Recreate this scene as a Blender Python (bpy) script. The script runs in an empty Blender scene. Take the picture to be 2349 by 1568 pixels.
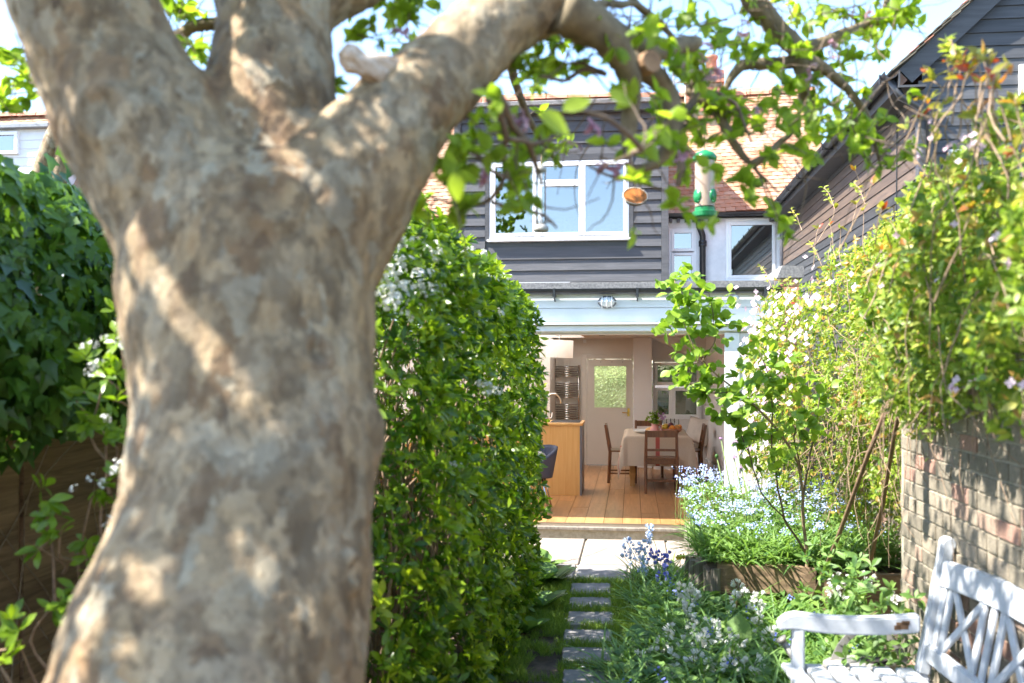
import bpy, bmesh, math, random
import numpy as np
from mathutils import Vector, Matrix, noise

random.seed(11)
rng = np.random.default_rng(11)
scene = bpy.context.scene
col = scene.collection

# ------------------------------------------------------------------ camera
F_PX, CX, HORIZON, EYE = 2284.0, 1174.5, 838.0, 1.81
YAW = math.atan((1450 - CX) / F_PX)
cam_data = bpy.data.cameras.new('camera')
cam = bpy.data.objects.new('camera', cam_data)
col.objects.link(cam)
cam.location = (0, 0, EYE)
cam.rotation_euler = (math.pi / 2, 0, YAW)
cam_data.lens = 35
cam_data.sensor_width = 36
cam_data.shift_y = (HORIZON - 784) / 2349
cam_data.clip_start = 0.05
cam_data.clip_end = 2000
cam_data.dof.use_dof = True
cam_data.dof.focus_distance = 11.5
cam_data.dof.aperture_fstop = 2.6
scene.camera = cam

# ------------------------------------------------------------------ sky, sun, exposure
SUN = Vector((-0.58, -0.235, 0.78)).normalized()          # towards the sun
world = bpy.data.worlds.new('World')
scene.world = world
world.use_nodes = True
wn = world.node_tree
bg = wn.nodes['Background']
sky = wn.nodes.new('ShaderNodeTexSky')
sky.sky_type = 'NISHITA'
sky.sun_disc = False
sky.sun_elevation = math.asin(SUN.z)
sky.sun_rotation = math.atan2(SUN.x, SUN.y)
sky.air_density = 1.0
sky.dust_density = 0.5
sky.ozone_density = 2.2
wn.links.new(sky.outputs[0], bg.inputs[0])
bg.inputs[1].default_value = 0.13
sun_data = bpy.data.lights.new('sun', 'SUN')
sun_data.energy = 4.1
sun_data.angle = math.radians(0.55)
sun_data.color = (1.0, 0.955, 0.89)
sun = bpy.data.objects.new('sun', sun_data)
col.objects.link(sun)
sun.rotation_euler = SUN.to_track_quat('Z', 'Y').to_euler()
scene.view_settings.view_transform = 'Standard'
scene.view_settings.look = 'None'
scene.view_settings.gamma = 1
scene.view_settings.use_curve_mapping = False
scene.view_settings.exposure = 2.2
scene.cycles.use_denoising = True
scene.cycles.max_bounces = 10
scene.cycles.diffuse_bounces = 6
scene.cycles.transparent_max_bounces = 12
scene.cycles.caustics_reflective = False
scene.cycles.caustics_refractive = False
scene.cycles.sample_clamp_indirect = 6

# ------------------------------------------------------------------ reading the place off the photograph
CY, SY = math.cos(YAW), math.sin(YAW)

def ray(px, py):
    u, v = (px - CX) / F_PX, (HORIZON - py) / F_PX
    return Vector((u * CY - SY, u * SY + CY, v))

def W(px, py, t):
    return Vector((0, 0, EYE)) + ray(px, py) * t

def WY(px, py, Y):
    d = ray(px, py)
    return Vector((0, 0, EYE)) + d * (Y / d.y)

def xy(px, Y):
    return WY(px, HORIZON, Y).x

def zy(px, py, Y):
    return WY(px, py, Y).z

def project(p):
    p = np.asarray(p, float)
    xc = p[:, 0] * CY + p[:, 1] * SY
    yc = -p[:, 0] * SY + p[:, 1] * CY
    yc = np.where(yc < 0.05, 0.05, yc)
    return CX + xc / yc * F_PX, HORIZON - (p[:, 2] - EYE) / yc * F_PX, yc

# ------------------------------------------------------------------ object helpers
ORG = {}

def tag(o, label=None, cat=None, group=None, kind=None):
    if label: o['label'] = label
    if cat: o['category'] = cat
    if group: o['group'] = group
    if kind: o['kind'] = kind
    return o

def thing(name, label, cat, loc=(0, 0, 0), group=None):
    o = bpy.data.objects.new(name, None)
    o.empty_display_size = 0.1
    col.objects.link(o)
    o.location = loc
    ORG[o.name] = Vector(loc)
    return tag(o, label, cat, group)

def origin_of(parent):
    while parent is not None and parent.name not in ORG:
        parent = parent.parent
    return ORG[parent.name] if parent is not None else Vector((0, 0, 0))

def link(name, me, parent=None, loc=None):
    o = bpy.data.objects.new(name, me)
    col.objects.link(o)
    if parent is not None:
        o.parent = parent
    if loc is not None:
        o.location = loc
    return o

def copy_tree(o, parent=None):
    c = o.copy()
    col.objects.link(c)
    if parent is not None:
        c.parent = parent
        c.matrix_parent_inverse = o.matrix_parent_inverse
    for ch in o.children:
        copy_tree(ch, c)
    return c

class MB:
    """collects boxes, tubes, lathes and prisms into one mesh (world coordinates)"""
    def __init__(s):
        s.v, s.f, s.m = [], [], []

    def add(s, verts, faces, m=0):
        n = len(s.v)
        s.v += [tuple(p) for p in verts]
        s.f += [tuple(i + n for i in f) for f in faces]
        s.m += [m] * len(faces)
        return s

    def box(s, a, b, m=0, M=None):
        (x0, y0, z0), (x1, y1, z1) = a, b
        vs = [Vector(p) for p in ((x0, y0, z0), (x1, y0, z0), (x1, y1, z0), (x0, y1, z0), (x0, y0, z1), (x1, y0, z1), (x1, y1, z1), (x0, y1, z1))]
        if M is not None:
            vs = [M @ p for p in vs]
        return s.add(vs, [(3, 2, 1, 0), (4, 5, 6, 7), (0, 1, 5, 4), (1, 2, 6, 5), (2, 3, 7, 6), (3, 0, 4, 7)], m)

    def beam(s, p, q, w, h, up=(0, 0, 1), m=0):
        p, q = Vector(p), Vector(q)
        d = (q - p)
        L = d.length
        d.normalize()
        x = d.cross(Vector(up))
        if x.length < 1e-4:
            x = Vector((1, 0, 0))
        x.normalize()
        z = x.cross(d)
        M = Matrix(((x.x, d.x, z.x, p.x), (x.y, d.y, z.y, p.y), (x.z, d.z, z.z, p.z), (0, 0, 0, 1)))
        return s.box((-w / 2, 0, -h / 2), (w / 2, L, h / 2), m, M)

    def tube(s, pts, rad, seg=8, cap=True, m=0, wob=0.0):
        pts = [Vector(p) for p in pts]
        n = len(pts)
        if not hasattr(rad, '__len__'):
            rad = [rad] * n
        T = []
        for i in range(n):
            d = pts[min(i + 1, n - 1)] - pts[max(i - 1, 0)]
            if d.length < 1e-9: d = Vector((0, 0, 1))
            T.append(d.normalized())
        a = Vector((1, 0, 0)) if abs(T[0].x) < 0.8 else Vector((0, 1, 0))
        nrm = (a - T[0] * a.dot(T[0])).normalized()
        vs, fs = [], []
        for i in range(n):
            nrm = (nrm - T[i] * nrm.dot(T[i]))
            nrm = nrm.normalized() if nrm.length > 1e-6 else T[i].orthogonal().normalized()
            b = T[i].cross(nrm)
            for k in range(seg):
                an = 2 * math.pi * k / seg
                r = rad[i] * (1 + (wob * noise.noise(pts[i] * 23 + Vector((k * 1.7, i * .9, 0))) if wob else 0))
                vs.append(pts[i] + (nrm * math.cos(an) + b * math.sin(an)) * r)
        for i in range(n - 1):
            for k in range(seg):
                k2 = (k + 1) % seg
                fs.append((i * seg + k, i * seg + k2, (i + 1) * seg + k2, (i + 1) * seg + k))
        if cap:
            fs.append(tuple(range(seg - 1, -1, -1)))
            fs.append(tuple((n - 1) * seg + k for k in range(seg)))
        return s.add(vs, fs, m)

    def lathe(s, prof, c, seg=20, m=0, M=None):
        """prof: (radius, z) from the bottom up; closed with caps where radius > 0"""
        c = Vector(c)
        vs, fs = [], []
        for r, z in prof:
            for k in range(seg):
                an = 2 * math.pi * k / seg
                p = Vector((r * math.cos(an), r * math.sin(an), z))
                vs.append((M @ p if M is not None else p) + c)
        for i in range(len(prof) - 1):
            for k in range(seg):
                k2 = (k + 1) % seg
                fs.append((i * seg + k, i * seg + k2, (i + 1) * seg + k2, (i + 1) * seg + k))
        if prof[0][0] > 1e-5: fs.append(tuple(range(seg - 1, -1, -1)))
        if prof[-1][0] > 1e-5: fs.append(tuple((len(prof) - 1) * seg + k for k in range(seg)))
        return s.add(vs, fs, m)

    def ball(s, c, r, seg=12, rings=8, sc=(1, 1, 1), m=0):
        prof = [(max(1e-6, r * math.sin(math.pi * i / rings)), -r * math.cos(math.pi * i / rings)) for i in range(rings + 1)]
        return s.lathe(prof, c, seg, m, Matrix.Diagonal(Vector((sc[0], sc[1], sc[2], 1))))

    def build(s, name, mat, parent=None, smooth=False, bevel=0.0, kind=None, label=None, weld=False, segs=1):
        o3 = origin_of(parent)
        me = bpy.data.meshes.new(name)
        me.from_pydata([(p[0] - o3.x, p[1] - o3.y, p[2] - o3.z) for p in s.v], [], s.f)
        for mt in (mat if isinstance(mat, (list, tuple)) else [mat]):
            me.materials.append(mt)
        if any(s.m):
            me.polygons.foreach_set('material_index', s.m)
        if bevel or weld:
            bm = bmesh.new()
            bm.from_mesh(me)
            if weld: bmesh.ops.remove_doubles(bm, verts=bm.verts, dist=1e-5)
            if bevel:
                bmesh.ops.bevel(bm, geom=[e for e in bm.edges if len(e.link_faces) == 2 and e.calc_face_angle(0) > 0.5], offset=bevel, segments=segs, affect='EDGES', clamp_overlap=True)
            bm.to_mesh(me)
            bm.free()
        if smooth:
            me.polygons.foreach_set('use_smooth', [True] * len(me.polygons))
        me.update()
        o = link(name, me, parent)
        return tag(o, label=label, kind=kind)

def np_mesh(name, V, faces, mat, tint=None, smooth=False, tint_per=1):
    """V (n,3); faces: list of int arrays (m,k) with k corners"""
    me = bpy.data.meshes.new(name)
    me.vertices.add(len(V))
    me.vertices.foreach_set('co', np.ascontiguousarray(V, np.float32).ravel())
    loops = np.concatenate([f.ravel() for f in faces]).astype(np.int32)
    tot = np.concatenate([np.full(len(f), f.shape[1], np.int32) for f in faces])
    me.loops.add(len(loops))
    me.loops.foreach_set('vertex_index', loops)
    me.polygons.add(len(tot))
    me.polygons.foreach_set('loop_start', np.concatenate([[0], np.cumsum(tot)[:-1]]).astype(np.int32))
    me.polygons.foreach_set('loop_total', tot)
    me.polygons.foreach_set('use_smooth', np.full(len(tot), bool(smooth)))
    if tint is not None:
        at = me.attributes.new('tint', 'FLOAT', 'POINT')
        at.data.foreach_set('value', np.repeat(tint, tint_per).astype(np.float32))
    me.materials.append(mat)
    me.update(calc_edges=True)
    return me
# ------------------------------------------------------------------ materials
def new_mat(name):
    m = bpy.data.materials.new(name)
    m.use_nodes = True
    nt = m.node_tree
    return m, nt, nt.nodes['Principled BSDF'], nt.nodes['Material Output']

def nd(nt, kind, **kw):
    n = nt.nodes.new(kind)
    for k, v in kw.items():
        if k == 'ins':
            for a, b in v.items(): n.inputs[a].default_value = b
        else: setattr(n, k, v)
    return n

def coords(nt, scale=(1, 1, 1), gen=False):
    tc = nd(nt, 'ShaderNodeTexCoord')
    if gen == 'world':
        g = nd(nt, 'ShaderNodeNewGeometry'); src = g.outputs['Position']
    else:
        src = tc.outputs['Object']
    mp = nd(nt, 'ShaderNodeMapping', ins={'Scale': scale})
    nt.links.new(src, mp.inputs[0])
    return mp.outputs[0]

def ramp(nt, fac, stops):
    r = nd(nt, 'ShaderNodeValToRGB')
    e = r.color_ramp.elements
    while len(e) < len(stops): e.new(0.5)
    for i, (p, c) in enumerate(stops):
        e[i].position = p
        e[i].color = (*c, 1) if len(c) == 3 else c
    nt.links.new(fac, r.inputs[0])
    return r.outputs[0]

def mixc(nt, fac, a, b, mode='MIX'):
    n = nd(nt, 'ShaderNodeMix', data_type='RGBA', blend_type=mode)
    for sock, val in ((n.inputs[0], fac), (n.inputs[6], a), (n.inputs[7], b)):
        if hasattr(val, 'is_linked'): nt.links.new(val, sock)
        elif isinstance(val, (int, float)): sock.default_value = val
        else: sock.default_value = (*val, 1)
    return n.outputs[2]

def noise_fac(nt, vec, scale, detail=4, rough=0.6, dist=0.0):
    n = nd(nt, 'ShaderNodeTexNoise', ins={'Scale': scale, 'Detail': detail, 'Roughness': rough, 'Distortion': dist})
    nt.links.new(vec, n.inputs['Vector'])
    return n.outputs['Fac']

def bump(nt, bsdf, fac, strength=0.3, dist=0.01):
    b = nd(nt, 'ShaderNodeBump', ins={'Strength': strength, 'Distance': dist})
    nt.links.new(fac, b.inputs['Height'])
    nt.links.new(b.outputs[0], bsdf.inputs['Normal'])

def plain(name, c, rough=0.5, metal=0.0, var=0.12, scale=18, bmp=0.0, stretch=(1, 1, 1), c2=None, spec=0.5, rand=0.0):
    """a colour with soft uneven wear; rand: each object slightly lighter or darker"""
    m, nt, b, _ = new_mat(name)
    v = coords(nt, stretch)
    f = noise_fac(nt, v, scale, 6, 0.65)
    c2 = c2 or tuple(x * (1 - var * 2) for x in c)
    colr = ramp(nt, f, [(0.3, c2), (0.62, c)])
    if rand:
        oi = nd(nt, 'ShaderNodeObjectInfo')
        mr = nd(nt, 'ShaderNodeMapRange', ins={3: 1 - rand, 4: 1 + rand})
        nt.links.new(oi.outputs['Random'], mr.inputs[0])
        colr = mixc(nt, 1.0, colr, mr.outputs[0], 'MULTIPLY')
    nt.links.new(colr, b.inputs['Base Color'])
    b.inputs['Roughness'].default_value = rough
    b.inputs['Metallic'].default_value = metal
    b.inputs['Specular IOR Level'].default_value = spec
    if bmp: bump(nt, b, f, bmp, 0.004)
    return m

def wood(name, c, c2, rough=0.5, scale=1.0, axis=0, bmp=0.25, rand=0.18, contrast=(0.35, 0.65)):
    m, nt, b, _ = new_mat(name)
    st = [14.0 * scale] * 3
    st[axis] = 0.9 * scale
    oi = nd(nt, 'ShaderNodeObjectInfo')
    tc = nd(nt, 'ShaderNodeTexCoord')
    ad = nd(nt, 'ShaderNodeVectorMath', operation='ADD')
    sc = nd(nt, 'ShaderNodeVectorMath', operation='SCALE', ins={'Scale': 37.0})
    nt.links.new(oi.outputs['Random'], sc.inputs[0])
    nt.links.new(tc.outputs['Object'], ad.inputs[0])
    nt.links.new(sc.outputs[0], ad.inputs[1])
    mp = nd(nt, 'ShaderNodeMapping', ins={'Scale': st})
    nt.links.new(ad.outputs[0], mp.inputs[0])
    f = noise_fac(nt, mp.outputs[0], 2.2, 8, 0.65, 0.7)
    colr = ramp(nt, f, [(contrast[0], c2), (contrast[1], c)])
    mr = nd(nt, 'ShaderNodeMapRange', ins={3: 1 - rand, 4: 1 + rand})
    nt.links.new(oi.outputs['Random'], mr.inputs[0])
    colr = mixc(nt, 1.0, colr, mr.outputs[0], 'MULTIPLY')
    nt.links.new(colr, b.inputs['Base Color'])
    b.inputs['Roughness'].default_value = rough
    bump(nt, b, f, bmp, 0.003)
    return m

def leafy(name, dark, light, trans=0.45, rough=0.38, extra=None, spec=0.5, glow=(1.35, 1.35, 0.75)):
    """thin leaf: tint attribute 0..1 runs dark -> light (-> extra colours), light shows through"""
    m, nt, b, out = new_mat(name)
    at = nd(nt, 'ShaderNodeAttribute', attribute_name='tint')
    stops = [(0.0, dark), (0.7 if extra else 1.0, light)] + (extra or [])
    c = ramp(nt, at.outputs['Fac'], stops)
    v = coords(nt, (1, 1, 1), 'world')
    c = mixc(nt, 0.0 if spec < .2 else 0.35, c, ramp(nt, noise_fac(nt, v, 55, 3), [(0.3, (0.45, 0.45, 0.45)), (0.7, (1.0, 1.0, 1.0))]), 'MULTIPLY')
    nt.links.new(c, b.inputs['Base Color'])
    b.inputs['Roughness'].default_value = rough
    b.inputs['Specular IOR Level'].default_value = spec
    tr = nd(nt, 'ShaderNodeBsdfTranslucent')
    c2 = mixc(nt, 1.0, c, glow, 'MULTIPLY')
    nt.links.new(c2, tr.inputs[0])
    ms = nd(nt, 'ShaderNodeMixShader', ins={0: trans})
    nt.links.new(b.outputs[0], ms.inputs[1])
    nt.links.new(tr.outputs[0], ms.inputs[2])
    nt.links.new(ms.outputs[0], out.inputs[0])
    return m

def tinted(name, stops, rough=0.8, bmp=0.5, scale=60, spots=None):
    """hard pieces (bricks, tiles): tint attribute picks the colour, noise gives grain and stains"""
    m, nt, b, _ = new_mat(name)
    at = nd(nt, 'ShaderNodeAttribute', attribute_name='tint')
    c = ramp(nt, at.outputs['Fac'], stops)
    v = coords(nt, (1, 1, 1), 'world')
    g = noise_fac(nt, v, scale, 6, 0.7)
    c = mixc(nt, 0.55, c, ramp(nt, g, [(0.3, (0.35, 0.35, 0.35)), (0.65, (1.1, 1.1, 1.1))]), 'MULTIPLY')
    if spots:
        s = noise_fac(nt, v, spots[1], 5, 0.7)
        k = ramp(nt, s, [(spots[2], (0, 0, 0)), (spots[2] + 0.07, (1, 1, 1))])
        c = mixc(nt, k, c, spots[0])
    nt.links.new(c, b.inputs['Base Color'])
    b.inputs['Roughness'].default_value = rough
    bump(nt, b, g, bmp, 0.006)
    return m

def glassy(name, tint, gloss=0.4, rough=0.01):
    """window glass by day: mirrors the sky over a dark room"""
    m, nt, b, out = new_mat(name)
    nt.nodes.remove(b)
    fr = nd(nt, 'ShaderNodeMath', operation='ADD', ins={1: gloss})
    lw = nd(nt, 'ShaderNodeFresnel', ins={'IOR': 1.5})
    nt.links.new(lw.outputs[0], fr.inputs[0])
    tr = nd(nt, 'ShaderNodeBsdfTransparent')
    tr.inputs[0].default_value = (*tint, 1)
    gl = nd(nt, 'ShaderNodeBsdfGlossy', ins={'Roughness': rough})
    ms = nd(nt, 'ShaderNodeMixShader')
    nt.links.new(fr.outputs[0], ms.inputs[0])
    nt.links.new(tr.outputs[0], ms.inputs[1])
    nt.links.new(gl.outputs[0], ms.inputs[2])
    nt.links.new(ms.outputs[0], out.inputs[0])
    return m

def bark_mat():
    """smooth old apple bark: tan, grey and rusty plates with soft edges, a little lichen"""
    m, nt, b, _ = new_mat('apple_bark')
    v = coords(nt, (1, 1, .62))
    n2 = nd(nt, 'ShaderNodeTexNoise', ins={'Scale': 9.0, 'Detail': 5.0, 'Roughness': .7})
    nt.links.new(v, n2.inputs['Vector'])
    def warped(scale, amount, size, smooth=0.35):
        sc = nd(nt, 'ShaderNodeVectorMath', operation='SCALE', ins={'Scale': amount})
        nt.links.new(n2.outputs['Color'], sc.inputs[0])
        wv = nd(nt, 'ShaderNodeVectorMath', operation='ADD')
        nt.links.new(v, wv.inputs[0]); nt.links.new(sc.outputs[0], wv.inputs[1])
        vo = nd(nt, 'ShaderNodeTexVoronoi', feature='SMOOTH_F1', ins={'Scale': size, 'Smoothness': smooth, 'Randomness': 1.0})
        nt.links.new(wv.outputs[0], vo.inputs['Vector'])
        sep = nd(nt, 'ShaderNodeSeparateColor'); nt.links.new(vo.outputs['Color'], sep.inputs[0])
        return vo, sep
    big = noise_fac(nt, v, 3.2, 5, 0.7, 0.8)
    c = ramp(nt, big, [(0.34, (0.17, 0.10, 0.045)), (0.45, (0.235, 0.165, 0.085)), (0.56, (0.275, 0.21, 0.125)), (0.68, (0.29, 0.25, 0.175))])
    vo1, s1 = warped(1, .2, 21.0)
    c = mixc(nt, 1.0, c, ramp(nt, s1.outputs[0], [(0.15, (0.66, 0.63, 0.58)), (0.5, (0.95, 0.95, 0.95)), (0.85, (1.18, 1.17, 1.14))]), 'MULTIPLY')
    c = mixc(nt, ramp(nt, s1.outputs[1], [(0.72, (0, 0, 0)), (0.9, (0.5, 0.5, 0.5))]), c, (0.18, 0.10, 0.042))
    c = mixc(nt, ramp(nt, s1.outputs[2], [(0.66, (0, 0, 0)), (0.88, (0.6, 0.6, 0.6))]), c, (0.31, 0.275, 0.19))
    vo2, s2 = warped(1, .11, 52.0)
    c = mixc(nt, .8, c, ramp(nt, s2.outputs[0], [(0.1, (0.6, 0.57, 0.53)), (0.6, (1.0, 1.0, 1.0)), (0.9, (1.25, 1.22, 1.18))]), 'MULTIPLY')
    cr = noise_fac(nt, v, 24, 6, 0.75, 0.6)
    c = mixc(nt, ramp(nt, cr, [(0.30, (0.85, 0.85, 0.85)), (0.40, (0, 0, 0))]), c, (0.07, 0.045, 0.025))
    nt.links.new(c, b.inputs['Base Color'])
    b.inputs['Roughness'].default_value = 0.8
    fine = noise_fac(nt, v, 60, 6, 0.7)
    ad = nd(nt, 'ShaderNodeMath', operation='MULTIPLY_ADD', ins={1: 1.2})
    nt.links.new(s1.outputs[0], ad.inputs[0]); nt.links.new(fine, ad.inputs[2])
    bump(nt, b, ad.outputs[0], 0.4, 0.008)
    return m

M = {}
M['bark'] = bark_mat()
M['branch'] = plain('branch_bark', (0.20, 0.155, 0.085), 0.85, c2=(0.095, 0.068, 0.038), scale=22, bmp=0.5)
M['twig'] = plain('twig_bark', (0.19, 0.135, 0.085), 0.85, c2=(0.09, 0.062, 0.045), scale=40, bmp=0.4)
M['dry_stem'] = plain('dry_stem', (0.36, 0.25, 0.16), 0.85, c2=(0.17, 0.11, 0.07), scale=30, bmp=0.4)
M['green_stem'] = plain('green_stem', (0.16, 0.24, 0.06), 0.6, scale=30)
M['cut_face'] = plain('cut_face', (0.33, 0.20, 0.105), 0.85, c2=(0.19, 0.11, 0.06), scale=40)
M['cut_wood'] = plain('cut_wood', (0.55, 0.46, 0.36), 0.8, c2=(0.3, 0.19, 0.1), scale=30)
M['apple_leaf'] = leafy('apple_leaf', (0.17, 0.29, 0.022), (0.44, 0.57, 0.055), 0.6, 0.45)
M['choisya_leaf'] = leafy('mexican_orange_leaf', (0.06, 0.145, 0.010), (0.28, 0.42, 0.02), 0.45, 0.32, extra=[(0.97, (0.42, 0.52, 0.035))])
M['ivy_leaf'] = leafy('ivy_leaf', (0.035, 0.10, 0.018), (0.16, 0.30, 0.032), 0.38, 0.34)
M['vine_leaf'] = leafy('climber_leaf', (0.10, 0.20, 0.025), (0.37, 0.48, 0.065), 0.48, 0.42, extra=[(0.88, (0.52, 0.54, 0.12)), (1.0, (0.54, 0.33, 0.10))])
M['red_leaf'] = leafy('young_climber_leaf', (0.2, 0.26, 0.035), (0.42, 0.34, 0.05), 0.45, 0.42, extra=[(0.85, (0.5, 0.22, 0.035)), (1.0, (0.42, 0.07, 0.03))])
M['round_leaf'] = leafy('round_leaf', (0.14, 0.27, 0.028), (0.38, 0.54, 0.06), 0.45, 0.45)
M['blade'] = leafy('strap_leaf', (0.08, 0.19, 0.05), (0.28, 0.44, 0.11), 0.4, 0.4)
M['herb_leaf'] = leafy('herb_leaf', (0.06, 0.16, 0.03), (0.25, 0.39, 0.085), 0.35, 0.55)
M['grass'] = leafy('grass_blade', (0.11, 0.20, 0.025), (0.31, 0.44, 0.06), 0.4, 0.55)
M['white_petal'] = leafy('white_petal', (0.70, 0.70, 0.62), (0.86, 0.86, 0.82), 0.3, 0.6, glow=(1, 1, .95))
M['pink_petal'] = leafy('pink_petal', (0.62, 0.36, 0.46), (0.80, 0.62, 0.69), 0.35, 0.6, glow=(1.05, .95, .98))
M['blue_petal'] = leafy('blue_petal', (0.24, 0.33, 0.72), (0.62, 0.72, 0.88), 0.25, 0.6, glow=(.9, .95, 1.1))
M['deep_blue_petal'] = leafy('deep_blue_petal', (0.10, 0.14, 0.55), (0.30, 0.34, 0.75), 0.25, 0.6, glow=(.9, .9, 1.1))
M['mauve_petal'] = leafy('mauve_petal', (0.36, 0.15, 0.42), (0.68, 0.42, 0.66), 0.3, 0.6, glow=(1.1, .8, 1.1))
M['yellow_petal'] = plain('yellow_petal', (0.8, 0.6, 0.04), 0.6)
M['soil'] = plain('soil', (0.105, 0.075, 0.05), 0.95, c2=(0.035, 0.024, 0.017), scale=14, bmp=1.0)
M['paving'] = plain('paving_stone', (0.25, 0.235, 0.225), 0.85, c2=(0.15, 0.14, 0.135), scale=7, bmp=0.5, rand=0.10)
M['patio'] = plain('patio_slab', (0.31, 0.262, 0.22), 0.85, c2=(0.24, 0.20, 0.168), scale=7, bmp=0.4, rand=0.06)
M['white_paint'] = plain('white_paint', (0.76, 0.77, 0.77), 0.45, var=0.03, scale=9, bmp=0.1)
M['render'] = plain('white_render', (0.74, 0.75, 0.76), 0.8, c2=(0.62, 0.63, 0.64), scale=5, bmp=0.35)
M['upvc'] = plain('white_plastic', (0.82, 0.83, 0.84), 0.3, var=0.01)
M['black_board'] = wood('black_weatherboard', (0.080, 0.080, 0.083), (0.048, 0.048, 0.050), 0.55, 0.8, 0, 0.3, 0.22)
M['side_board'] = wood('faded_weatherboard', (0.070, 0.070, 0.072), (0.034, 0.034, 0.035), 0.5, 1.0, 1, 0.35, 0.25)
M['brown_board'] = wood('brown_weatherboard', (0.135, 0.092, 0.066), (0.075, 0.055, 0.045), 0.5, 1.0, 1, 0.35, 0.15)
M['black_plastic'] = plain('black_plastic', (0.028, 0.029, 0.032), 0.35, var=0.2)
M['grey_plastic'] = plain('grey_plastic', (0.17, 0.17, 0.19), 0.4, var=0.1)
M['felt'] = plain('roof_felt', (0.235, 0.225, 0.215), 0.95, c2=(0.10, 0.10, 0.10), scale=45, bmp=0.9)
M['lead'] = plain('lead_flashing', (0.30, 0.315, 0.33), 0.55, c2=(0.2, 0.21, 0.22), scale=8, metal=0.2)
TILE_STOPS = [(0.0, (0.30, 0.135, 0.085)), (0.3, (0.40, 0.19, 0.105)), (0.6, (0.47, 0.255, 0.155)), (0.85, (0.50, 0.355, 0.245)), (1.0, (0.45, 0.39, 0.31))]
M['tile'] = tinted('clay_tile', TILE_STOPS, 0.85, 0.6, 45, ((0.50, 0.24, 0.05), 1.9, 0.60))
M['brick'] = tinted('old_brick', [(0.0, (0.19, 0.165, 0.12)), (0.45, (0.30, 0.255, 0.185)), (0.66, (0.38, 0.31, 0.225)), (0.84, (0.36, 0.215, 0.155)), (1.0, (0.41, 0.24, 0.175))], 0.9, 0.8, 70)
M['mortar'] = plain('lime_mortar', (0.42, 0.37, 0.28), 0.95, c2=(0.27, 0.24, 0.17), scale=25, bmp=0.8)
M['fence'] = wood('fence_board', (0.37, 0.22, 0.12), (0.19, 0.11, 0.057), 0.8, 1.0, 1, 0.5, 0.22)
M['sleeper'] = wood('oak_sleeper', (0.27, 0.18, 0.105), (0.11, 0.07, 0.04), 0.85, 1.0, 0, 0.7, 0.2)
M['post_wood'] = wood('grey_post', (0.27, 0.235, 0.19), (0.13, 0.11, 0.09), 0.9, 1.0, 2, 0.6, 0.15)
M['stake'] = wood('stake_wood', (0.30, 0.185, 0.11), (0.15, 0.09, 0.055), 0.75, 1.0, 2, 0.4, 0.1)
M['bench'] = plain('bench_paint', (0.55, 0.57, 0.60), 0.55, c2=(0.42, 0.44, 0.455), scale=12, bmp=0.15)
M['zinc'] = plain('galvanised_steel', (0.42, 0.40, 0.37), 0.6, 0.45, c2=(0.27, 0.255, 0.235), scale=10, bmp=0.1)
M['dark'] = plain('dark_inside', (0.02, 0.02, 0.02), 0.9)
M['dark_hole'] = plain('dark_can_mouth', (0.035, 0.028, 0.026), 0.9)
M['wall_paint'] = plain('beige_wall_paint', (0.66, 0.605, 0.54), 0.75, var=0.02, scale=3)
M['pale_wall'] = plain('pale_wall_paint', (0.68, 0.66, 0.65), 0.75, var=0.02, scale=3)
M['ceiling'] = plain('ceiling_paint', (0.60, 0.54, 0.48), 0.8, var=0.02, scale=3)
M['door_paint'] = plain('taupe_door_paint', (0.60, 0.545, 0.475), 0.5, var=0.02, scale=4)
M['plank'] = wood('oak_plank', (0.50, 0.255, 0.10), (0.35, 0.165, 0.06), 0.32, 0.7, 1, 0.08, 0.14)
M['counter_wood'] = wood('oak_veneer', (0.74, 0.42, 0.14), (0.66, 0.34, 0.10), 0.42, 0.8, 2, 0.05, 0.02)
M['dark_wood'] = wood('chair_wood', (0.20, 0.085, 0.035), (0.10, 0.04, 0.018), 0.35, 1.2, 2, 0.08, 0.1)
M['pale_wood'] = wood('table_leg_wood', (0.62, 0.38, 0.14), (0.5, 0.28, 0.09), 0.5, 1.2, 2, 0.08, 0.05)
M['chrome'] = plain('chrome', (0.62, 0.60, 0.57), 0.16, 1.0, var=0.02)
M['brushed'] = plain('brushed_steel', (0.62, 0.55, 0.47), 0.3, 1.0, var=0.02)
M['brass'] = plain('brass', (0.70, 0.50, 0.14), 0.25, 1.0, var=0.05)
M['shade'] = leafy('lamp_shade_cloth', (0.86, 0.84, 0.80), (0.88, 0.86, 0.82), 0.45, 0.8, spec=0.1, glow=(1.05, 1.02, .98))
M['cloth'] = plain('linen_cloth', (0.52, 0.42, 0.32), 0.9, c2=(0.45, 0.36, 0.27), scale=160, bmp=0.15)
M['cloth_red'] = plain('red_stripe', (0.42, 0.095, 0.075), 0.9, scale=90)
M['grey_fabric'] = plain('blue_grey_fabric', (0.075, 0.08, 0.115), 0.85, scale=120, bmp=0.2)
M['cream_fabric'] = plain('cream_cushion', (0.64, 0.58, 0.52), 0.9, c2=(0.55, 0.49, 0.43), scale=14, bmp=0.15)
M['pink_china'] = plain('pink_china', (0.62, 0.27, 0.24), 0.3, var=0.04)
M['white_china'] = plain('white_china', (0.80, 0.79, 0.77), 0.25, var=0.01)
M['terracotta'] = plain('terracotta', (0.52, 0.24, 0.15), 0.8, c2=(0.40, 0.17, 0.11), scale=9, bmp=0.4)
M['aerial'] = plain('aerial_metal', (0.62, 0.62, 0.60), 0.4, 0.6)
M['pane'] = glassy('window_glass', (0.45, 0.52, 0.58), 0.26)
M['inner_pane'] = glassy('inner_window_glass', (0.30, 0.33, 0.27), 0.10)
M['feeder_green'] = plain('green_feeder_plastic', (0.012, 0.20, 0.065), 0.3, var=0.05)
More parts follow.
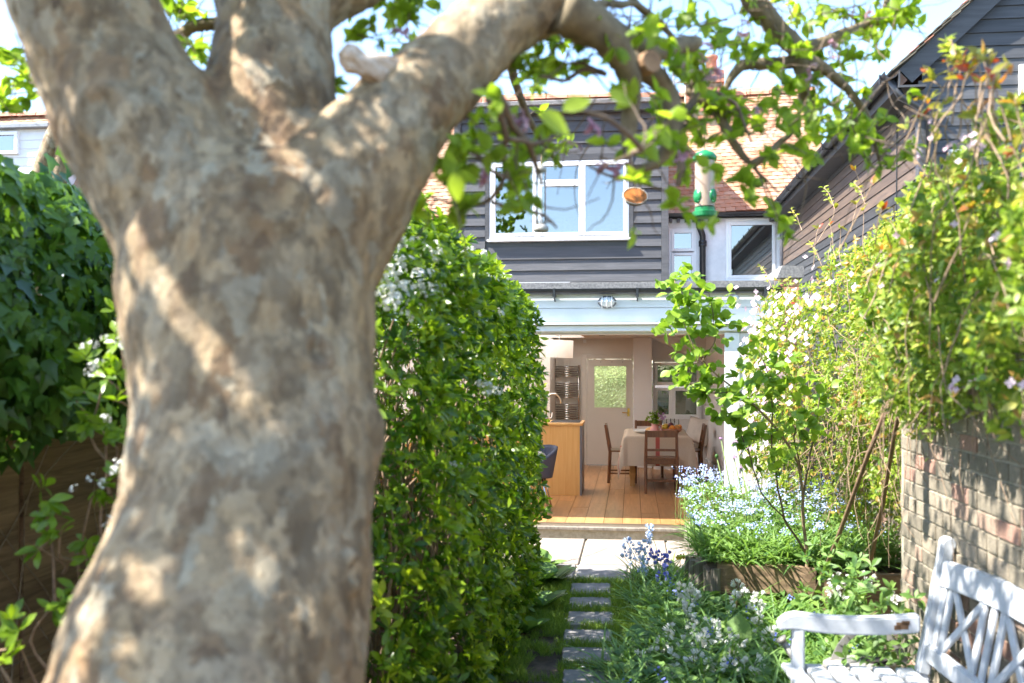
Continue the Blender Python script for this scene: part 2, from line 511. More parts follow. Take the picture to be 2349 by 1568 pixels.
M['coconut'] = plain('coconut_flesh', (0.42, 0.135, 0.018), 0.8, c2=(0.32, 0.095, 0.012), scale=30, bmp=0.3)
M['husk'] = plain('coconut_husk', (0.17, 0.095, 0.05), 0.9, scale=40, bmp=0.6)
M['rim_white'] = plain('coconut_rim', (0.72, 0.62, 0.48), 0.8)

def clear_mat(name, tint, gloss=0.06, rough=0.05):
    return glassy(name, tint, gloss, rough)
def cloudy():
    m = glassy('cloudy_tube', (0.9, 0.85, 0.8), 0.12, 0.3)
    nt = m.node_tree; out = nt.nodes['Material Output']
    prev = out.inputs[0].links[0].from_socket
    df = nd(nt, 'ShaderNodeBsdfDiffuse'); df.inputs[0].default_value = (.62, .47, .36, 1)
    ms = nd(nt, 'ShaderNodeMixShader', ins={0: .55})
    nt.links.new(prev, ms.inputs[1]); nt.links.new(df.outputs[0], ms.inputs[2]); nt.links.new(ms.outputs[0], out.inputs[0])
    return m
M['tube'] = cloudy()
M['wine_glass'] = clear_mat('wine_glass', (0.93, 0.95, 0.95), 0.08, 0.02)

def frosted():
    m, nt, b, out = new_mat('dimpled_green_glass')
    v = coords(nt)
    vo = nd(nt, 'ShaderNodeTexVoronoi', ins={'Scale': 26.0})
    nt.links.new(v, vo.inputs['Vector'])
    bp = nd(nt, 'ShaderNodeBump', ins={'Strength': 0.9, 'Distance': 0.02})
    nt.links.new(vo.outputs['Distance'], bp.inputs['Height'])
    tr = nd(nt, 'ShaderNodeBsdfRefraction', ins={'Color': (0.80, 0.88, 0.62, 1), 'Roughness': 0.28, 'IOR': 1.15})
    gl = nd(nt, 'ShaderNodeBsdfGlossy', ins={'Roughness': 0.12, 'Color': (0.9, 1, 0.85, 1)})
    for n in (tr, gl): nt.links.new(bp.outputs[0], n.inputs['Normal'])
    ms = nd(nt, 'ShaderNodeMixShader', ins={0: 0.12})
    nt.links.new(tr.outputs[0], ms.inputs[1]); nt.links.new(gl.outputs[0], ms.inputs[2])
    nt.links.new(ms.outputs[0], out.inputs[0])
    nt.nodes.remove(b)
    return m
M['frosted'] = frosted()
def opal():
    m, nt, b, out = new_mat('opal_glazing')
    nt.nodes.remove(b)
    t = nd(nt, 'ShaderNodeBsdfTranslucent'); t.inputs[0].default_value = (.92, .90, .86, 1)
    nt.links.new(t.outputs[0], out.inputs[0]); return m
M['opal'] = opal()
# ------------------------------------------------------------------ leaves
def leaf_shape(width=0.45, fold=0.10, curl=0.18, st=(0.0, 0.22, 0.5, 0.78, 1.0), peak=0.85, ws=None, wave=0.0):
    vs, fs = [], []
    for i, s in enumerate(st):
        w = ws[i] if ws else max(0.02, math.sin(math.pi * s ** peak)) * width / 2
        z = -curl * s * s
        dz = wave * (1 if i % 2 else -1)
        vs += [(-w, s, z + fold * w * 2 + dz), (0, s, z), (w, s, z + fold * w * 2 - dz)]
    for i in range(len(st) - 1):
        a = i * 3
        fs += [(a, a + 1, a + 4, a + 3), (a + 1, a + 2, a + 5, a + 4)]
    return np.array(vs, float), np.array(fs, int)

LEAF = {
    'apple': leaf_shape(0.62, 0.14, 0.22),
    'choisya': leaf_shape(0.40, 0.10, 0.20, peak=1.25),
    'vine': leaf_shape(0.46, 0.12, 0.28, st=(0.0, 0.3, 0.65, 1.0)),
    'round': leaf_shape(0.85, 0.10, 0.15, ws=(0.05, 0.30, 0.43, 0.34, 0.04)),
    'ivy': leaf_shape(0.9, 0.08, 0.2, st=(0.0, 0.12, 0.3, 0.42, 1.0), ws=(0.22, 0.30, 0.50, 0.26, 0.02)),
    'blade': leaf_shape(0.05, 0.3, 0.55, st=(0.0, 0.3, 0.6, 0.82, 1.0), ws=(0.018, 0.026, 0.026, 0.018, 0.003)),
    'grass': leaf_shape(0.05, 0.2, 0.4, st=(0.0, 0.5, 1.0), ws=(0.03, 0.025, 0.003)),
    'paddle': leaf_shape(0.6, 0.08, 0.15, ws=(0.05, 0.22, 0.33, 0.27, 0.03)),
}

def _petals(n, r, w, cup=0.25, z0=0.0):
    vs, fs = [(0, 0, z0)], []
    for k in range(n):
        a = 2 * math.pi * k / n
        c, s = math.cos(a), math.sin(a)
        pts = [(0.55 * r, -w / 2, cup * 0.4 * r), (r, -w * 0.28, cup * r), (r, w * 0.28, cup * r), (0.55 * r, w / 2, cup * 0.4 * r)]
        b = len(vs)
        vs += [(x * c - y * s, x * s + y * c, z + z0) for x, y, z in pts]
        fs += [(0, b, b + 3), (b, b + 1, b + 2), (b, b + 2, b + 3)]
    return np.array(vs, float), np.array(fs, int)

def _cluster(nf, spread, base, lift=0.5, seed=1):
    r = random.Random(seed)
    V, Fs, n = [np.array([[0, 0, -spread * .5]])], [], 1
    for i in range(nf):
        th, ph = r.uniform(0, 6.28), math.acos(r.uniform(0.15, 1))
        d = Vector((math.sin(ph) * math.cos(th), math.sin(ph) * math.sin(th), math.cos(ph) * lift + 0.25)).normalized()
        R = d.to_track_quat('Z', 'Y').to_matrix()
        v = np.array([R @ Vector(p) + d * spread for p in base[0]])
        w_ = v[0:1] + (v[0:1] - V[0]) * .02 + np.array([[.0012, .0008, 0]])
        V += [v, w_]; Fs.append(base[1] + n); Fs.append(np.array([[0, n, n + len(v)]])); n += len(v) + 1
    return np.concatenate(V), np.concatenate(Fs)

FLOWER = {
    'choisya': _cluster(9, 0.042, _petals(5, 0.0135, 0.012), seed=3),
    'blossom': _cluster(5, 0.026, _petals(5, 0.017, 0.016, 0.5), seed=5),
    'clematis': _petals(4, 0.027, 0.024, 0.12),
    'small': _petals(5, 0.0052, 0.0056, 0.1),
    'bell': _cluster(7, 0.02, (lambda p: (p[0] * np.array([1, 1, 2.2]), p[1]))(_petals(5, 0.009, 0.009, 0.9)), lift=0.2, seed=7),
    'allium': _cluster(46, 0.027, _petals(5, 0.007, 0.004, 0.1), lift=1.0, seed=9),
}

def unit(a):
    return a / np.maximum(1e-9, np.linalg.norm(a, axis=-1, keepdims=True))

def rand_dirs(n):
    return unit(rng.normal(size=(n, 3)))

def place(shape, pos, d, nrm, size):
    """shape verts with +Y along d and +Z towards nrm, scaled; returns (N*V,3), faces"""
    sv, sf = shape
    y = unit(d)
    z = unit(nrm - y * np.sum(nrm * y, 1, keepdims=True) + 1e-6)
    x = np.cross(y, z)
    Vv = (sv[None, :, 0:1] * x[:, None, :] + sv[None, :, 1:2] * y[:, None, :] + sv[None, :, 2:3] * z[:, None, :]) * size[:, None, None] + pos[:, None, :]
    N, K = len(pos), len(sv)
    Fc = (sf[None] + (np.arange(N) * K)[:, None, None]).reshape(-1, sf.shape[1])
    return Vv.reshape(-1, 3), Fc, x, y, z

_variants = {}
def variant(key, shape, mat, tint, smooth=True):
    k = (key, mat.name, round(tint, 3))
    if k not in _variants:
        _variants[k] = np_mesh(key, shape[0], [shape[1]], mat, np.array([tint]), smooth, len(shape[0]))
    return _variants[k]

def pieces(root, part, shape_key, shape, pos, d, nrm, size, tint, mat, n_single=300, mass='foliage', cell=9.0, min_px=3.0, parent=None):
    """the pieces that show largest become objects of their own, the rest one mass"""
    pos, d, nrm = (np.asarray(a, float) for a in (pos, d, nrm))
    size, tint = np.asarray(size, float), np.asarray(tint, float)
    parent = parent or root
    o3 = origin_of(parent)
    single = np.zeros(len(pos), bool)
    if n_single:
        ext = shape[0][:, 1].max() - shape[0][:, 1].min()
        px, py, t = project(pos + unit(d) * (size * ext * 0.5)[:, None] * (0 if shape_key in FLOWER else 1))
        s = size * ext / t * F_PX
        ok = (px > 0) & (px < 2349) & (py > 0) & (py < 1568) & (t > 0.6) & (s > min_px)
        order = np.argsort(t)
        seen, cand = set(), []
        for i in order:
            if not ok[i]: continue
            c = (int(px[i] / cell), int(py[i] / cell))
            if c in seen: continue
            seen.add(c)
            cand.append(i)
        cand.sort(key=lambda i: -s[i])
        single[cand[:n_single]] = True
    qs = np.quantile(tint, [0.1, 0.3, 0.5, 0.7, 0.9]) if len(tint) else [0.5]
    ids = np.where(single)[0]
    if len(ids):
        y = unit(d[ids]); z = unit(nrm[ids] - y * np.sum(nrm[ids] * y, 1, keepdims=True) + 1e-6); x = np.cross(y, z)
        for j, i in enumerate(ids):
            me = variant(shape_key, shape, mat, float(qs[int(np.argmin(np.abs(np.array(qs) - tint[i])))]))
            o = bpy.data.objects.new(part, me)
            col.objects.link(o)
            o.parent = parent
            s_ = size[i]
            o.matrix_local = Matrix(((x[j, 0] * s_, y[j, 0] * s_, z[j, 0] * s_, pos[i, 0] - o3.x), (x[j, 1] * s_, y[j, 1] * s_, z[j, 1] * s_, pos[i, 1] - o3.y), (x[j, 2] * s_, y[j, 2] * s_, z[j, 2] * s_, pos[i, 2] - o3.z), (0, 0, 0, 1)))
    r = ~single
    if r.any():
        V, Fc, *_ = place(shape, pos[r], d[r], nrm[r], size[r])
        me = np_mesh(mass, V - np.array(o3), [Fc], mat, tint[r], True, len(shape[0]))
        o = link(mass, me, parent)
        tag(o, kind='stuff')

def rosettes(c, axis, n_leaf, length, spread=(0.7, 1.25), tilt_jit=0.25):
    """leaves in whorls round shoot tips: c (N,3), axis (N,3) -> pos, dir, nrm, size, owner"""
    N = len(c)
    k = rng.integers(n_leaf[0], n_leaf[1] + 1, N)
    own = np.repeat(np.arange(N), k)
    n = len(own)
    ax = unit(axis)[own]
    a = unit(np.cross(ax, rand_dirs(n) + 1e-3))
    ang = rng.uniform(*spread, n)[:, None]
    d = ax * np.cos(ang) + a * np.sin(ang) + rng.normal(0, tilt_jit * 0.4, (n, 3))
    nr = ax + rng.normal(0, tilt_jit, (n, 3))
    pos = c[own] - ax * rng.uniform(0, 0.5, n)[:, None] * length[0]
    return pos, unit(d), unit(nr), rng.uniform(length[0], length[1], n), own

def polyline(pts, n):
    pts = np.array([tuple(p) for p in pts], float)
    seg = np.concatenate([[0], np.cumsum(np.linalg.norm(np.diff(pts[:, :3], axis=0), axis=1))])
    u = np.linspace(0, seg[-1], n)
    return np.stack([np.interp(u, seg, pts[:, k]) for k in range(pts.shape[1])], 1)

def smooth_path(pts, n=24, it=2):
    """pts (x,y,z,r) -> smooth resampled"""
    p = polyline(pts, n)
    for _ in range(it):
        q = p.copy()
        q[1:-1] = (p[:-2] + 2 * p[1:-1] + p[2:]) / 4
        p = q
    return p

def wander(p, amp, freq=6.0, seed=0.0):
    q = p.copy()
    for i in range(1, len(q)):
        v = Vector(p[i, :3]) * freq + Vector((seed, seed * 2, 0))
        f = min(1, i / 4)
        q[i, 0] += amp * f * noise.noise(v)
        q[i, 1] += amp * f * noise.noise(v + Vector((31, 0, 0)))
        q[i, 2] += amp * f * noise.noise(v + Vector((0, 57, 0)))
    return q

def grow(start, direction, length, n=7, droop=0.0, wig=0.35):
    """a crooked twig"""
    p = np.array(start, float)
    d = np.array(direction, float); d /= np.linalg.norm(d)
    out = [p.copy()]
    for i in range(n):
        d = d + rng.normal(0, wig, 3) * 0.5 + np.array([0, 0, -droop])
        d /= np.linalg.norm(d)
        p = p + d * length / n
        out.append(p.copy())
    return np.array(out)
# ================================================================== the setting: ground, path, patio
def sheet(name, pts, z, mat, kind='structure', label=None):
    b = MB()
    b.add([(x, y, z) for x, y in pts], [tuple(range(len(pts)))])
    return tag(b.build(name, mat), label=label, kind=kind)

gx = np.concatenate([[-300, -40], np.linspace(-6, 5, 56), [40, 300]])
gy = np.concatenate([[-300, -30], np.linspace(0, 10.2, 52), [40, 400]])
gv, gf = [], []
for j, y in enumerate(gy):
    for i, x in enumerate(gx):
        z = -0.004
        if -2.7 < x < 1.9 and 0 < y < 9.4:
            z += 0.018 * noise.noise(Vector((x * 1.7, y * 1.7, 0))) + 0.012 * noise.noise(Vector((x * 7, y * 7, 3))) - 0.012
        gv.append((x, y, z))
for j in range(len(gy) - 1):
    for i in range(len(gx) - 1):
        a = j * len(gx) + i
        gf.append((a, a + 1, a + 1 + len(gx), a + len(gx)))
g = MB(); g.v, g.f, g.m = gv, gf, [0] * len(gf)
ground = tag(g.build('ground', M['soil'], smooth=True), kind='structure', label='dark garden soil with worn grass beside the path')

# patio in front of the kitchen: slabs with joints
patio = thing('patio', None, None, (-0.6, 9.6, 0)); patio['kind'] = 'structure'
patio['label'] = 'pale sunlit slab patio under the kitchen doorway'
sheet_b = MB(); sheet_b.box((-2.75, 8.25, -0.06), (1.35, 10.3, 0.004))
sheet_b.build('joint_bed', M['mortar'], patio)
xs = [-2.7, -1.95, -1.16, -0.47, 0.34, 0.98, 1.32]
for r_, (ya, yb) in enumerate(((8.98, 10.26),)):
    for i in range(len(xs) - 1):
        b = MB(); b.box((xs[i] + 0.012, ya, -0.03), (xs[i + 1] - 0.012, yb, 0.022 + 0.003 * random.random()))
        b.build('slab', M['patio'], patio, bevel=0.006)
for i, (xa, xb) in enumerate(((-1.9, -1.12), (-1.09, -0.50), (-0.475, -0.045), (-0.02, 0.62))):
    b = MB(); b.box((xa, 8.32, -0.03), (xb, 8.95, 0.02 + 0.003 * random.random()))
    b.build('slab', M['paving'], patio, bevel=0.006)

# stepping stones
stones = [  # px left, px right, py far, py near
    (1308, 1402, 1337.5, 1362), (1305, 1404, 1370, 1393), (1302, 1407, 1403, 1432), (1292, 1406, 1444, 1474),
    (1288, 1407.5, 1485, 1521), (1290, 1417, 1535, 1580)]
names = ['farthest stepping stone, next to the wide patio slab', 'second stepping stone from the patio, between the farthest and a thinner gap',
         'third stepping stone out from the patio', 'fourth stepping stone out from the patio, tuft of grass on its near edge',
         'fifth stepping stone from the patio, with a tiny dry leaf on it', 'nearest stepping stone, cut by the bottom of the picture']
for i, (xa, xb, ya, yb) in enumerate(stones):
    def gnd(px, py):
        d = ray(px, py); k = (0.022 - EYE) / d.z
        return d.x * k, d.y * k
    b = MB()
    P = [gnd(xa + 3, ya), gnd(xb - 2, ya), gnd(xb, yb), gnd(xa, yb)]
    cxy = (sum(p[0] for p in P) / 4, sum(p[1] for p in P) / 4)
    ring = []
    for k in range(4):
        p, q = P[k], P[(k + 1) % 4]
        for u in np.linspace(0, 1, 7)[:-1]:
            j = 0.004
            ring.append((p[0] + (q[0] - p[0]) * u + random.uniform(-j, j), p[1] + (q[1] - p[1]) * u + random.uniform(-j, j)))
    n = len(ring)
    inner = [(cxy[0] + (x - cxy[0]) * 0.965, cxy[1] + (y - cxy[1]) * 0.965) for x, y in ring]
    vs = [(x, y, -0.03) for x, y in ring] + [(x, y, 0.016) for x, y in ring] + [(x, y, 0.022 + random.uniform(-.0015, .0015)) for x, y in inner]
    fs = []
    for k in range(n):
        k2 = (k + 1) % n
        fs += [(k2, k, n + k, n + k2), (n + k2, n + k, 2 * n + k, 2 * n + k2)]
    fs.append(tuple(range(3 * n - 1, 2 * n - 1, -1)))
    b.add(vs, fs)
    o = b.build('stepping_stone', M['paving'])
    tag(o, 'grey sandstone ' + names[i], 'stepping stone', 'stepping stones of the garden path')

# grass beside and between the stones
def scatter_on(n, x0, x1, y0, y1, keep=None):
    p = np.stack([rng.uniform(x0, x1, n), rng.uniform(y0, y1, n), np.zeros(n)], 1)
    if keep is not None: p = p[keep(p)]
    return p

def in_stone(p):
    k = np.zeros(len(p), bool)
    for xa, xb, ya, yb in stones:
        (x0, y1), (x1, y0) = gnd(xa, ya), gnd(xb, yb)
        k |= (p[:, 0] > x0 + .005) & (p[:, 0] < x1 - .005) & (p[:, 1] > y0 + .005) & (p[:, 1] < y1 - .005)
    return k

def clumpy(p, f, thr):
    return np.array([noise.noise(Vector((x * f, y * f, 5))) for x, y, _ in p]) > thr

gp = scatter_on(60000, -0.75, 0.35, 5.0, 8.35, lambda p: ~in_stone(p))
dist = np.abs(gp[:, 0] + 0.28 + 0.0 * gp[:, 1])
edge = 0.36 + 0.16 * np.array([noise.noise(Vector((0.5, y * 2.1, x))) for x, y, _ in gp])
left_bare = (gp[:, 0] < -0.42) & (gp[:, 1] < 6.6) & ~clumpy(gp, 5, 0.12)
gp = gp[(dist < edge + 0.12) & ~left_bare & (clumpy(gp, 9, -0.28))]
n = len(gp)
gd = unit(np.stack([rng.normal(0, .45, n), rng.normal(0, .45, n), np.ones(n)], 1))
V, Fc, *_ = place(LEAF['grass'], gp, gd, rand_dirs(n), rng.uniform(0.03, 0.075, n))
tag(link('grass', np_mesh('grass', V, [Fc], M['grass'], rng.uniform(0, 1, n), False, len(LEAF['grass'][0]))), kind='stuff', label='short patchy grass beside the stepping stones')

# fallen petals and dry leaves on the path
for px, py, s, mt, lab in ((1296, 1420, .022, 'white_petal', 'white petal in the grass left of the third stepping stone'), (1407, 1411, .03, 'white_petal', 'larger white petal at the right edge of the third stepping stone'), (1412, 1424, .02, 'white_petal', 'small white petal in the grass right of the stones, nearer than the larger one'), (1343, 1533, .03, 'white_petal', 'white petal lying at the front of the nearest stepping stone')):
    d = ray(px, py); k = (0.03 - EYE) / d.z
    me = variant('fallen_petal', LEAF['round'], M[mt], 0.5)
    o = link('fallen_petal', me, None, (d.x * k, d.y * k, 0.032)); o.scale = (s, s, s); o.rotation_euler = (0.2, 0.1, random.uniform(0, 6))
    tag(o, lab, 'petal', 'fallen white petals along the path')
d = ray(1331, 1493); k = (0.03 - EYE) / d.z
o = link('dry_leaf', variant('dry_leaf', LEAF['vine'], M['red_leaf'], 0.8), None, (d.x * k, d.y * k, 0.03)); o.scale = (.03,) * 3
tag(o, 'tiny curled brown leaf lying on the fifth stepping stone', 'leaf')

# ================================================================== left fence
FX = -2.8
fence = thing('garden_fence', 'dark brown overlapping board fence on the left behind the ivy', 'fence', (FX, 4, 0))
for pi in range(5):
    ya, yb = 0.6 + 1.83 * pi, 0.6 + 1.83 * (pi + 1)
    b = MB(); b.box((FX - 0.10, ya - 0.05, -0.05), (FX - 0.0, ya + 0.05, 1.92)); b.build('post', M['fence'], fence, bevel=0.006)
    for i in range(12):
        z0 = 0.06 + i * 0.15
        tl = 0.004 * random.uniform(-1, 1)
        b = MB()
        xo, xi = FX + 0.022, FX + 0.006
        dz = random.uniform(-.006, .006)
        pts = [(xo, z0), (xo - .004, z0 + 0.16), (xi - .006, z0 + 0.16), (xi - .012, z0)]
        vs = []
        for yy, dd in ((ya + .02, 0), (yb - .02, dz)):
            vs += [(x, yy, z + dd) for x, z in pts]
        b.add(vs, [(0, 1, 2, 3), (7, 6, 5, 4), (0, 4, 5, 1), (1, 5, 6, 2), (2, 6, 7, 3), (3, 7, 4, 0)])
        b.build('board', M['fence'], fence)

# ================================================================== right brick wall
BX = 1.41
wall = thing('garden_wall', 'weathered brown brick garden wall with climbers on the right', 'wall', (BX, 4, 0))
core = MB()
core.box((BX + 0.006, 0.4, -0.1), (BX + 0.22, 5.48, 1.83))
core.box((BX + 0.22, 5.27, -0.1), (2.26, 5.48, 1.83))
core.box((2.05, 5.48, -0.1), (2.26, 10.3, 1.83))
core.build('mortar_core', M['mortar'], wall)
BR = MB(); BR.box((-0.0, -0.5, -0.5), (1, 0.5, 0.5))
bm_ = bmesh.new()
me_ = bpy.data.meshes.new('brick'); me_.from_pydata(BR.v, [], BR.f); bm_.from_mesh(me_)
bmesh.ops.bevel(bm_, geom=list(bm_.edges), offset=0.03, segments=1, affect='EDGES')
bm_.to_mesh(me_); bm_.free()
brick_v = np.array([v.co[:] for v in me_.vertices]); 
brick_f = [tuple(p.vertices) for p in me_.polygons]
brick_q = np.array([f for f in brick_f if len(f) == 4]); brick_t = np.array([f for f in brick_f if len(f) == 3])
bricks = []
for c_ in range(24):
    z = 0.045 + c_ * 0.0755
    y = 0.45 - (0.112 if c_ % 2 else 0.0)
    j = 0
    while y < 5.44:
        L = 0.215 if (j + c_) % 3 else 0.103
        y1 = min(y + L, 5.47)
        if y1 - y > 0.05:
            bricks.append((BX + random.uniform(-.004, .001), (max(y, .45) + y1) / 2, z, y1 - max(y, .45), random.random()))
        y += L + 0.011
        j += 1
bk = np.array(bricks)
px, py, t = project(bk[:, :3])
vis = (px > 1950) & (px < 2420) & (py > 800) & (py < 1450)
size_ = np.where(vis, 1 / t, 0)
order = np.argsort(-size_)
single = set(order[:290].tolist())
tq = [0.06, 0.2, 0.34, 0.48, 0.62, 0.76, 0.92]
bmesh_cache = {}
restV, restT = [], []
for i, (x, y, z, L, tn) in enumerate(bricks):
    S = np.array([0.03, L, 0.0645])
    if i in single:
        k = int(tn * 6.99)
        if k not in bmesh_cache:
            bmesh_cache[k] = np_mesh('brick', brick_v, [brick_q, brick_t], M['brick'], np.array([tq[k]]), False, len(brick_v))
        o = link('brick', bmesh_cache[k], wall, (x - BX, y - 4, z)); o.scale = S
        o.rotation_euler = (random.gauss(0, .005), random.gauss(0, .006), random.gauss(0, .006))
    else:
        restV.append(brick_v * S + np.array([x - BX, y - 4, z])); restT.append(tn)
for c_ in range(24):                                     # the return and the set-back length, behind the climbers
    z = 0.045 + c_ * 0.0755
    y = 5.5 + (0.11 if c_ % 2 else 0)
    while y < 10.2:
        restV.append(brick_v * np.array([0.03, 0.215, 0.0645]) + np.array([2.04 - BX, y + .107 - 4, z])); restT.append(random.random()); y += 0.226
nb = len(restV); K = len(brick_v)
me_r = np_mesh('brickwork', np.concatenate(restV), [np.concatenate([brick_q + i * K for i in range(nb)]), np.concatenate([brick_t + i * K for i in range(nb)])], M['brick'], np.array(restT), False, K)
tag(link('brickwork', me_r, wall), kind='stuff')
b = MB()
for i in range(22):
    y = 0.42 + i * 0.23
    b.box((BX - 0.02, y, 1.835), (BX + 0.24, y + 0.222, 1.90))
b.build('coping', M['brick'], wall, bevel=0.008)
# ================================================================== the cottage
HY, DY, KY, BY = 17.2, 16.6, 10.34, 16.56           # white wall, boarded bay, kitchen front, kitchen back wall
house = thing('cottage', 'cottage with black boarded upper storey, white wall and red tiled roof', 'house', (0, HY, 0))

def lap_board(a, b, z0, z1, out, thick=0.03, lip=0.012):
    """weatherboard from a to b (x,y), bottom edge z0, top z1, facing out"""
    a, b, out = Vector((*a, 0)), Vector((*b, 0)), Vector((*out, 0))
    m = MB()
    dz = [random.uniform(-.003, .003) for _ in range(2)]
    prof = [(thick, z0), (lip, z1 + 0.02), (0.0, z1 + 0.02), (thick - 0.016, z0)]
    vs = []
    for k, p in enumerate((a, b)):
        for o, z in prof:
            vs.append(p + out * o + Vector((0, 0, z + dz[k])))
    m.add(vs, [(0, 1, 2, 3), (7, 6, 5, 4), (0, 4, 5, 1), (1, 5, 6, 2), (2, 6, 7, 3), (3, 7, 4, 0)])
    return m

def rect_frame(m, x0, x1, z0, z1, w, ya, yb, mi=0):
    m.box((x0, ya, z0), (x0 + w, yb, z1), mi); m.box((x1 - w, ya, z0), (x1, yb, z1), mi)
    m.box((x0 + w, ya + .001, z0), (x1 - w, yb - .001, z0 + w), mi); m.box((x0 + w, ya + .001, z1 - w), (x1 - w, yb - .001, z1), mi)

def zD(py, Y, px=1300): return zy(px, py, Y)

# ---- boarded bay
dx0, dx1 = xy(1045, DY), xy(1531, DY)
dz0, dz1 = 2.62, zD(262, DY)
wx0, wx1, wz0, wz1 = xy(1123, DY), xy(1443, DY), zD(549, DY), zD(369, DY)
b = MB()
b.box((dx0 + .03, DY + .02, dz0), (wx0 - .01, DY + .14, dz1 + .08)); b.box((wx1 + .01, DY + .02, dz0), (dx1 - .03, DY + .14, dz1 + .08))
b.box((wx0 - .01, DY + .02, dz0), (wx1 + .01, DY + .14, wz0 - .01)); b.box((wx0 - .01, DY + .02, wz1 + .01), (wx1 + .01, DY + .14, dz1 + .08))
b.box((dx0 + .03, DY + .14, dz0), (dx0 + .13, 20.0, dz1 + .06)); b.box((dx1 - .13, DY + .14, dz0), (dx1 - .03, 20.0, dz1 + .06))
b.box((dx0 + .13, 18.6, dz0), (dx1 - .13, 18.7, dz1 + .05))
b.build('bay_wall', M['black_plastic'], house)
i, z = 0, dz0
EXP = 0.192
while z < dz1 - 0.05:
    z1 = min(z + EXP, dz1)
    spans = [(dx0 + .10, dx1 - .10)] if (z1 < wz0 - .03 or z > wz1 + .03) else [(dx0 + .10, wx0 - .075), (wx1 + .075, dx1 - .10)]
    for (xa, xb) in spans:
        if z < wz0 < z1 or z < wz1 < z1: pass
        lap_board((xa, DY + .02), (xb, DY + .02), z, z1, (0, -1), 0.05).build('weatherboard', M['black_board'], house)
    z = z1
for xa, xb in ((dx0 - .02, dx0 + .095), (dx1 - .095, dx1 + .02)):
    b = MB(); b.box((xa, DY - .035, dz0), (xb, DY + .10, dz1)); b.build('corner_board', M['black_board'], house, bevel=0.004)
b = MB()
b.box((wx0 - .07, DY - .03, wz0 - .02), (wx0 - .004, DY + .05, wz1 + .10)); b.box((wx1 + .004, DY - .03, wz0 - .02), (wx1 + .07, DY + .05, wz1 + .10))
b.box((wx0 - .004, DY - .033, wz1 + .004), (wx1 + .004, DY + .05, wz1 + .10))
b.build('architrave', M['black_board'], house)
b = MB(); b.box((dx0 - .10, DY - .16, dz1), (dx1 + .10, DY + .05, dz1 + .11)); b.build('bay_fascia', M['black_board'], house, bevel=.004)
b = MB(); b.box((dx0 - .13, DY - .20, dz1 + .11), (dx1 + .13, 19.3, dz1 + .19)); b.build('bay_roof', M['felt'], house, bevel=.012)

def window(x0, x1, z0, z1, Y, lights, root, w=0.075, proud=0.02, sill=True, pane=None, name='window'):
    """lights: (px fraction rects) list of (xa, xb, za, zb) sash outlines in world units"""
    m = MB()
    rect_frame(m, x0, x1, z0, z1, w, Y - proud, Y + .07)
    win = m.build(name, M['upvc'], root, bevel=.004)
    for (xa, xb, za, zb) in lights:
        s = MB(); rect_frame(s, xa, xb, za, zb, 0.05, Y - proud - .018, Y + .05)
        s.build('frame', M['upvc'], win, bevel=.004)
        p = MB(); p.box((xa + .04, Y + .012, za + .04), (xb - .04, Y + .022, zb - .04)); p.build('pane', pane or M['pane'], win)
    if sill:
        s = MB(); s.box((x0 - .03, Y - proud - .09, z0 - .035), (x1 + .03, Y + .02, z0 - .002)); s.build('sill', M['upvc'], win, bevel=.006)
    return win
X = lambda px: xy(px, DY)
Zd = lambda py: zD(py, DY)
window(wx0, wx1, wz0, wz1, DY, [
    (X(1130), X(1229), Zd(541), Zd(374)), (X(1237), X(1335), Zd(541), Zd(421)), (X(1237), X(1335), Zd(420), Zd(374)), (X(1336), X(1437), Zd(541), Zd(374))], house, w=.045)
b = MB(); b.box((X(1228), DY - .03, Zd(544)), (X(1238), DY + .06, Zd(372)))
b.build('mullion', M['upvc'], house, bevel=.003)
# room behind the window: pale curtain and a plant on the inside sill
b = MB(); b.box((wx0 - .3, DY + 1.2, dz0), (wx1 + .3, DY + 1.25, dz1)); b.build('room_wall', M['door_paint'], house)

for cx_, lab in ((1290, 'leafy pot plant on the sill inside the middle upstairs pane'), (1385, 'straggly pot plant on the sill inside the right upstairs pane')):
    c_ = Vector((X(cx_), DY + .22, wz0 + .02)); pp = thing('pot_plant', lab, 'plant', c_)
    b = MB(); b.lathe([(.06, 0), (.085, .12), (.09, .12), (.08, .11)], c_, 14); b.build('pot', M['terracotta'], pp)
    q_ = np.array([np.array(c_) + np.array([rng.normal(0, .17), rng.normal(0, .04), rng.uniform(.08, .34)]) for _ in range(40)])
    ps, d_, n_, s_, ow = rosettes(q_, rng.normal(0, .6, q_.shape) + np.array([0, 0, .8]), (3, 5), (.05, .09), (.5, 1.3), .4)
    pieces(pp, 'leaf', 'leaf', LEAF['vine'], ps, d_, n_, s_, rng.uniform(.3, 1, len(ps)), M['vine_leaf'], 0, 'foliage')
# ---- white rear wall with two windows
rx0, rx1 = dx1 - .05, 2.62
wA = (xy(1536, HY), xy(1597, HY), zy(1570, 646, HY), zy(1570, 524, HY))
wB = (xy(1664, HY), xy(1786, HY), zy(1720, 645, HY), zy(1720, 503, HY))
ez = zy(1650, 497, HY); KX0_ = -3.3
b = MB()
b.box((rx0, HY, 2.5), (wA[0], HY + .2, ez)); b.box((wA[1], HY, 2.5), (wB[0], HY + .2, ez)); b.box((wB[1], HY, 2.5), (rx1, HY + .2, ez))
b.box((wA[0], HY, 2.5), (wA[1], HY + .2, wA[2])); b.box((wA[0], HY, wA[3]), (wA[1], HY + .2, ez))
b.box((wB[0], HY, 2.5), (wB[1], HY + .2, wB[2])); b.box((wB[0], HY, wB[3]), (wB[1], HY + .2, ez))
b.box((-15.2, HY, 0), (KX0_ - .26, HY + .2, ez)); b.box((KX0_ - .26, HY, 2.62), (dx0 + .05, HY + .2, ez))
b.build('wall', M['render'], house)
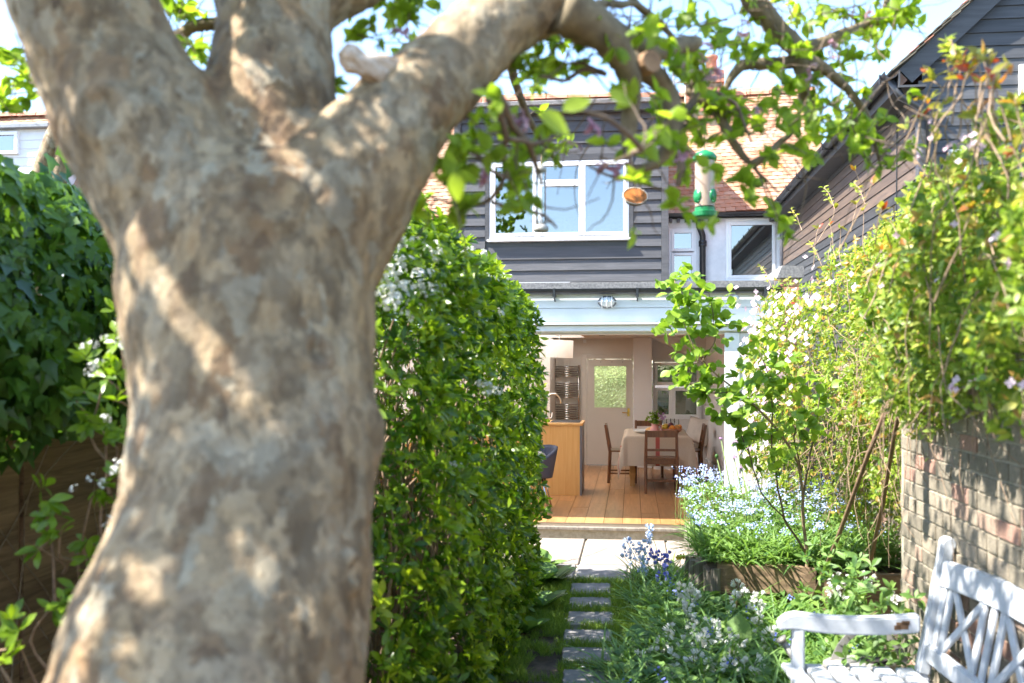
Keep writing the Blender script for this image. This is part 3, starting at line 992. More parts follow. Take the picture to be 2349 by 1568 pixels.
window(*wA, HY + .03, [(wA[0] + .03, wA[1] - .03, zy(1570, 577, HY), wA[3] - .03), (wA[0] + .03, wA[1] - .03, wA[2] + .03, zy(1570, 580, HY))], house, w=.05)
window(*wB, HY + .03, [(wB[0] + .05, wB[1] - .05, wB[2] + .05, wB[3] - .05)], house, w=.085)
b = MB(); b.box((rx0, HY + 1.3, 2.6), (rx1, HY + 1.35, 4.4)); b.build('room_wall', M['pale_wall'], house)
# soil pipe with swan neck
P = [WY(1602, 503, HY - .12), WY(1604, 520, HY - .13), WY(1612, 541, HY - .10), WY(1612, 560, HY - .09), WY(1612, 660, HY - .09)]
b = MB(); b.tube(P, 0.052, 12)
for py in (556, 563): b.tube([WY(1612, py - 3, HY - .09), WY(1612, py + 3, HY - .09)], 0.068, 12)
b.build('soil_pipe', M['black_plastic'], house, smooth=True)
P = [WY(1790, 497, HY - .08), WY(1794, 512, HY - .08), WY(1796, 645, HY - .08)]
b = MB(); b.tube(P, 0.042, 10)
b.tube([WY(1794, 505, HY - .08), WY(1794.5, 516, HY - .08)], 0.058, 10); b.build('downpipe', M['grey_plastic'], house, smooth=True)
def gutter(name, a, b_, r, mat, root, n=2):
    a, b_ = Vector(a), Vector(b_)
    d = (b_ - a).normalized(); side = d.cross(Vector((0, 0, 1))).normalized()
    m = MB(); K = 9
    for rr in (r, r * .88):
        for p in (a, b_):
            for k in range(K):
                an = math.pi * k / (K - 1)
                m.v.append(tuple(p + side * math.cos(an) * rr - Vector((0, 0, 1)) * math.sin(an) * rr))
    for s in (0, 2 * K):
        for k in range(K - 1):
            f = (s + k, s + k + 1, s + K + k + 1, s + K + k)
            m.f.append(f if s == 0 else f[::-1]); m.m.append(0)
    for e in (0, K):
        for k in range(K - 1):
            m.f.append((e + k, e + k + 1, 2 * K + e + k + 1, 2 * K + e + k)); m.m.append(0)
    for k in (0, K - 1):
        m.f.append((k, K + k, 3 * K + k, 2 * K + k)); m.m.append(0)
    return m.build(name, mat, root, smooth=False)
gz = zy(1650, 488, HY - .2)
gutter('gutter', (dx1 + .02, HY - .16, gz), (2.5, HY - .16, gz), .06, M['black_plastic'], house)
b = MB(); b.box((rx0, HY - .09, gz - .07), (rx1, HY - .001, gz + .03)); b.build('eaves_board', M['dark'], house)
for k in range(7):
    x = rx0 + .1 + k * .13
    b = MB(); b.box((x, HY - .14, gz - .13), (x + .05, HY - .002, gz - .072)); b.build('rafter_foot', M['black_board'], house)

# ---- tiled roof: each tile in view its own piece
RP = math.radians(50)
E0 = Vector((0, HY - .10, zy(1650, 484, HY - .1)))
rise = 3.30
roof_b = MB()
x0r, x1r = -15.5, 3.2
up = Vector((0, math.cos(RP), math.sin(RP)))
A, B_ = E0, E0 + up * rise
roof_b.add([(x0r, A.y, A.z - .05), (x1r, A.y, A.z - .05), (x1r, B_.y, B_.z - .05), (x0r, B_.y, B_.z - .05), (x0r, 2 * B_.y - A.y, A.z), (x1r, 2 * B_.y - A.y, A.z)], [(0, 1, 2, 3), (3, 2, 5, 4)])
roof = roof_b.build('roof', M['terracotta'], house)
tv, tf = [], []
tile_shape = np.array([(-.5, 0, 0), (.5, 0, 0), (.5, 1, 0), (-.5, 1, 0), (-.5, 0, 1), (.5, 0, 1), (.5, 1, 1), (-.5, 1, 1), (0, 0, 1.25), (0, 0, .25), (0, 1, 1.25)], float)
tile_q = np.array([(4, 8, 10, 7), (8, 5, 6, 10), (0, 9, 8, 4), (9, 1, 5, 8), (1, 2, 6, 5), (3, 0, 4, 7)])
tiles = []
for r_ in range(33):
    s = r_ * 0.1 + random.uniform(-.006, .006)
    off = 0.085 if r_ % 2 else 0
    sag = 0
    k = 0
    x = x0r + off
    while x < x1r:
        cxp = x + .083
        if not (dx0 - .02 < cxp < dx1 + .02 and r_ < 18):
            sagz = -0.035 * math.sin(cxp * 1.3 + 1) - 0.02 * math.sin(s * 2.2 + cxp)
            tiles.append((cxp, s, sagz, random.gauss(0, .006), random.gauss(0, .008), min(1, max(0, .55 + .28 * noise.noise(Vector((cxp * .9, s * 1.3, 0))) + random.gauss(0, .13))), random.uniform(.158, .166)))
        x += 0.169
tl = np.array(tiles)
pos = np.array([(x, E0.y + up.y * s, E0.z + up.z * s + sg) for x, s, sg, *_ in tiles])
px, py, t = project(pos)
vis = ((px > 1535) & (px < 1830) & (py > 220) & (py < 500)) | ((px > 930) & (px < 1046) & (py > 280) & (py < 500)) | ((px < 190) & (px > 40) & (py > 330) & (py < 490))
d2 = np.where(vis, py + 0.0 * px, -1e9)
ids = np.argsort(-d2)[:295]
single = np.zeros(len(tl), bool); single[ids[d2[ids] > -1e8]] = True
tq = [0.08, .25, .4, .55, .7, .85, .97]
tmesh = [np_mesh('tile', tile_shape, [tile_q], M['tile'], np.array([q]), False, len(tile_shape)) for q in tq]
Rm = Matrix.Rotation(RP, 3, 'X')
o3 = Vector((0, HY, 0))
rv, rt = [], []
for i, (x, s, sg, tw, tl_, tn, w) in enumerate(tiles):
    base = Vector(pos[i]) - o3
    R = Rm @ Matrix.Rotation(tw, 3, 'Z') @ Matrix.Rotation(-0.085 + tl_, 3, 'X')
    if single[i]:
        o = bpy.data.objects.new('tile', tmesh[int(tn * 6.99)])
        col.objects.link(o); o.parent = roof
        o.matrix_local = Matrix.Translation(base) @ (R @ Matrix.Diagonal(Vector((w, .24, .017)))).to_4x4()
    else:
        Mx = np.array(R @ Matrix.Diagonal(Vector((w, .24, .017))))
        rv.append(tile_shape @ Mx.T + np.array(base)); rt.append(tn)
K = len(tile_shape)
me = np_mesh('tiling', np.concatenate(rv), [np.concatenate([tile_q + i * K for i in range(len(rv))])], M['tile'], np.array(rt), False, K)
tag(link('tiling', me, roof), kind='stuff')
x = x0r
while x < x1r:                                            # half-round ridge tiles
    b = MB(); rz = -0.03 * math.sin(x * 1.1) + random.uniform(-.008, .008)
    ring = [(math.cos(a) * .13, math.sin(a) * .11) for a in np.linspace(0, math.pi, 7)]
    vs = [(xx, B_.y + c, B_.z - .03 + rz + s_) for xx in (x + .004, x + .41) for c, s_ in ring]
    b.add(vs, [(k, k + 1, k + 8, k + 7) for k in range(6)] + [tuple(range(6, -1, -1)), tuple(range(7, 14))])
    b.build('ridge_tile', M['terracotta'], roof); x += 0.42

# ---- chimney, pots, aerials
cx0, cx1, cyf = xy(1573, 18.6), xy(1657, 18.6), 18.6
ctop = zy(1615, 170, 18.6)
chim = MB(); chim.box((cx0, cyf, 4.6), (cx1, cyf + .6, ctop - .14))
ch = chim.build('chimney', M['mortar'], house)
zc = zy(1615, 330, 18.6); n = 0
while zc < ctop:
    grow_ = 0.035 if zc > ctop - .22 else 0.0
    x = cx0 - grow_ - (0.1 if n % 2 else 0)
    while x < cx1 + grow_ - .02:
        xa, xb = max(x, cx0 - grow_), min(x + .21, cx1 + grow_)
        if xb - xa > .03:
            b = MB(); b.box((xa + .004, cyf - .012 - grow_, zc), (xb - .004, cyf + .09, zc + .064))
            o = b.build('brick', M['terracotta'] if random.random() < .6 else M['brick'], ch)
        x += .222
    for yy in np.arange(cyf + .1, cyf + .6, .222):
        b = MB(); b.box((cx1 + grow_ - .08, yy, zc), (cx1 + .012 + grow_, yy + .21, zc + .064)); b.build('brick', M['terracotta'], ch)
    zc += .0745; n += 1
for px_ in (1588, 1632):
    b = MB(); b.lathe([(.12, 0), (.125, .05), (.105, .10), (.098, .36), (.12, .38), (.12, .43), (.08, .43), (.08, .2)], (xy(px_, cyf + .3), cyf + .3, ctop - .02), 16)
    b.build('chimney_pot', M['terracotta'], house, smooth=True)
b = MB()
mx = xy(1545, 18.7)
b.tube([(mx, 18.7, zy(1545, 250, 18.7)), (mx, 18.7, zy(1545, 118, 18.7))], .017, 8)
b.beam((mx - .06, 18.7, zy(1545, 189, 18.7)), (cx0 + .1, 18.75, zy(1545, 189, 18.7)), .03, .03)
p0, p1 = WY(1470, 76, 18.7), WY(1527, 55, 18.7)
b.tube([p0, p1], .012, 6)
for u in np.linspace(0.05, 0.98, 13):
    c = p0.lerp(p1, u); b.tube([c + Vector((-.01, -.16, -.02)), c + Vector((.01, .16, .02))], .004, 4)
b.tube([p1, WY(1546, 100, 18.7)], .012, 6); b.tube([WY(1546, 120, 18.7), WY(1546, 95, 18.7)], .015, 6)
tag(b.build('aerial', M['aerial']), 'silvery television aerial on a mast beside the brick chimney', 'aerial')

# ---- the neighbour's white roof window far left
nb_ = thing('neighbour_dormer', 'white boarded dormer on the tiled roof at the far left', 'dormer', (xy(40, 16.9), 16.9, 5))
nx0, nx1 = xy(-90, 16.9), xy(108, 16.9)
nz0, nz1 = zy(50, 356, 16.9), zy(50, 296, 16.9)
b = MB(); b.box((nx0, 16.95, nz0 - .5), (nx1, 18.6, nz1)); b.build('wall', M['render'], nb_)
for k in range(7):
    z = nz0 - .5 + k * .155
    lap_board((nx0, 16.95), (nx1, 16.95), z, z + .15, (0, -1), .026).build('board', M['white_paint'], nb_)
b = MB(); b.box((nx0 - .1, 16.8, nz1), (nx1 + .08, 18.5, nz1 + .08)); b.build('roof', M['lead'], nb_, bevel=.01)
wi = MB(); rect_frame(wi, xy(-40, 16.85), xy(38, 16.85), nz0 + .02, nz1 - .05, .06, 16.86, 16.95); wi = wi.build('window', M['upvc'], nb_)
p = MB(); p.box((xy(-36, 16.85), 16.9, nz0 + .05), (xy(34, 16.85), 16.91, nz1 - .08)); p.build('pane', M['pane'], wi)

# ================================================================== kitchen extension
kit = thing('kitchen_extension', 'single storey flat-roofed kitchen wide open to the garden', 'house', (0, KY, 0))
KX0, KX1, FZ, CZ = -3.3, 1.17, 0.15, 2.25
OX0, OX1 = -2.9, 0.955
zk = lambda py: zy(1400, py, KY)
b = MB()
b.box((KX0 - .25, KY, -.1), (OX0, KY + .22, zk(765))); b.box((KX0 - .25, KY + .22, -.1), (KX0, BY + .1, 2.62))
b.build('wall', M['pale_wall'], kit)
b = MB(); b.box((KX1, KY + .25, -.1), (KX1 + .28, BY + .1, 2.62)); b.build('wall', M['pale_wall'], kit)
b = MB(); b.box((OX1, KY, -.1), (KX1 + .28, KY + .24, zk(765))); b.build('door_post', M['pale_wall'], kit, bevel=.004)
b = MB(); b.box((OX1 - .02, KY - .015, FZ), (OX1 + .13, KY + .0, zk(765))); b.build('post_cover', M['white_paint'], kit, bevel=.003)
b = MB(); b.box((KX0 - .25, KY - .0, zk(764)), (KX1 + .28, KY + .24, 2.62)); b.build('beam', M['white_paint'], kit)
b = MB(); b.box((KX0 - .25, KY - .03, zk(707)), (KX1 + .28, KY - .002, zk(668))); b.build('fascia_board', M['white_paint'], kit, bevel=.003)
b = MB(); b.box((KX0 - .25, KY - .028, zk(740)), (KX1 + .28, KY - .002, zk(708))); b.build('fascia_board', M['white_paint'], kit, bevel=.003)
b = MB(); b.box((KX0 - .25, KY - .10, zk(746)), (KX1 + .28, KY - .002, zk(741))); b.build('ledge', M['white_paint'], kit, bevel=.004)
b = MB(); b.box((KX0 - .25, KY - .05, zk(761)), (KX1 + .28, KY - .002, zk(747))); b.build('track_cover', M['white_paint'], kit, bevel=.004)
b = MB(); b.box((OX0, KY + .02, zk(768)), (OX1, KY + .16, zk(764.5))); b.build('head_seal', M['ceiling'], kit)
RX1 = xy(1788, KY)
b = MB(); b.box((KX0 - .4, KY - .06, zk(667)), (RX1, KY + .14, zk(648))); b.build('roof_edge', M['felt'], kit, bevel=.018, segs=2)
b = MB()
for a_, c_ in (((KX0 - .35, KY + .14), (-2.96, HY - .01)), ((-.69, KY + .14), (KX1 + .28, HY - .01)), ((-2.96, KY + .14), (-.69, 11.14)), ((-2.96, 16.06), (-.69, HY - .01))): b.box((*a_, 2.50), (*c_, 2.61))
b.build('flat_roof', M['felt'], kit)
gutter('gutter', (RX1 - .0, KY - .115, zk(666)), (KX0 - .4, KY - .115, zk(663)), .052, M['black_plastic'], kit)
for px_ in (1272, 1462, 1754):
    x = xy(px_, KY - .1)
    b = MB(); b.box((x - .014, KY - .172, zk(683)), (x + .014, KY - .03, zk(677))); b.box((x - .012, KY - .178, zk(684)), (x + .012, KY - .168, zk(664)))
    b.tube([(x, KY - .16, zk(681)), (x, KY - .035, zk(691))], .008, 6); b.build('gutter_bracket', M['black_plastic'], kit)
# party wall with sloping coping at the right end
p0, p1 = xy(1786, 10.5), xy(1830, 10.5)
b = MB(); b.box((p0, 10.42, -.1), (p1, 10.75, zy(1800, 640, 10.5))); pier = b.build('pier', M['mortar'], kit)
zc = 1.2; n = 0
while zc < zy(1800, 646, 10.5):
    for k in range(2):
        xa = p0 + (k * .115 if n % 2 else k * .115); b = MB()
        b.box((xa - .004, 10.405, zc), (min(xa + .108, p1), 10.45, zc + .064)); b.build('brick', M['terracotta'], pier)
    zc += .0745; n += 1
b = MB(); b.add([(p0 - .03, 10.38, zy(1790, 640, 10.5)), (p1 + .04, 10.38, zy(1790, 640, 10.5)), (p1 + .04, 10.38, zy(1790, 614, 10.5)), (p0 + .02, 10.38, zy(1790, 612, 10.5)),
                 (p0 - .03, 16.9, zy(1790, 640, 10.5)), (p1 + .04, 16.9, zy(1790, 640, 10.5)), (p1 + .04, 16.9, zy(1790, 614, 10.5)), (p0 + .02, 16.9, zy(1790, 612, 10.5))],
                [(0, 1, 2, 3), (7, 6, 5, 4), (0, 4, 5, 1), (1, 5, 6, 2), (2, 6, 7, 3), (3, 7, 4, 0)])
b.build('coping', M['felt'], kit)
# threshold
b = MB(); b.box((OX0, KY - .09, 0.02), (OX1 + .1, KY + .06, FZ - .035)); b.build('step_face', M['mortar'], kit)
b = MB(); b.box((OX0, KY - .12, FZ - .034), (OX1 + .02, KY + .03, FZ - .004)); b.build('door_sill', M['post_wood'], kit, bevel=.004)
b = MB(); b.box((OX0, KY - .045, FZ - .003), (OX1 + .02, KY - .03, FZ + .012)); b.box((OX0, KY + .03, FZ - .002), (OX1, KY + .05, FZ + .016)); b.build('door_track', M['brushed'], kit)

# floor of planks
floor = thing('floor', None, None, (0, 13.4, FZ)); floor['kind'] = 'structure'; floor['label'] = 'worn orange-brown oak plank floor of the kitchen'
b = MB(); b.box((KX0, KY + .05, FZ - .1), (KX1, BY, FZ - .008)); b.build('subfloor', M['dark'], floor)
x = KX0; c_ = 0
while x < KX1 - .01:
    w = min(.198, KX1 - x); y = KY + .05 - random.uniform(0, 1.6)
    while y < BY:
        L = random.uniform(1.3, 2.0); ya, yb = max(y, KY + .05), min(y + L, BY)
        if yb - ya > .05:
            b = MB(); h = random.uniform(-.0008, .0008); b.box((x + .0012, ya + .001, FZ - .02), (x + w - .0012, yb - .001, FZ + h)); b.build('plank', M['plank'], floor)
        y += L
    x += .2; c_ += 1

# back wall, door, window, ceiling
bz = lambda py, px=1400: zy(px, py, BY)
dL, dR, dT = xy(1340, BY), xy(1453, BY), bz(820)
gL, gR, gB, gT = xy(1363, BY), xy(1437, BY), bz(936), bz(840)
pl, pr = xy(1452.5, 16.25), xy(1495.5, 16.25)
vL, vR, vB, vT = xy(1497, 16.45), KX1 - .05, zy(1540, 962, 16.45), zy(1540, 826, 16.45)
b = MB()
b.box((KX0, BY, FZ), (dL, BY + .1, CZ + .1)); b.box((dL, BY, dT), (pl, BY + .1, CZ + .1))
b.build('back_wall', M['wall_paint'], kit)
b = MB(); b.box((pl, 16.2, FZ), (pr, BY + .1, CZ + .05)); b.build('pillar', M['pale_wall'], kit, bevel=.004)
b = MB(); b.box((pr, 16.45, vT), (KX1, BY + .1, CZ + .05)); b.box((pr, 16.45, FZ), (KX1, BY + .1, vB)); b.box((vR, 16.451, vB), (KX1, BY + .1, vT)); b.build('window_wall', M['pale_wall'], kit)
b = MB(); b.add([(pr, 16.1, CZ), (KX1, 16.1, CZ - .42), (KX1, 16.1, CZ), (pr, 16.449, CZ), (KX1, 16.449, CZ - .42), (KX1, 16.449, CZ)], [(0, 1, 2), (5, 4, 3), (0, 3, 4, 1), (1, 4, 5, 2), (2, 5, 3, 0)])
b.build('sloping_soffit', M['pale_wall'], kit)
LX0, LX1, LY0, LY1 = -2.9, -.75, 11.2, 16.0                # roof light added out of view, to brighten the kitchen
b = MB()
for a_, c_ in (((KX0, KY + .24), (LX0, BY)), ((LX1, KY + .24), (KX1, BY)), ((LX0, KY + .24), (LX1, LY0)), ((LX0, LY1), (LX1, BY))): b.box((*a_, CZ), (*c_, CZ + .08))
b.build('ceiling', M['ceiling'], kit)
b = MB(); rect = ((LX0 - .06, LY0 - .06, LX1 + .06, LY0), (LX0 - .06, LY1, LX1 + .06, LY1 + .06), (LX0 - .06, LY0, LX0, LY1), (LX1, LY0, LX1 + .06, LY1))
for q in rect: b.box((q[0], q[1], CZ + .081), (q[2], q[3], 2.74))
rl = b.build('added_roof_light', M['upvc'], kit)
b = MB(); b.box((LX0, LY0, 2.70), (LX1, LY1, 2.706)); b.build('pane', M['opal'], rl)
for px_, py_ in ((1282, 769.5), (1381, 770)):
    d = ray(px_, 771); k = (CZ - .004 - EYE) / d.z
    b = MB(); b.lathe([(.045, 0), (.045, .004)], (d.x * k, min(d.y * k, 15.6), CZ - .005), 14); b.build('downlight', M['dark_hole'], kit)
b = MB(); b.box((xy(1338, BY), BY - .03, bz(787)), (xy(1345, BY), BY, bz(779))); b.build('wall_sensor', M['white_paint'], kit)
b = MB(); f = .055
b.box((dL - .04, BY - .025, FZ), (dL + .045, BY + .02, dT + .05)); b.box((dL + .045, BY - .026, dT - .03), (pl - .002, BY + .02, dT + .05))
b.build('door_frame', M['door_paint'], kit, bevel=.006)
dl, dr = dL + .048, pl - .004
b = MB()
b.box((dl, BY - .012, FZ + .008), (gL, BY + .03, dT - .034)); b.box((gR, BY - .012, FZ + .008), (dr, BY + .03, dT - .034))
b.box((gL, BY - .0121, FZ + .008), (gR, BY + .03, gB)); b.box((gL, BY - .0121, gT), (gR, BY + .03, dT - .034))
door = b.build('door', M['door_paint'], kit)
m_ = MB(); rect_frame(m_, gL - .012, gR + .012, gB - .012, gT + .012, .016, BY - .02, BY - .011); m_.build('bead', M['door_paint'], door)
p = MB(); p.box((gL, BY + .004, gB), (gR, BY + .01, gT)); p.build('pane', M['frosted'], door)
hx, hz = xy(1442, BY), bz(947)
b = MB(); b.box((hx - .022, BY - .02, hz - .06), (hx + .018, BY - .0125, hz + .075)); b.tube([(hx, BY - .02, hz), (hx, BY - .06, hz), (hx - .02, BY - .062, hz), (hx - .105, BY - .058, hz + .006)], .009, 8)
b.build('handle', M['brass'], door, bevel=.001)
b = MB()
for px_ in (1378, 1404, 1428): b.lathe([(.006, 0), (.006, .003)], (xy(px_, BY), BY - .014, bz(831)), 8, M=Matrix.Rotation(math.pi / 2, 4, 'X'))
b.build('hook', M['dark'], door)
# the inner window
zw = lambda py: zy(1540, py, 16.45)
xw = lambda px: xy(px, 16.45)
window(vL, vR, vB, vT, 16.44, [(vL + .03, vR - .03, zw(884), zw(832)), (vL + .03, xw(1541), zw(958), zw(890)), (xw(1541.5), vR - .03, zw(958), zw(890))], kit, w=.04, pane=M['inner_pane'], sill=False, name='inner_window')
b = MB(); b.box((pr - .05, 15.9, zy(1600, 1022, 16)), (KX1 - .002, 16.449, zy(1600, 1017, 16))); b.build('window_seat', M['white_paint'], kit, bevel=.004)
b = MB(); b.box((pr + .02, 15.98, FZ), (xw(1600), 16.0, zy(1600, 1022.5, 16))); b.box((xw(1600) + .004, 15.98, FZ), (KX1 - .003, 16.0, zy(1600, 1022.5, 16))); b.build('seat_panel', M['pale_wall'], kit)
b = MB(); b.box((KX1 - .022, 11.0, FZ), (KX1 - .001, 15.98, FZ + .17)); b.box((KX1 - .026, 11.0, FZ + .171), (KX1 - .001, 15.98, FZ + .19)); b.build('skirting', M['white_paint'], kit)
b = MB(); b.box((KX0, 15.4, FZ), (xy(1262, 15.4), BY - .002, CZ - .02)); b.build('tall_cupboard', M['wall_paint'], kit, bevel=.004)
b = MB()
for py in (872, 905): b.box((xy(1246, 15.4), 15.393, zy(1246, py, 15.4)), (xy(1259, 15.4), 15.3995, zy(1246, py - 1.2, 15.4)))
b.build('shelf_line', M['door_paint'], kit)

# wall lamp and alarm sensor on the fascia
lamp = thing('bulkhead_lamp', 'round white caged bulkhead lamp on the white fascia under the gutter', 'lamp', (xy(1391, KY), KY - .03, zk(694)))
c = Vector((xy(1393, KY), KY - .03, zk(694)))
Rx = Matrix.Rotation(math.pi / 2, 4, 'X') @ Matrix.Diagonal(Vector((1.45, 1, 1, 1)))
b = MB(); b.lathe([(.066, 0), (.066, .02), (.055, .03)], c, 20, M=Rx); b.build('base', M['grey_plastic'], lamp)
b = MB(); b.lathe([(.055, .028), (.052, .06), (.035, .085), (0.0001, .095)], c, 20, M=Rx); b.build('glass', M['white_china'], lamp, smooth=True)
b = MB()
for dx_ in (-.05, 0, .05): b.tube([c + Vector((dx_, -.03, -.062)), c + Vector((dx_, -.09, -.04)), c + Vector((dx_, -.105, 0)), c + Vector((dx_, -.09, .04)), c + Vector((dx_, -.03, .062))], .0055, 6)
b.tube([c + Vector((-.095, -.03, 0)), c + Vector((-.06, -.095, 0)), c + Vector((.06, -.095, 0)), c + Vector((.095, -.03, 0))], .0055, 6)
b.build('cage', M['white_paint'], lamp)
c = Vector((xy(1683, KY), KY - .03, zk(687)))
sens = thing('movement_sensor', 'small round white movement sensor at the right of the fascia', 'sensor', c)
b = MB(); b.box((c.x - .045, c.y - .03, c.z - .035), (c.x + .0, c.y, c.z + .035)); b.build('base', M['white_paint'], sens, bevel=.006)
b = MB(); b.ball(c + Vector((.01, -.045, -.005)), .042, 14, 9); b.build('eye', M['white_china'], sens, smooth=True)

# ================================================================== right-hand boarded building
SX, SY0, SY1 = 2.51, 9.1, 17.15
barn = thing('weatherboarded_building', 'tall black weatherboarded neighbouring building with gable at the upper right', 'building', (SX, SY0, 0))
EZ = 4.20
ew = Vector((SX - .2, 0, 4.42)); sl = math.tan(math.radians(43)); RXx = SX + 2.9
b = MB(); b.box((SX + .02, SY0 + .02, 0), (SX + .2, SY1, EZ + .25)); b.box((SX + .2, SY0 + .021, 0), (SX + 6.2, SY0 + .2, EZ + .25)); 
b.add([(SX + .2, SY0 + .03, EZ + .25), (SX + 5.8, SY0 + .03, EZ + .25), (RXx, SY0 + .03, ew.z + (RXx - ew.x) * sl - .1)], [(0, 1, 2)])
b.build('wall', M['black_plastic'], barn)
z = 1.4; i = 0
while z < EZ:
    brown = 3.45 < z < 4.1
    cut = 10.4 if brown else None
    if brown:
        lap_board((SX + .02, SY0 + .06), (SX + .02, SY1), z, z + .112, (-1, 0), .024).build('weatherboard', M['brown_board'], barn)
    else:
        lap_board((SX + .02, SY0 + .06), (SX + .02, SY1), z, z + .112, (-1, 0), .024).build('weatherboard', M['side_board'], barn)
    z += .115
z = 1.6
while z < ew.z + 2.6:
    xr = SX + 5.5 if z < ew.z else 2 * RXx - (ew.x + (z + .11 - ew.z) / sl) - .1
    xl = SX + .08 if z < ew.z else ew.x + (z + .11 - ew.z) / sl + .12
    if xr - xl > .2: lap_board((max(xl, SX + .08), SY0 + .02), (xr, SY0 + .02), z, z + .112, (0, -1), .026).build('weatherboard', M['black_board'], barn)
    z += .115
b = MB(); b.box((SX - .025, SY0 - .025, 0), (SX + .075, SY0 + .06, EZ + .1)); b.build('corner_board', M['black_board'], barn, bevel=.004)
# eaves, soffit, gutter
b = MB(); b.box((SX - .20, SY0 - .12, EZ + .02), (SX + .02, SY1, EZ + .04)); b.box((SX - .215, SY0 - .12, EZ + .02), (SX - .2, SY1, EZ + .17)); b.build('soffit', M['black_board'], barn)
gutter('gutter', (SX - .275, SY0 - .12, EZ + .16), (SX - .275, SY1, EZ + .14), .06, M['black_plastic'], barn)
for y in np.arange(SY0, SY1, .9):
    b = MB(); b.box((SX - .34, y, EZ + .085), (SX - .21, y + .03, EZ + .10)); b.box((SX - .345, y, EZ + .09), (SX - .335, y + .03, EZ + .17)); b.build('gutter_bracket', M['black_plastic'], barn)
dp = xy(2133, SY0 - .06)
b = MB(); b.tube([(SX - .26, SY0 - .05, EZ + .1), (SX - .18, SY0 - .07, EZ - .05), (dp, SY0 - .07, EZ - .2), (dp, SY0 - .07, .3)], .036, 10); b.build('downpipe', M['black_plastic'], barn, smooth=True)
b = MB(); b.tube([(SX - .005, SY0 + .75, EZ), (SX - .012, SY0 + .76, 3.0), (SX - .008, SY0 + .75, 1.6)], .006, 5); b.build('cable', M['black_plastic'], barn)
# roof slopes, verge tiles
def slope(p):
    return ew.z + (p - ew.x) * sl
b = MB()
b.add([(ew.x - .06, SY0 - .10, slope(ew.x - .06)), (RXx, SY0 - .10, slope(RXx)), (RXx, SY1, slope(RXx)), (ew.x - .06, SY1, slope(ew.x - .06)),
       (2 * RXx - ew.x, SY0 - .10, ew.z), (2 * RXx - ew.x, SY1, ew.z)], [(0, 1, 2, 3), (1, 4, 5, 2)])
rf = b.build('roof', M['terracotta'], barn)
u = 0.0; k = 0
while u < 4.2:
    base = Vector((ew.x - .06, 0, slope(ew.x - .06))) + Vector((math.cos(math.atan(sl)), 0, math.sin(math.atan(sl)))) * u
    for j in range(3):
        Rr = Matrix.Rotation(-math.atan(sl) + .09 + random.gauss(0, .015), 4, 'Y')
        b = MB(); y = SY0 - .13 + j * .168 - (.08 if k % 2 and j else 0)
        b.box((0, 0, .004), (.25, .164 - (.08 if (k % 2 and j == 0) else 0), .02), 0, Matrix.Translation(base + Vector((0, y, 0))) @ Rr)
        o = b.build('tile', [M['terracotta'], M['brick'], M['tile']][random.choice((0, 1, 1))], rf)
    u += .1; k += 1
b = MB()
ax = math.atan(sl)
Mv = Matrix.Translation((ew.x + .0, SY0 - .085, slope(ew.x) - .035)) @ Matrix.Rotation(-ax, 4, 'Y')
b.box((0, 0, -.16), (4.0, .03, 0.0), 0, Mv); b.build('barge_board', M['black_board'], barn)
for (pa, pb, ya, yb) in ((2174, 2222, 345, 430), (2336, 2420, 150, 230)):
    window(xy(pa, SY0), xy(pb, SY0), zy(pa, yb, SY0), zy(pa, ya, SY0), SY0 - .01, [(xy(pa, SY0) + .03, xy(pb, SY0) - .03, zy(pa, yb, SY0) + .03, zy(pa, ya, SY0) - .03)], barn, w=.04)
# ================================================================== the old apple tree
apple = thing('apple_tree', 'old apple tree with thick mottled forked trunk close to the camera', 'tree', W(500, 1568, 2.0) - Vector((0, 0, 1.25)))
R3 = origin_of(apple)

def P4(pts):
    return [(*W(px, py, t), r) for px, py, t, r in pts]

main_limbs = [
    [(420, 2500, 1.60, .30), (455, 1900, 1.74, .315), (484, 1568, 1.82, .283), (527, 1400, 1.87, .264), (566, 1230, 1.92, .243), (588, 1050, 1.97, .242), (587, 850, 2.02, .247), (578, 700, 2.06, .262), (568, 580, 2.09, .268), (560, 480, 2.12, .245), (558, 400, 2.14, .18), (556, 330, 2.16, .08)],
    [(590, 900, 2.04, .08), (540, 700, 2.07, .145), (450, 470, 2.08, .192), (345, 330, 2.08, .178), (272, 200, 2.08, .160), (225, 80, 2.08, .153), (170, -60, 2.08, .147), (60, -350, 2.1, .125), (-120, -700, 2.15, .095)],
    [(590, 850, 2.08, .10), (600, 600, 2.12, .175), (612, 380, 2.17, .172), (620, 250, 2.22, .152), (622, 150, 2.26, .140), (630, 50, 2.32, .138), (620, -120, 2.42, .13), (560, -420, 2.55, .11), (500, -750, 2.7, .075)],
    [(630, 60, 2.3, .095), (720, -30, 2.34, .102), (850, -95, 2.4, .10), (1080, -200, 2.45, .082), (1300, -330, 2.55, .055)],
    [(600, 900, 2.05, .08), (660, 680, 2.07, .155), (740, 510, 2.09, .175), (815, 400, 2.11, .150), (890, 305, 2.14, .122), (975, 205, 2.19, .103), (1075, 112, 2.25, .096), (1185, 24, 2.30, .092), (1290, 6, 2.34, .064), (1370, 72, 2.37, .046)],
]
S = np.array(SUN)
def t_front(px, py):
    """distance of the trunk's near face"""
    y = np.interp(py, [-100, 50, 250, 480, 850, 1230, 1568], [2.28, 2.18, 2.06, 1.87, 1.77, 1.68, 1.55])
    return y + .10 * (abs(px - 585) / 290) ** 2
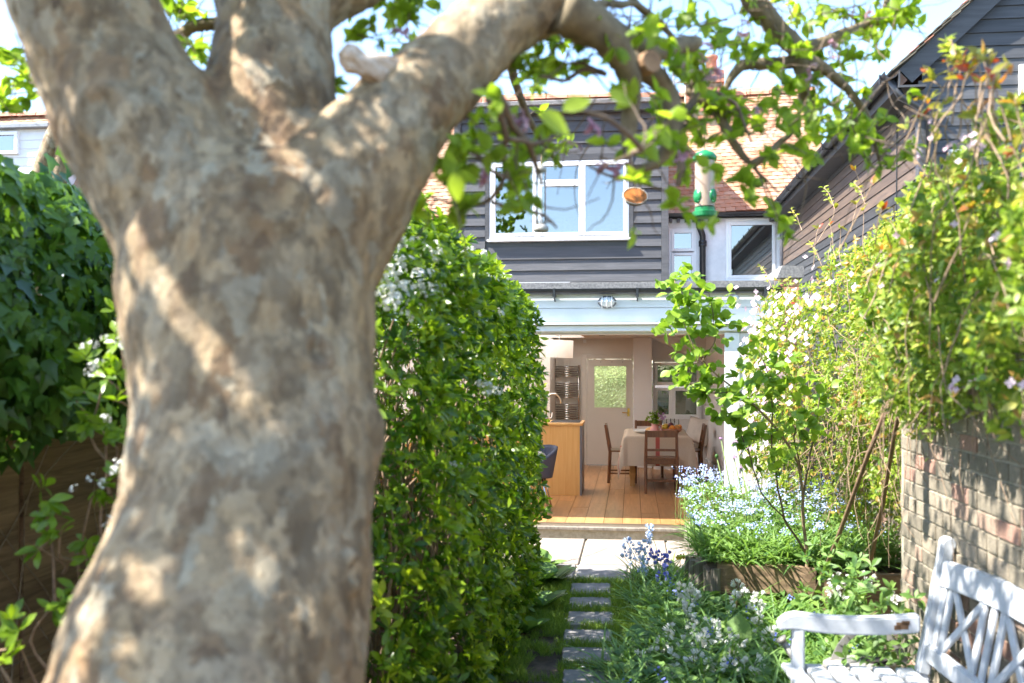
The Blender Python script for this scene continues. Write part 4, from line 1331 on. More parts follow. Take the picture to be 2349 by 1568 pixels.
LIT_PX = ((305, 545), (322, 580), (348, 620), (312, 560), (335, 600), (360, 640), (385, 680), (420, 720), (450, 770), (490, 820), (530, 880), (555, 910), (500, 20), (530, 80), (540, 150), (570, 190), (610, 250), (640, 330), (690, 400), (730, 450), (755, 485), (325, 1330), (335, 1355), (205, 1440), (180, 1520), (160, 1560), (690, 1400), (680, 1380), (800, 130), (520, 850), (470, 790), (405, 700), (660, 360), (590, 215), (555, 170), (515, 50), (650, 250), (720, 430), (745, 470), (370, 655))
def beam_dist(P):
    P = np.atleast_2d(np.asarray(P, float)); best = np.full(len(P), 9.0)
    for T in lit:
        v = P - np.array(T); al = v @ S
        dd = np.linalg.norm(v - al[:, None] * S, axis=1)
        best = np.minimum(best, np.where(al > .05, dd, 9.0))
    return best
tr = MB()
for L in main_limbs:
    p = smooth_path(P4(L), 40, 2)
    tr.tube(p[:, :3], list(p[:, 3]), 20)
tr.ball(W(628, 462, 1.90), .05, 14, 10, (1.1, .8, 1.1))
tr.ball(W(250, 250, 1.98), .07, 12, 8); tr.ball(W(845, 1010, 1.98), .045, 12, 8, (.8, .8, 2))
me = bpy.data.meshes.new('trunk_rough'); me.from_pydata(tr.v, [], tr.f)
tmp = bpy.data.objects.new('trunk_rough', me); col.objects.link(tmp)
rm = tmp.modifiers.new('r', 'REMESH'); rm.mode = 'VOXEL'; rm.voxel_size = 0.010
sm = tmp.modifiers.new('s', 'SMOOTH'); sm.factor = 0.5; sm.iterations = 18
dg = bpy.context.evaluated_depsgraph_get()
ev = bpy.data.meshes.new_from_object(tmp.evaluated_get(dg))
bpy.data.objects.remove(tmp); bpy.data.meshes.remove(me)
nv = len(ev.vertices)
co = np.empty(nv * 3); ev.vertices.foreach_get('co', co); co = co.reshape(-1, 3)
no = np.empty(nv * 3); ev.vertex_normals.foreach_get('vector', no); no = no.reshape(-1, 3)
dsp = np.empty(nv)
knots = [(W(634, 462, 1.9), .052, .016, .012), (W(752, 792, 1.8), .030, .012, .010), (W(250, 262, 1.93), .05, .016, .010), (W(915, 270, 2.05), .035, .012, .008), (W(1190, 1290, 1.7), .03, .012, .01)]
knots = [(np.array(k), a, b_, h) for k, a, b_, h in knots]
for k_i, (kc, a, b_, h) in enumerate(knots):                       # drop each knot on to the bark
    j = int(np.argmin(((co - kc) ** 2).sum(1))); knots[k_i] = (co[j].copy(), a, b_, h)
for i in range(nv):
    v = Vector(co[i])
    a = noise.noise(v * 5.0) * .014 + noise.noise(v * 13 + Vector((9, 0, 0))) * .006
    rg = abs(noise.noise(Vector((v.x * 30, v.y * 30, v.z * 17)))) * -.005 + .0015
    fl = noise.noise(v * 45) * .0018
    vd = noise.voronoi(Vector((v.x * 19, v.y * 19, v.z * 11)) + Vector((noise.noise(v * 9), noise.noise(v * 9 + Vector((7, 0, 0))), noise.noise(v * 8))) * .8)[0]
    cr = -.0035 * max(0.0, 1 - (vd[1] - vd[0]) / .22) + .0015 * noise.cell(v * 14)
    dsp[i] = a + rg + fl + cr
for kc, a, b_, h in knots:
    dd_ = np.linalg.norm(co - kc, axis=1)
    dsp += h * np.exp(-((dd_ - a) / b_) ** 2) - h * .9 * np.exp(-(dd_ / (a * .55)) ** 2)
co += no * dsp[:, None]
co -= np.array(R3)
from mathutils.bvhtree import BVHTree
bvh = BVHTree.FromPolygons([Vector(c) for c in (co + np.array(R3))], [tuple(p.vertices) for p in ev.polygons])
lit = []
for px, py in LIT_PX:
    h = bvh.ray_cast(Vector((0, 0, EYE)), ray(px, py).normalized())
    if h[0] is not None: lit.append(h[0])
ev.vertices.foreach_set('co', co.ravel())
ev.polygons.foreach_set('use_smooth', np.ones(len(ev.polygons), bool))
ev.materials.clear(); ev.materials.append(M['bark']); ev.update(); ev.name = 'trunk'
trunk = link('trunk', ev, apple)
b = MB(); b.tube([W(905, 196, 2.13), W(860, 165, 2.08), W(835, 150, 2.06), W(812, 138, 2.05), W(795, 122, 2.04), W(784, 112, 2.035)], [.045, .034, .027, .028, .025, .014], 20, wob=.55); b.build('sawn_stub', M['cut_wood'], apple, bevel=.004)

# ---- branches drawn after the photograph, each at its own distance
branches = [
    [(1290, 15, 2.28, .062), (1370, 72, 2.33, .044), (1428, 135, 2.38, .033), (1447, 200, 2.42, .025), (1446, 290, 2.42, .021), (1441, 345, 2.42, .014), (1436, 362, 2.42, .008)],
    [(1275, 0, 2.3, .055), (1345, 30, 2.38, .030), (1425, 85, 2.48, .029), (1490, 122, 2.56, .027), (1545, 110, 2.66, .024), (1592, 98, 2.75, .022)],
    [(1440, 150, 2.42, .03), (1480, 150, 2.46, .031), (1517, 175, 2.48, .028), (1538, 215, 2.5, .024), (1543, 265, 2.5, .023), (1533, 325, 2.5, .019), (1508, 378, 2.5, .015), (1462, 398, 2.5, .008), (1430, 380, 2.5, .004)],
    [(1660, -120, 3.1, .036), (1740, 18, 3.2, .036), (1798, 84, 3.25, .033), (1836, 126, 3.3, .032), (1845, 185, 3.3, .024), (1838, 240, 3.35, .016)],
    [(1838, 136, 3.3, .024), (1770, 144, 3.3, .02), (1705, 150, 3.3, .019), (1680, 175, 3.3, .014), (1660, 215, 3.3, .008)],
    [(1836, 136, 3.3, .026), (1895, 157, 3.3, .02), (1940, 200, 3.35, .015), (1985, 272, 3.4, .012), (2008, 335, 3.4, .007), (2020, 385, 3.45, .003)],
    [(1836, 118, 3.3, .024), (1900, 88, 3.35, .018), (1958, 64, 3.4, .015), (2030, 45, 3.5, .011), (2085, 15, 3.6, .006)],
    [(1580, 205, 2.95, .016), (1640, 255, 2.95, .0155), (1682, 320, 2.95, .014), (1712, 368, 2.95, .011), (1735, 385, 2.95, .006)],
    [(1724, 378, 2.95, .013), (1770, 350, 2.95, .012), (1812, 312, 3.0, .009), (1832, 270, 3.05, .006)],
    [(1480, -90, 2.7, .02), (1440, -10, 2.75, .012), (1500, 40, 2.8, .010), (1550, 95, 2.85, .008), (1600, 150, 2.9, .010), (1585, 205, 2.95, .015)],
    [(1350, 20, 2.4, .014), (1400, 5, 2.5, .011), (1460, 12, 2.6, .008), (1520, 55, 2.7, .005)],
    [(2050, -80, 3.6, .02), (2035, 20, 3.6, .010), (1985, 70, 3.55, .008), (1945, 30, 3.5, .005), (1900, 20, 3.5, .003)],
    [(1140, 215, 2.15, .012), (1172, 280, 2.25, .009), (1212, 335, 2.35, .008), (1232, 385, 2.4, .006), (1243, 418, 2.42, .003)],
    [(1120, 225, 2.15, .010), (1152, 262, 2.2, .008), (1168, 310, 2.25, .007), (1160, 370, 2.3, .006), (1165, 410, 2.32, .006), (1128, 465, 2.35, .005), (1060, 470, 2.38, .004), (990, 455, 2.4, .003)],
    [(1045, 330, 2.2, .007), (1090, 355, 2.22, .006), (1122, 392, 2.25, .005), (1160, 410, 2.3, .004)],
    [(1165, 318, 2.25, .006), (1215, 335, 2.3, .0055), (1262, 322, 2.35, .004), (1305, 300, 2.4, .0025)],
    [(1128, 465, 2.35, .005), (1190, 478, 2.4, .005), (1240, 492, 2.42, .004), (1275, 523, 2.45, .003)],
    [(1350, 380, 2.5, .003), (1400, 405, 2.55, .004), (1450, 412, 2.55, .004), (1520, 440, 2.6, .0035), (1580, 462, 2.62, .002)],
    [(1240, 175, 2.3, .004), (1300, 190, 2.4, .005), (1345, 160, 2.4, .006), (1395, 175, 2.4, .007)],
    [(1385, 165, 2.4, .006), (1340, 150, 2.4, .004), (1280, 150, 2.42, .003)],
    [(1320, 250, 2.0, .004), (1390, 265, 2.0, .005), (1430, 290, 2.05, .006), (1470, 345, 2.1, .007), (1442, 350, 2.3, .006)],
    [(1640, 210, 2.9, .006), (1688, 235, 2.9, .005), (1705, 290, 2.9, .004), (1722, 330, 2.9, .003)],
    [(1730, 385, 2.95, .006), (1760, 410, 2.98, .004), (1790, 445, 3.0, .002)],
    [(1600, 200, 2.9, .011), (1570, 260, 2.85, .012), (1555, 330, 2.85, .012), (1565, 385, 2.85, .014), (1558, 430, 2.85, .008)],
    [(395, 95, 3.2, .022), (440, 60, 3.2, .02), (500, 55, 3.2, .02)],
]
bpts = []
for bi, L in enumerate(branches):
    p = wander(smooth_path(P4(L), 26, 2), 0.011, 9, bi * 3.3)
    m = MB(); m.tube(p[:, :3], list(p[:, 3]), 10, wob=0.28)
    m.build('branch', M['branch'] if p[0, 3] > .012 else M['twig'], apple, smooth=True)
    bpts.append(p)
# sawn end on the hooked branch
b = MB(); b.tube([W(1478, 150, 2.43), W(1497, 140, 2.40)], [.028, .027], 12); b.build('sawn_stub', M['cut_face'], apple)

# ---- the crown over and behind the frame
crown_dirs = []
def limb(a, bdir, L, r, n=9, droop=.03):
    p = grow(a, bdir, L, n, droop, .28)
    rad = np.linspace(r, r * .25, len(p))
    return np.column_stack([p, rad])
starts = []
for L in (main_limbs[1], main_limbs[2], main_limbs[3]):
    p = smooth_path(P4(L), 30, 2)
    starts += [(p[i, :3], p[i, 3]) for i in (20, 23, 26, 29)]
over = []
for a, r in starts:
    for _ in range(2):
        d = np.array([rng.normal(-.3, .9), rng.normal(.1, .9), rng.uniform(.15, 1.1)])
        if a[2] < 2.9: d[2] = abs(d[2]) + .5
        over.append(limb(a, d, rng.uniform(.9, 1.9), min(r * .6, .045)))
for px, py, t, d in ((1660, -120, 3.1, (-.3, .4, 1)), (1300, -330, 2.55, (.3, .3, 1))):
    a = np.array(W(px, py, t))
    for _ in range(2): over.append(limb(a, np.array(d) + rng.normal(0, .4, 3), rng.uniform(.7, 1.3), .025))
for _ in range(4):                                       # a long bough over the bench and the border
    a = np.array(W(590, -300, 2.5)); over.append(limb(a, np.array([-.35, .8, .6]) + rng.normal(0, .35, 3), rng.uniform(1.6, 2.6), .04, 11))
over = [p for p in over if beam_dist(p[2:, :3]).min() > .05]
m = MB()
for p in over: m.tube(p[:, :3], list(p[:, 3]), 7, cap=False)
crown_limbs = m.build('crown_limb', M['twig'], apple, smooth=True, kind='stuff')

# ---- twigs and leaf clusters
twigs, clusters = MB(), []          # clusters: (pos, axis, n)
def twiglet(a, d, L, r, leafy_=True, droop=.02):
    p = grow(a, d, L, 6, droop, .45)
    twigs.tube(p, list(np.linspace(r, r * .35, len(p))), 5, cap=False)
    if leafy_:
        ax = p[-1] - p[-2]
        clusters.append((p[-1], ax, 1.0))
        for i in (2, 3, 4, 5):
            if rng.random() < .42: clusters.append((p[i], rng.normal(0, 1, 3) + np.array([0, 0, .5]), .7))
for bi, p in enumerate(bpts):
    L = np.linalg.norm(np.diff(p[:, :3], axis=0), axis=1).sum()
    k = int(L * (8 if bi > 2 else 3)) + 2
    for _ in range(k):
        i = int(rng.uniform(.15, 1) * (len(p) - 1))
        d = rng.normal(0, 1, 3); d[2] += .15
        twiglet(p[i, :3], d, rng.uniform(.05, .26), rng.uniform(.002, .0035), rng.random() < (.75 if p[-1, 0] > .35 else .45))
for p in over:
    for _ in range(13):
        i = int(rng.uniform(.2, 1) * (len(p) - 1))
        twiglet(p[i, :3], rng.normal(0, 1, 3) + np.array([0, 0, .3]), rng.uniform(.12, .4), .003)
# clumps of leaf where the photograph shows them (px, py, distance, spread px, clusters)
for _ in range(70):                                      # bare little twigs against the sky
    px, py = rng.uniform(1350, 2080), rng.uniform(-20, 400)
    p = grow(W(px, py, rng.uniform(2.7, 3.5)), rng.normal(0, 1, 3), rng.uniform(.12, .4), 7, .02, .4); twigs.tube(p, list(np.linspace(.0026, .001, len(p))), 4, cap=False)
for px, py, t, s, k in ((1220, 195, 2.9, 35, 8), (1235, 160, 2.9, 20, 5), (1290, 95, 2.5, 40, 3), (1105, 260, 2.4, 30, 5), (1090, 310, 2.4, 30, 5), (1150, 340, 2.4, 40, 4), (1180, 300, 2.4, 40, 3),
        (1260, 350, 2.4, 25, 3), (1200, 420, 2.4, 40, 3), (1180, 470, 2.35, 30, 3), (1540, 245, 2.9, 25, 7), (1500, 235, 2.9, 25, 5), (1660, 60, 3.0, 60, 10), (1700, 110, 3.1, 40, 6), (1620, 110, 2.9, 40, 6),
        (1610, 160, 2.9, 45, 8), (1590, 235, 2.9, 45, 8), (1750, 235, 3.0, 60, 9), (1770, 200, 3.1, 60, 8), (1810, 290, 3.0, 55, 12), (1860, 270, 3.1, 50, 10), (1900, 320, 3.1, 50, 10), (1960, 300, 3.3, 40, 6),
        (1740, 420, 3.0, 30, 5), (1640, 300, 2.9, 40, 6), (1600, 290, 2.9, 30, 5), (1850, 40, 3.3, 60, 8), (1930, 20, 3.4, 60, 9), (2000, 60, 3.4, 60, 8), (2050, 30, 3.5, 40, 6), (1990, 130, 3.4, 40, 5), (1760, 20, 3.2, 40, 5),
        (2000, 330, 3.4, 30, 6), (2030, 370, 3.5, 25, 4), (1560, 20, 2.9, 50, 6), (1450, 40, 2.7, 40, 3), (1380, 345, 2.5, 40, 3), (1510, 340, 2.5, 20, 4),
        (430, 20, 3.2, 35, 9), (455, 110, 3.0, 14, 5), (400, 20, 3.4, 20, 5), (900, 40, 2.6, 40, 6), (940, 20, 2.7, 30, 6), (850, 70, 2.5, 30, 4), (755, 200, 2.4, 10, 3), (940, 110, 2.9, 30, 4),
        (15, 150, 3.2, 40, 9), (50, 210, 3.3, 30, 7), (-10, 240, 3.2, 30, 7), (980, 360, 2.5, 30, 3), (1040, 400, 2.0, 15, 1), (930, 480, 2.5, 20, 3)):
    for _ in range(k if px < 1000 or t > 3.2 else int(k * .62 + .5)):
        c = np.array(W(px + rng.normal(0, s * .75), py + rng.normal(0, s * .6), t + rng.normal(0, .07)))
        clusters.append((c, rng.normal(0, 1, 3) + np.array([0, 0, .4]), 1.0))
        p = grow(c, rng.normal(0, 1, 3), rng.uniform(.06, .2), 4, 0, .4)
        twigs.tube(p, list(np.linspace(.0022, .0012, len(p))), 4, cap=False)
for _ in range(1150):                                    # leaf clusters added above the frame to shade the trunk
    h_ = bvh.ray_cast(Vector((0, 0, EYE)), ray(rng.uniform(100, 1000), rng.uniform(-150, 1650)).normalized())
    if h_[0] is None: continue
    q = np.array(h_[0]); k = (rng.uniform(2.95, 4.0) - q[2]) / S[2]
    clusters.append((q + S * k + rng.normal(0, .05, 3), rng.normal(0, 1, 3) + np.array([0, 0, .4]), 1.0))
for _ in range(560):                                     # more unseen clusters, added to shade bench and border
    c = np.array([rng.uniform(-2.3, -.5), rng.uniform(2.5, 4.5), rng.uniform(3.4, 4.3)]); clusters.append((c, rng.normal(0, 1, 3) + np.array([0, 0, .4]), 1.0))
twigs.build('twigs', M['twig'], apple, kind='stuff')

cp = np.array([c[0] for c in clusters]); ca = unit(np.array([c[1] for c in clusters])); cn = np.array([c[2] for c in clusters])
# crown gaps are shaped so the sun reaches chosen spots on the trunk
keep = np.ones(len(cp), bool)
px, py, t = project(cp)
inframe = (px > -30) & (px < 2400) & (py > -30) & (py < 1600)
keep |= inframe & (t > 2.3)
# the open sky between branches in the photograph
for (x0, y0, x1, y1) in ((1150, 215, 1420, 235), (1460, 190, 1510, 240), (1390, 0, 1500, 60), (1440, 420, 1500, 520), (1900, 180, 1960, 230), (1250, 440, 1440, 545)):
    keep &= ~((px > x0) & (px < x1) & (py > y0) & (py < y1))
keep &= ~((px > 100) & (px < 870) & (py > 100) & (py < 1600) & (t < 1.9))
cp, ca, cn = cp[keep], ca[keep], cn[keep]
pos, d, nr, sz, own = rosettes(cp, ca, (4, 7), (.032, .058), (.5, 1.45), .5)
d[:, 2] -= .12; nr[:, 2] += .5
bk_ = (beam_dist(pos + d * (sz * .5)[:, None]) > .032) | (pos[:, 0] > .3)  # drops leaves that would block the sun from the chosen trunk spots
pos, d, nr, sz, own = pos[bk_], d[bk_], nr[bk_], sz[bk_], own[bk_]
tint = np.clip(rng.normal(.5, .22, len(pos)) + rng.normal(0, .15, len(cp))[own], 0, 1)
pieces(apple, 'leaf', 'leaf', LEAF['apple'], pos, d, nr, sz, tint, M['apple_leaf'], 290, 'crown')
# a few big near leaves hanging before the sky
for px, py, t, L, dx, dz in ((1235, 262, 1.75, .062, .25, -.1), (1392, 212, 1.9, .045, .8, -.3), (1040, 395, 1.75, .042, .2, -1), (1290, 255, 1.85, .05, .7, .4)):
    o = link('leaf', variant('leaf', LEAF['apple'], M['apple_leaf'], .65), apple)
    y = Vector((dx, .15, dz)).normalized(); z = Vector((.25, -.85, .45)); z = (z - y * z.dot(y)).normalized(); x = y.cross(z)
    Mx = Matrix((x, y, z)).transposed() * L * 1.25
    o.matrix_local = Matrix.Translation(W(px, py, t) - R3) @ Mx.to_4x4()
# blossom
sel = [(1605, 160, 2.85), (1635, 175, 2.85), (1618, 118, 2.8), (1590, 140, 2.8), (1415, 385, 2.55), (1390, 395, 2.55), (1185, 265, 2.35), (1195, 290, 2.35), (1310, 345, 2.5), (1860, 170, 3.2), (1885, 240, 3.3), (2000, 40, 3.4), (1925, 110, 3.3), (1735, 265, 3.0), (930, 90, 2.6), (1105, 410, 2.3), (1440, 398, 2.55), (1545, 350, 2.6), (1350, 300, 2.4), (1700, 60, 3.0)]
for px, py, t in sel:
    for _ in range(2):
        o = link('blossom', variant('blossom', FLOWER['blossom'], M['pink_petal'], random.choice((.0, .3, .7))), apple, W(px + rng.normal(0, 9), py + rng.normal(0, 9), t) - R3)
        o.rotation_euler = (rng.uniform(0, 6), rng.uniform(0, 6), 0); o.scale = (.55,) * 3

# slim grey trunk standing behind, at the far left
slim = thing('small_tree', 'slim grey bent tree trunk behind the ivy at the far left', 'tree', W(70, 470, 5.6) - Vector((0, 0, 2.7)))
p = smooth_path(P4([(60, 1000, 5.6, .06), (70, 560, 5.6, .058), (84, 430, 5.6, .056), (112, 350, 5.6, .057), (150, 270, 5.6, .06), (200, 160, 5.6, .06), (260, 20, 5.6, .055), (300, -200, 5.6, .04)]), 30, 2)
m = MB(); m.tube(p[:, :3], list(p[:, 3]), 12, wob=.15)
p2 = smooth_path(P4([(115, 520, 5.6, .03), (128, 450, 5.6, .04), (140, 390, 5.6, .05), (150, 300, 5.6, .05)]), 14, 2)
m.tube(p2[:, :3], list(p2[:, 3]), 10, wob=.15); m.build('trunk', M['bark'], slim, smooth=True)
cl = np.array([np.array(W(300 + rng.normal(0, 120), -220 + rng.normal(0, 90), 3.5 + rng.normal(0, .4))) for _ in range(70)])
pos, d, nr, sz, own = rosettes(cl, rng.normal(0, 1, (70, 3)), (5, 8), (.035, .06), (.5, 1.4), .4)
pieces(slim, 'leaf', 'leaf', LEAF['apple'], pos, d, nr, sz, rng.uniform(0, 1, len(pos)), M['apple_leaf'], 0, 'crown')

# ---- things hanging in the tree
def string(name_root, a, b_, r=.0026):
    m = MB(); m.tube([a, b_], r, 4); m.build('string', M['dry_stem'], name_root)
fc = W(1617, 500, 4.5)
feeder = thing('bird_feeder', 'green and clear hanging tube bird feeder before the tiled roof', 'bird feeder', fc)
k = 4.5 / F_PX
R_ = 24 * k
b = MB(); b.lathe([(R_ * 1.0, 0), (R_ * 1.16, .006), (R_ * 1.18, .026), (R_ * .97, .03), (R_ * .97, .045)], fc, 24); b.build('tray', M['feeder_green'], feeder)
b = MB(); b.lathe([(R_ * .93, .05), (R_ * .93, .262)], fc, 24); b.f = [f for f in b.f if len(f) == 4]; b.m = [0] * len(b.f); b.build('tube', M['tube'], feeder, smooth=True)
b = MB(); b.lathe([(R_ * .9, .255), (R_ * 1.12, .258), (R_ * 1.14, .275), (R_ * .85, .293), (R_ * .4, .302), (.0001, .305)], fc, 24); b.build('lid', M['feeder_green'], feeder, smooth=True)
for sx in (-1, 1):
    b = MB(); c = fc + Vector((sx * R_ * .72, -.022, .095))
    b.lathe([(.023, -.006), (.025, .0), (.023, .006)], c, 14, M=Matrix.Rotation(sx * .95, 4, 'Z') @ Matrix.Rotation(math.pi / 2, 4, 'X') @ Matrix.Diagonal(Vector((1, 1.35, 1, 1))))
    b.tube([c + Vector((0, 0, -.03)), c + Vector((sx * .0, -.03, -.028))], .004, 6); b.build('feeding_port', M['feeder_green'], feeder, smooth=True)
b = MB(); b.lathe([(R_ * .8, 0), (R_ * .8, .03)], fc + Vector((0, 0, .052)), 18); b.build('seed', M['dry_stem'], feeder)
string(feeder, fc + Vector((0, 0, .30)), W(1640, 255, 2.95 * 1.0) * 0 + W(1612, 190, 4.4))
cc = W(1457, 450, 4.6)
coco = thing('coconut_feeder', 'half coconut with orange-brown inside hanging as a bird feeder', 'bird feeder', cc)
Mr = Matrix.Rotation(math.radians(49), 4, 'X') @ Matrix.Rotation(math.radians(6), 4, 'Y')
r = 29 * 4.6 / F_PX
b = MB()
prof = [(.0001, -r * .72), (r * .5, -r * .62), (r * .85, -r * .32), (r, 0.0)]
b.lathe(prof, cc, 24, M=Matrix.Diagonal(Vector((1, .85, 1, 1))) @ Mr); b.f = [f for f in b.f if len(f) == 4]; b.m = [0] * len(b.f); b.build('shell', M['husk'], coco, smooth=True)
b = MB(); b.lathe([(r, 0), (r * .99, .003), (r * .95, .003), (r * .94, -.002)], cc, 24, M=Matrix.Diagonal(Vector((1, .85, 1, 1))) @ Mr); b.f = [f for f in b.f if len(f) == 4]; b.m = [0] * len(b.f); b.build('rim', M['rim_white'], coco, smooth=True)
b = MB(); b.lathe([(.0001, -r * .2), (r * .5, -r * .12), (r * .95, .0)], cc, 24, M=Matrix.Diagonal(Vector((1, .85, 1, 1))) @ Mr); b.f = [f[::-1] for f in b.f if len(f) == 4]; b.m = [0] * len(b.f); b.build('filling', M['coconut'], coco, smooth=True)
string(coco, cc + Vector((0, 0, r * .6)), W(1452, 398, 4.6)); 
hc = W(1241, 532, 4.4)
nut = thing('mesh_feeder', 'slim clear hanging feeder with grey base before the upper window', 'bird feeder', hc)
r = 11 * 4.4 / F_PX
b = MB(); b.lathe([(r * 1.45, 0), (r * 1.6, .008), (r * 1.5, .022), (r * .9, .034)], hc, 18); b.build('base', M['zinc'], nut, smooth=True)
b = MB(); b.lathe([(r, .03), (r, .27)], hc, 16); b.f = [f for f in b.f if len(f) == 4]; b.m = [0] * len(b.f); b.build('tube', M['wine_glass'], nut, smooth=True)
b = MB(); b.lathe([(r * 1.1, .262), (r * 1.15, .28), (r * .4, .295), (.0001, .297)], hc, 16); b.build('lid', M['zinc'], nut, smooth=True)
string(nut, hc + Vector((0, 0, .295)), W(1243, 350, 4.4))
# ================================================================== big Mexican orange bush left of the path
def bush_points(n, x0, x1, y0, y1, top, e=3.2, bulge=.10, bottom=0.0, seed=0.0, keep=None):
    """points and outward normals on a bumpy rounded box"""
    c = np.array([(x0 + x1) / 2, (y0 + y1) / 2, bottom + (top - bottom) * .42])
    h = np.array([(x1 - x0) / 2, (y1 - y0) / 2, (top - bottom) * .58])
    area = rng.normal(size=(n * 2, 3)); area *= 1.0
    # sample evenly over the box faces, then push on to the superellipsoid
    f = rng.integers(0, 6, n)
    w = np.array([h[1] * h[2], h[1] * h[2], h[0] * h[2], h[0] * h[2], h[0] * h[1], h[0] * h[1] * .05])
    f = rng.choice(6, n, p=w / w.sum())
    u = rng.uniform(-1, 1, (n, 3))
    for k in range(6):
        u[f == k, k // 2] = 1 if k % 2 == 0 else -1
    s = (np.abs(u) ** e).sum(1) ** (-1 / e)
    p = u * s[:, None]
    nrm = unit(np.sign(p) * np.abs(p) ** (e - 1) / h)
    p = c + p * h
    p[:, 2] = np.maximum(p[:, 2], bottom + .03)
    b1 = np.array([noise.noise(Vector(q) * 1.6 + Vector((seed, 0, 0))) * 1.2 + noise.noise(Vector(q) * 4.0 + Vector((seed, 5, 0))) * .8 for q in p])
    p = p + nrm * (b1 * bulge)[:, None]
    return p, nrm, b1

HX0, HX1, HY0, HY1, HT = -2.15, -.66, 3.35, 8.25, 2.60
bush = thing('mexican_orange_bush', 'large rounded glossy evergreen bush with white flowers left of the path', 'bush', (-1.4, 5.8, 0))
p, nrm, b1 = bush_points(8000, HX0, HX1, HY0, HY1, HT, 3.4, .11)
vis = (nrm[:, 0] > -.25) | (nrm[:, 2] > .2) | (nrm[:, 1] < -.3)
vis &= (rng.random(len(p)) < .95) & ~((b1 < -.75) & (rng.random(len(p)) < .8))
p, nrm, b1 = p[vis], nrm[vis], b1[vis]
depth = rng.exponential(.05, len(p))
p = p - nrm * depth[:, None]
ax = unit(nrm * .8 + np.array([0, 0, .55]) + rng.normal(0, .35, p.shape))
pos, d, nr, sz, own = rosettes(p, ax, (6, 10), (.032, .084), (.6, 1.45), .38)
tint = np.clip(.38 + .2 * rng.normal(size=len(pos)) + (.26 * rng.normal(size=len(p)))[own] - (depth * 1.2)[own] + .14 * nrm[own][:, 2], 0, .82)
young = rng.random(len(p)) < .08
tint[young[own]] = np.clip(rng.normal(.93, .06, young[own].sum()), 0, 1)
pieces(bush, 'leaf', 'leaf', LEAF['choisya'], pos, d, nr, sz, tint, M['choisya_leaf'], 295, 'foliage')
# inner leaves and stems
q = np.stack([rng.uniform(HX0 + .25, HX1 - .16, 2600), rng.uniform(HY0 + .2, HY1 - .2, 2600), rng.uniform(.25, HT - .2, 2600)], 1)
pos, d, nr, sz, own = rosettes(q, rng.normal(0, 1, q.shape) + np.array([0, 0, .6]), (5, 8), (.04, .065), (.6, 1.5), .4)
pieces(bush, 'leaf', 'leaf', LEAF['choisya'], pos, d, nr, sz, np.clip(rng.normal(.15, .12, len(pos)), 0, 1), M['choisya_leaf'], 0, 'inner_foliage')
m = MB()
for _ in range(330):
    a = np.array([rng.uniform(-1.8, -1.0), rng.uniform(HY0 + .3, HY1 - .3), 0])
    tgt = a + np.array([rng.normal(.25, .35), rng.normal(0, .5), rng.uniform(1.2, 2.2)])
    pth = smooth_path(np.column_stack([np.stack([a, (a + tgt) / 2 + rng.normal(0, .12, 3), tgt]), [.013, .009, .004]]), 9, 1)
    pth = wander(pth, .05, 4, rng.uniform(0, 9)); 
    if (pth[:, 0] > HX1 - .2 - .25 * np.clip(pth[:, 2] - 1.5, 0, 1)).any() or pth[:, 1].min() < HY0 + .35: continue
    m.tube(pth[:, :3], list(pth[:, 3]), 5, cap=False)
m.build('stem', M['dry_stem'], bush, smooth=True, kind='stuff')
# white flower heads, thickest along the sunny top
def on_bush(px, py):
    """first meeting of a sight line with the bush"""
    dr = np.array(ray(px, py)); o = np.array([0, 0, EYE])
    c = np.array([(HX0 + HX1) / 2, (HY0 + HY1) / 2, HT * .42]); h = np.array([(HX1 - HX0) / 2, (HY1 - HY0) / 2, HT * .58]) * 1.01
    for k in np.linspace(2.5, 9, 400):
        if (np.abs((o + dr * k - c) / h) ** 3.4).sum() < 1: return o + dr * (k - .05)
    return None
fl = []
for px, py, s, k in ((960, 685, 40, 16), (920, 690, 30, 8), (1000, 600, 18, 7), (930, 590, 20, 4), (1010, 590, 15, 5), (1090, 548, 14, 5), (1105, 560, 16, 5), (985, 700, 35, 9), (1130, 640, 18, 5), (1170, 640, 14, 4), (1110, 890, 8, 2), (1133, 905, 8, 3), (1025, 1075, 8, 3),
                     (890, 570, 25, 4), (1140, 720, 12, 2), (900, 640, 25, 4), (1060, 640, 25, 3), (940, 560, 25, 3), (1150, 590, 12, 4), (905, 660, 20, 4)):
    for _ in range(k):
        f = on_bush(px + rng.normal(0, s * 1.3), py + rng.normal(0, s * 1.0))
        if f is not None: fl.append(f)
for f in fl:
    o = link('flower_head', variant('flower_head', FLOWER['choisya'], M['white_petal'], random.choice((.3, .8)), False), bush, Vector(f) - ORG[bush.name])
    o.rotation_euler = (rng.normal(.25, .3), rng.normal(.2, .3), rng.uniform(0, 6)); o.scale = (rng.uniform(.5, .9),) * 3

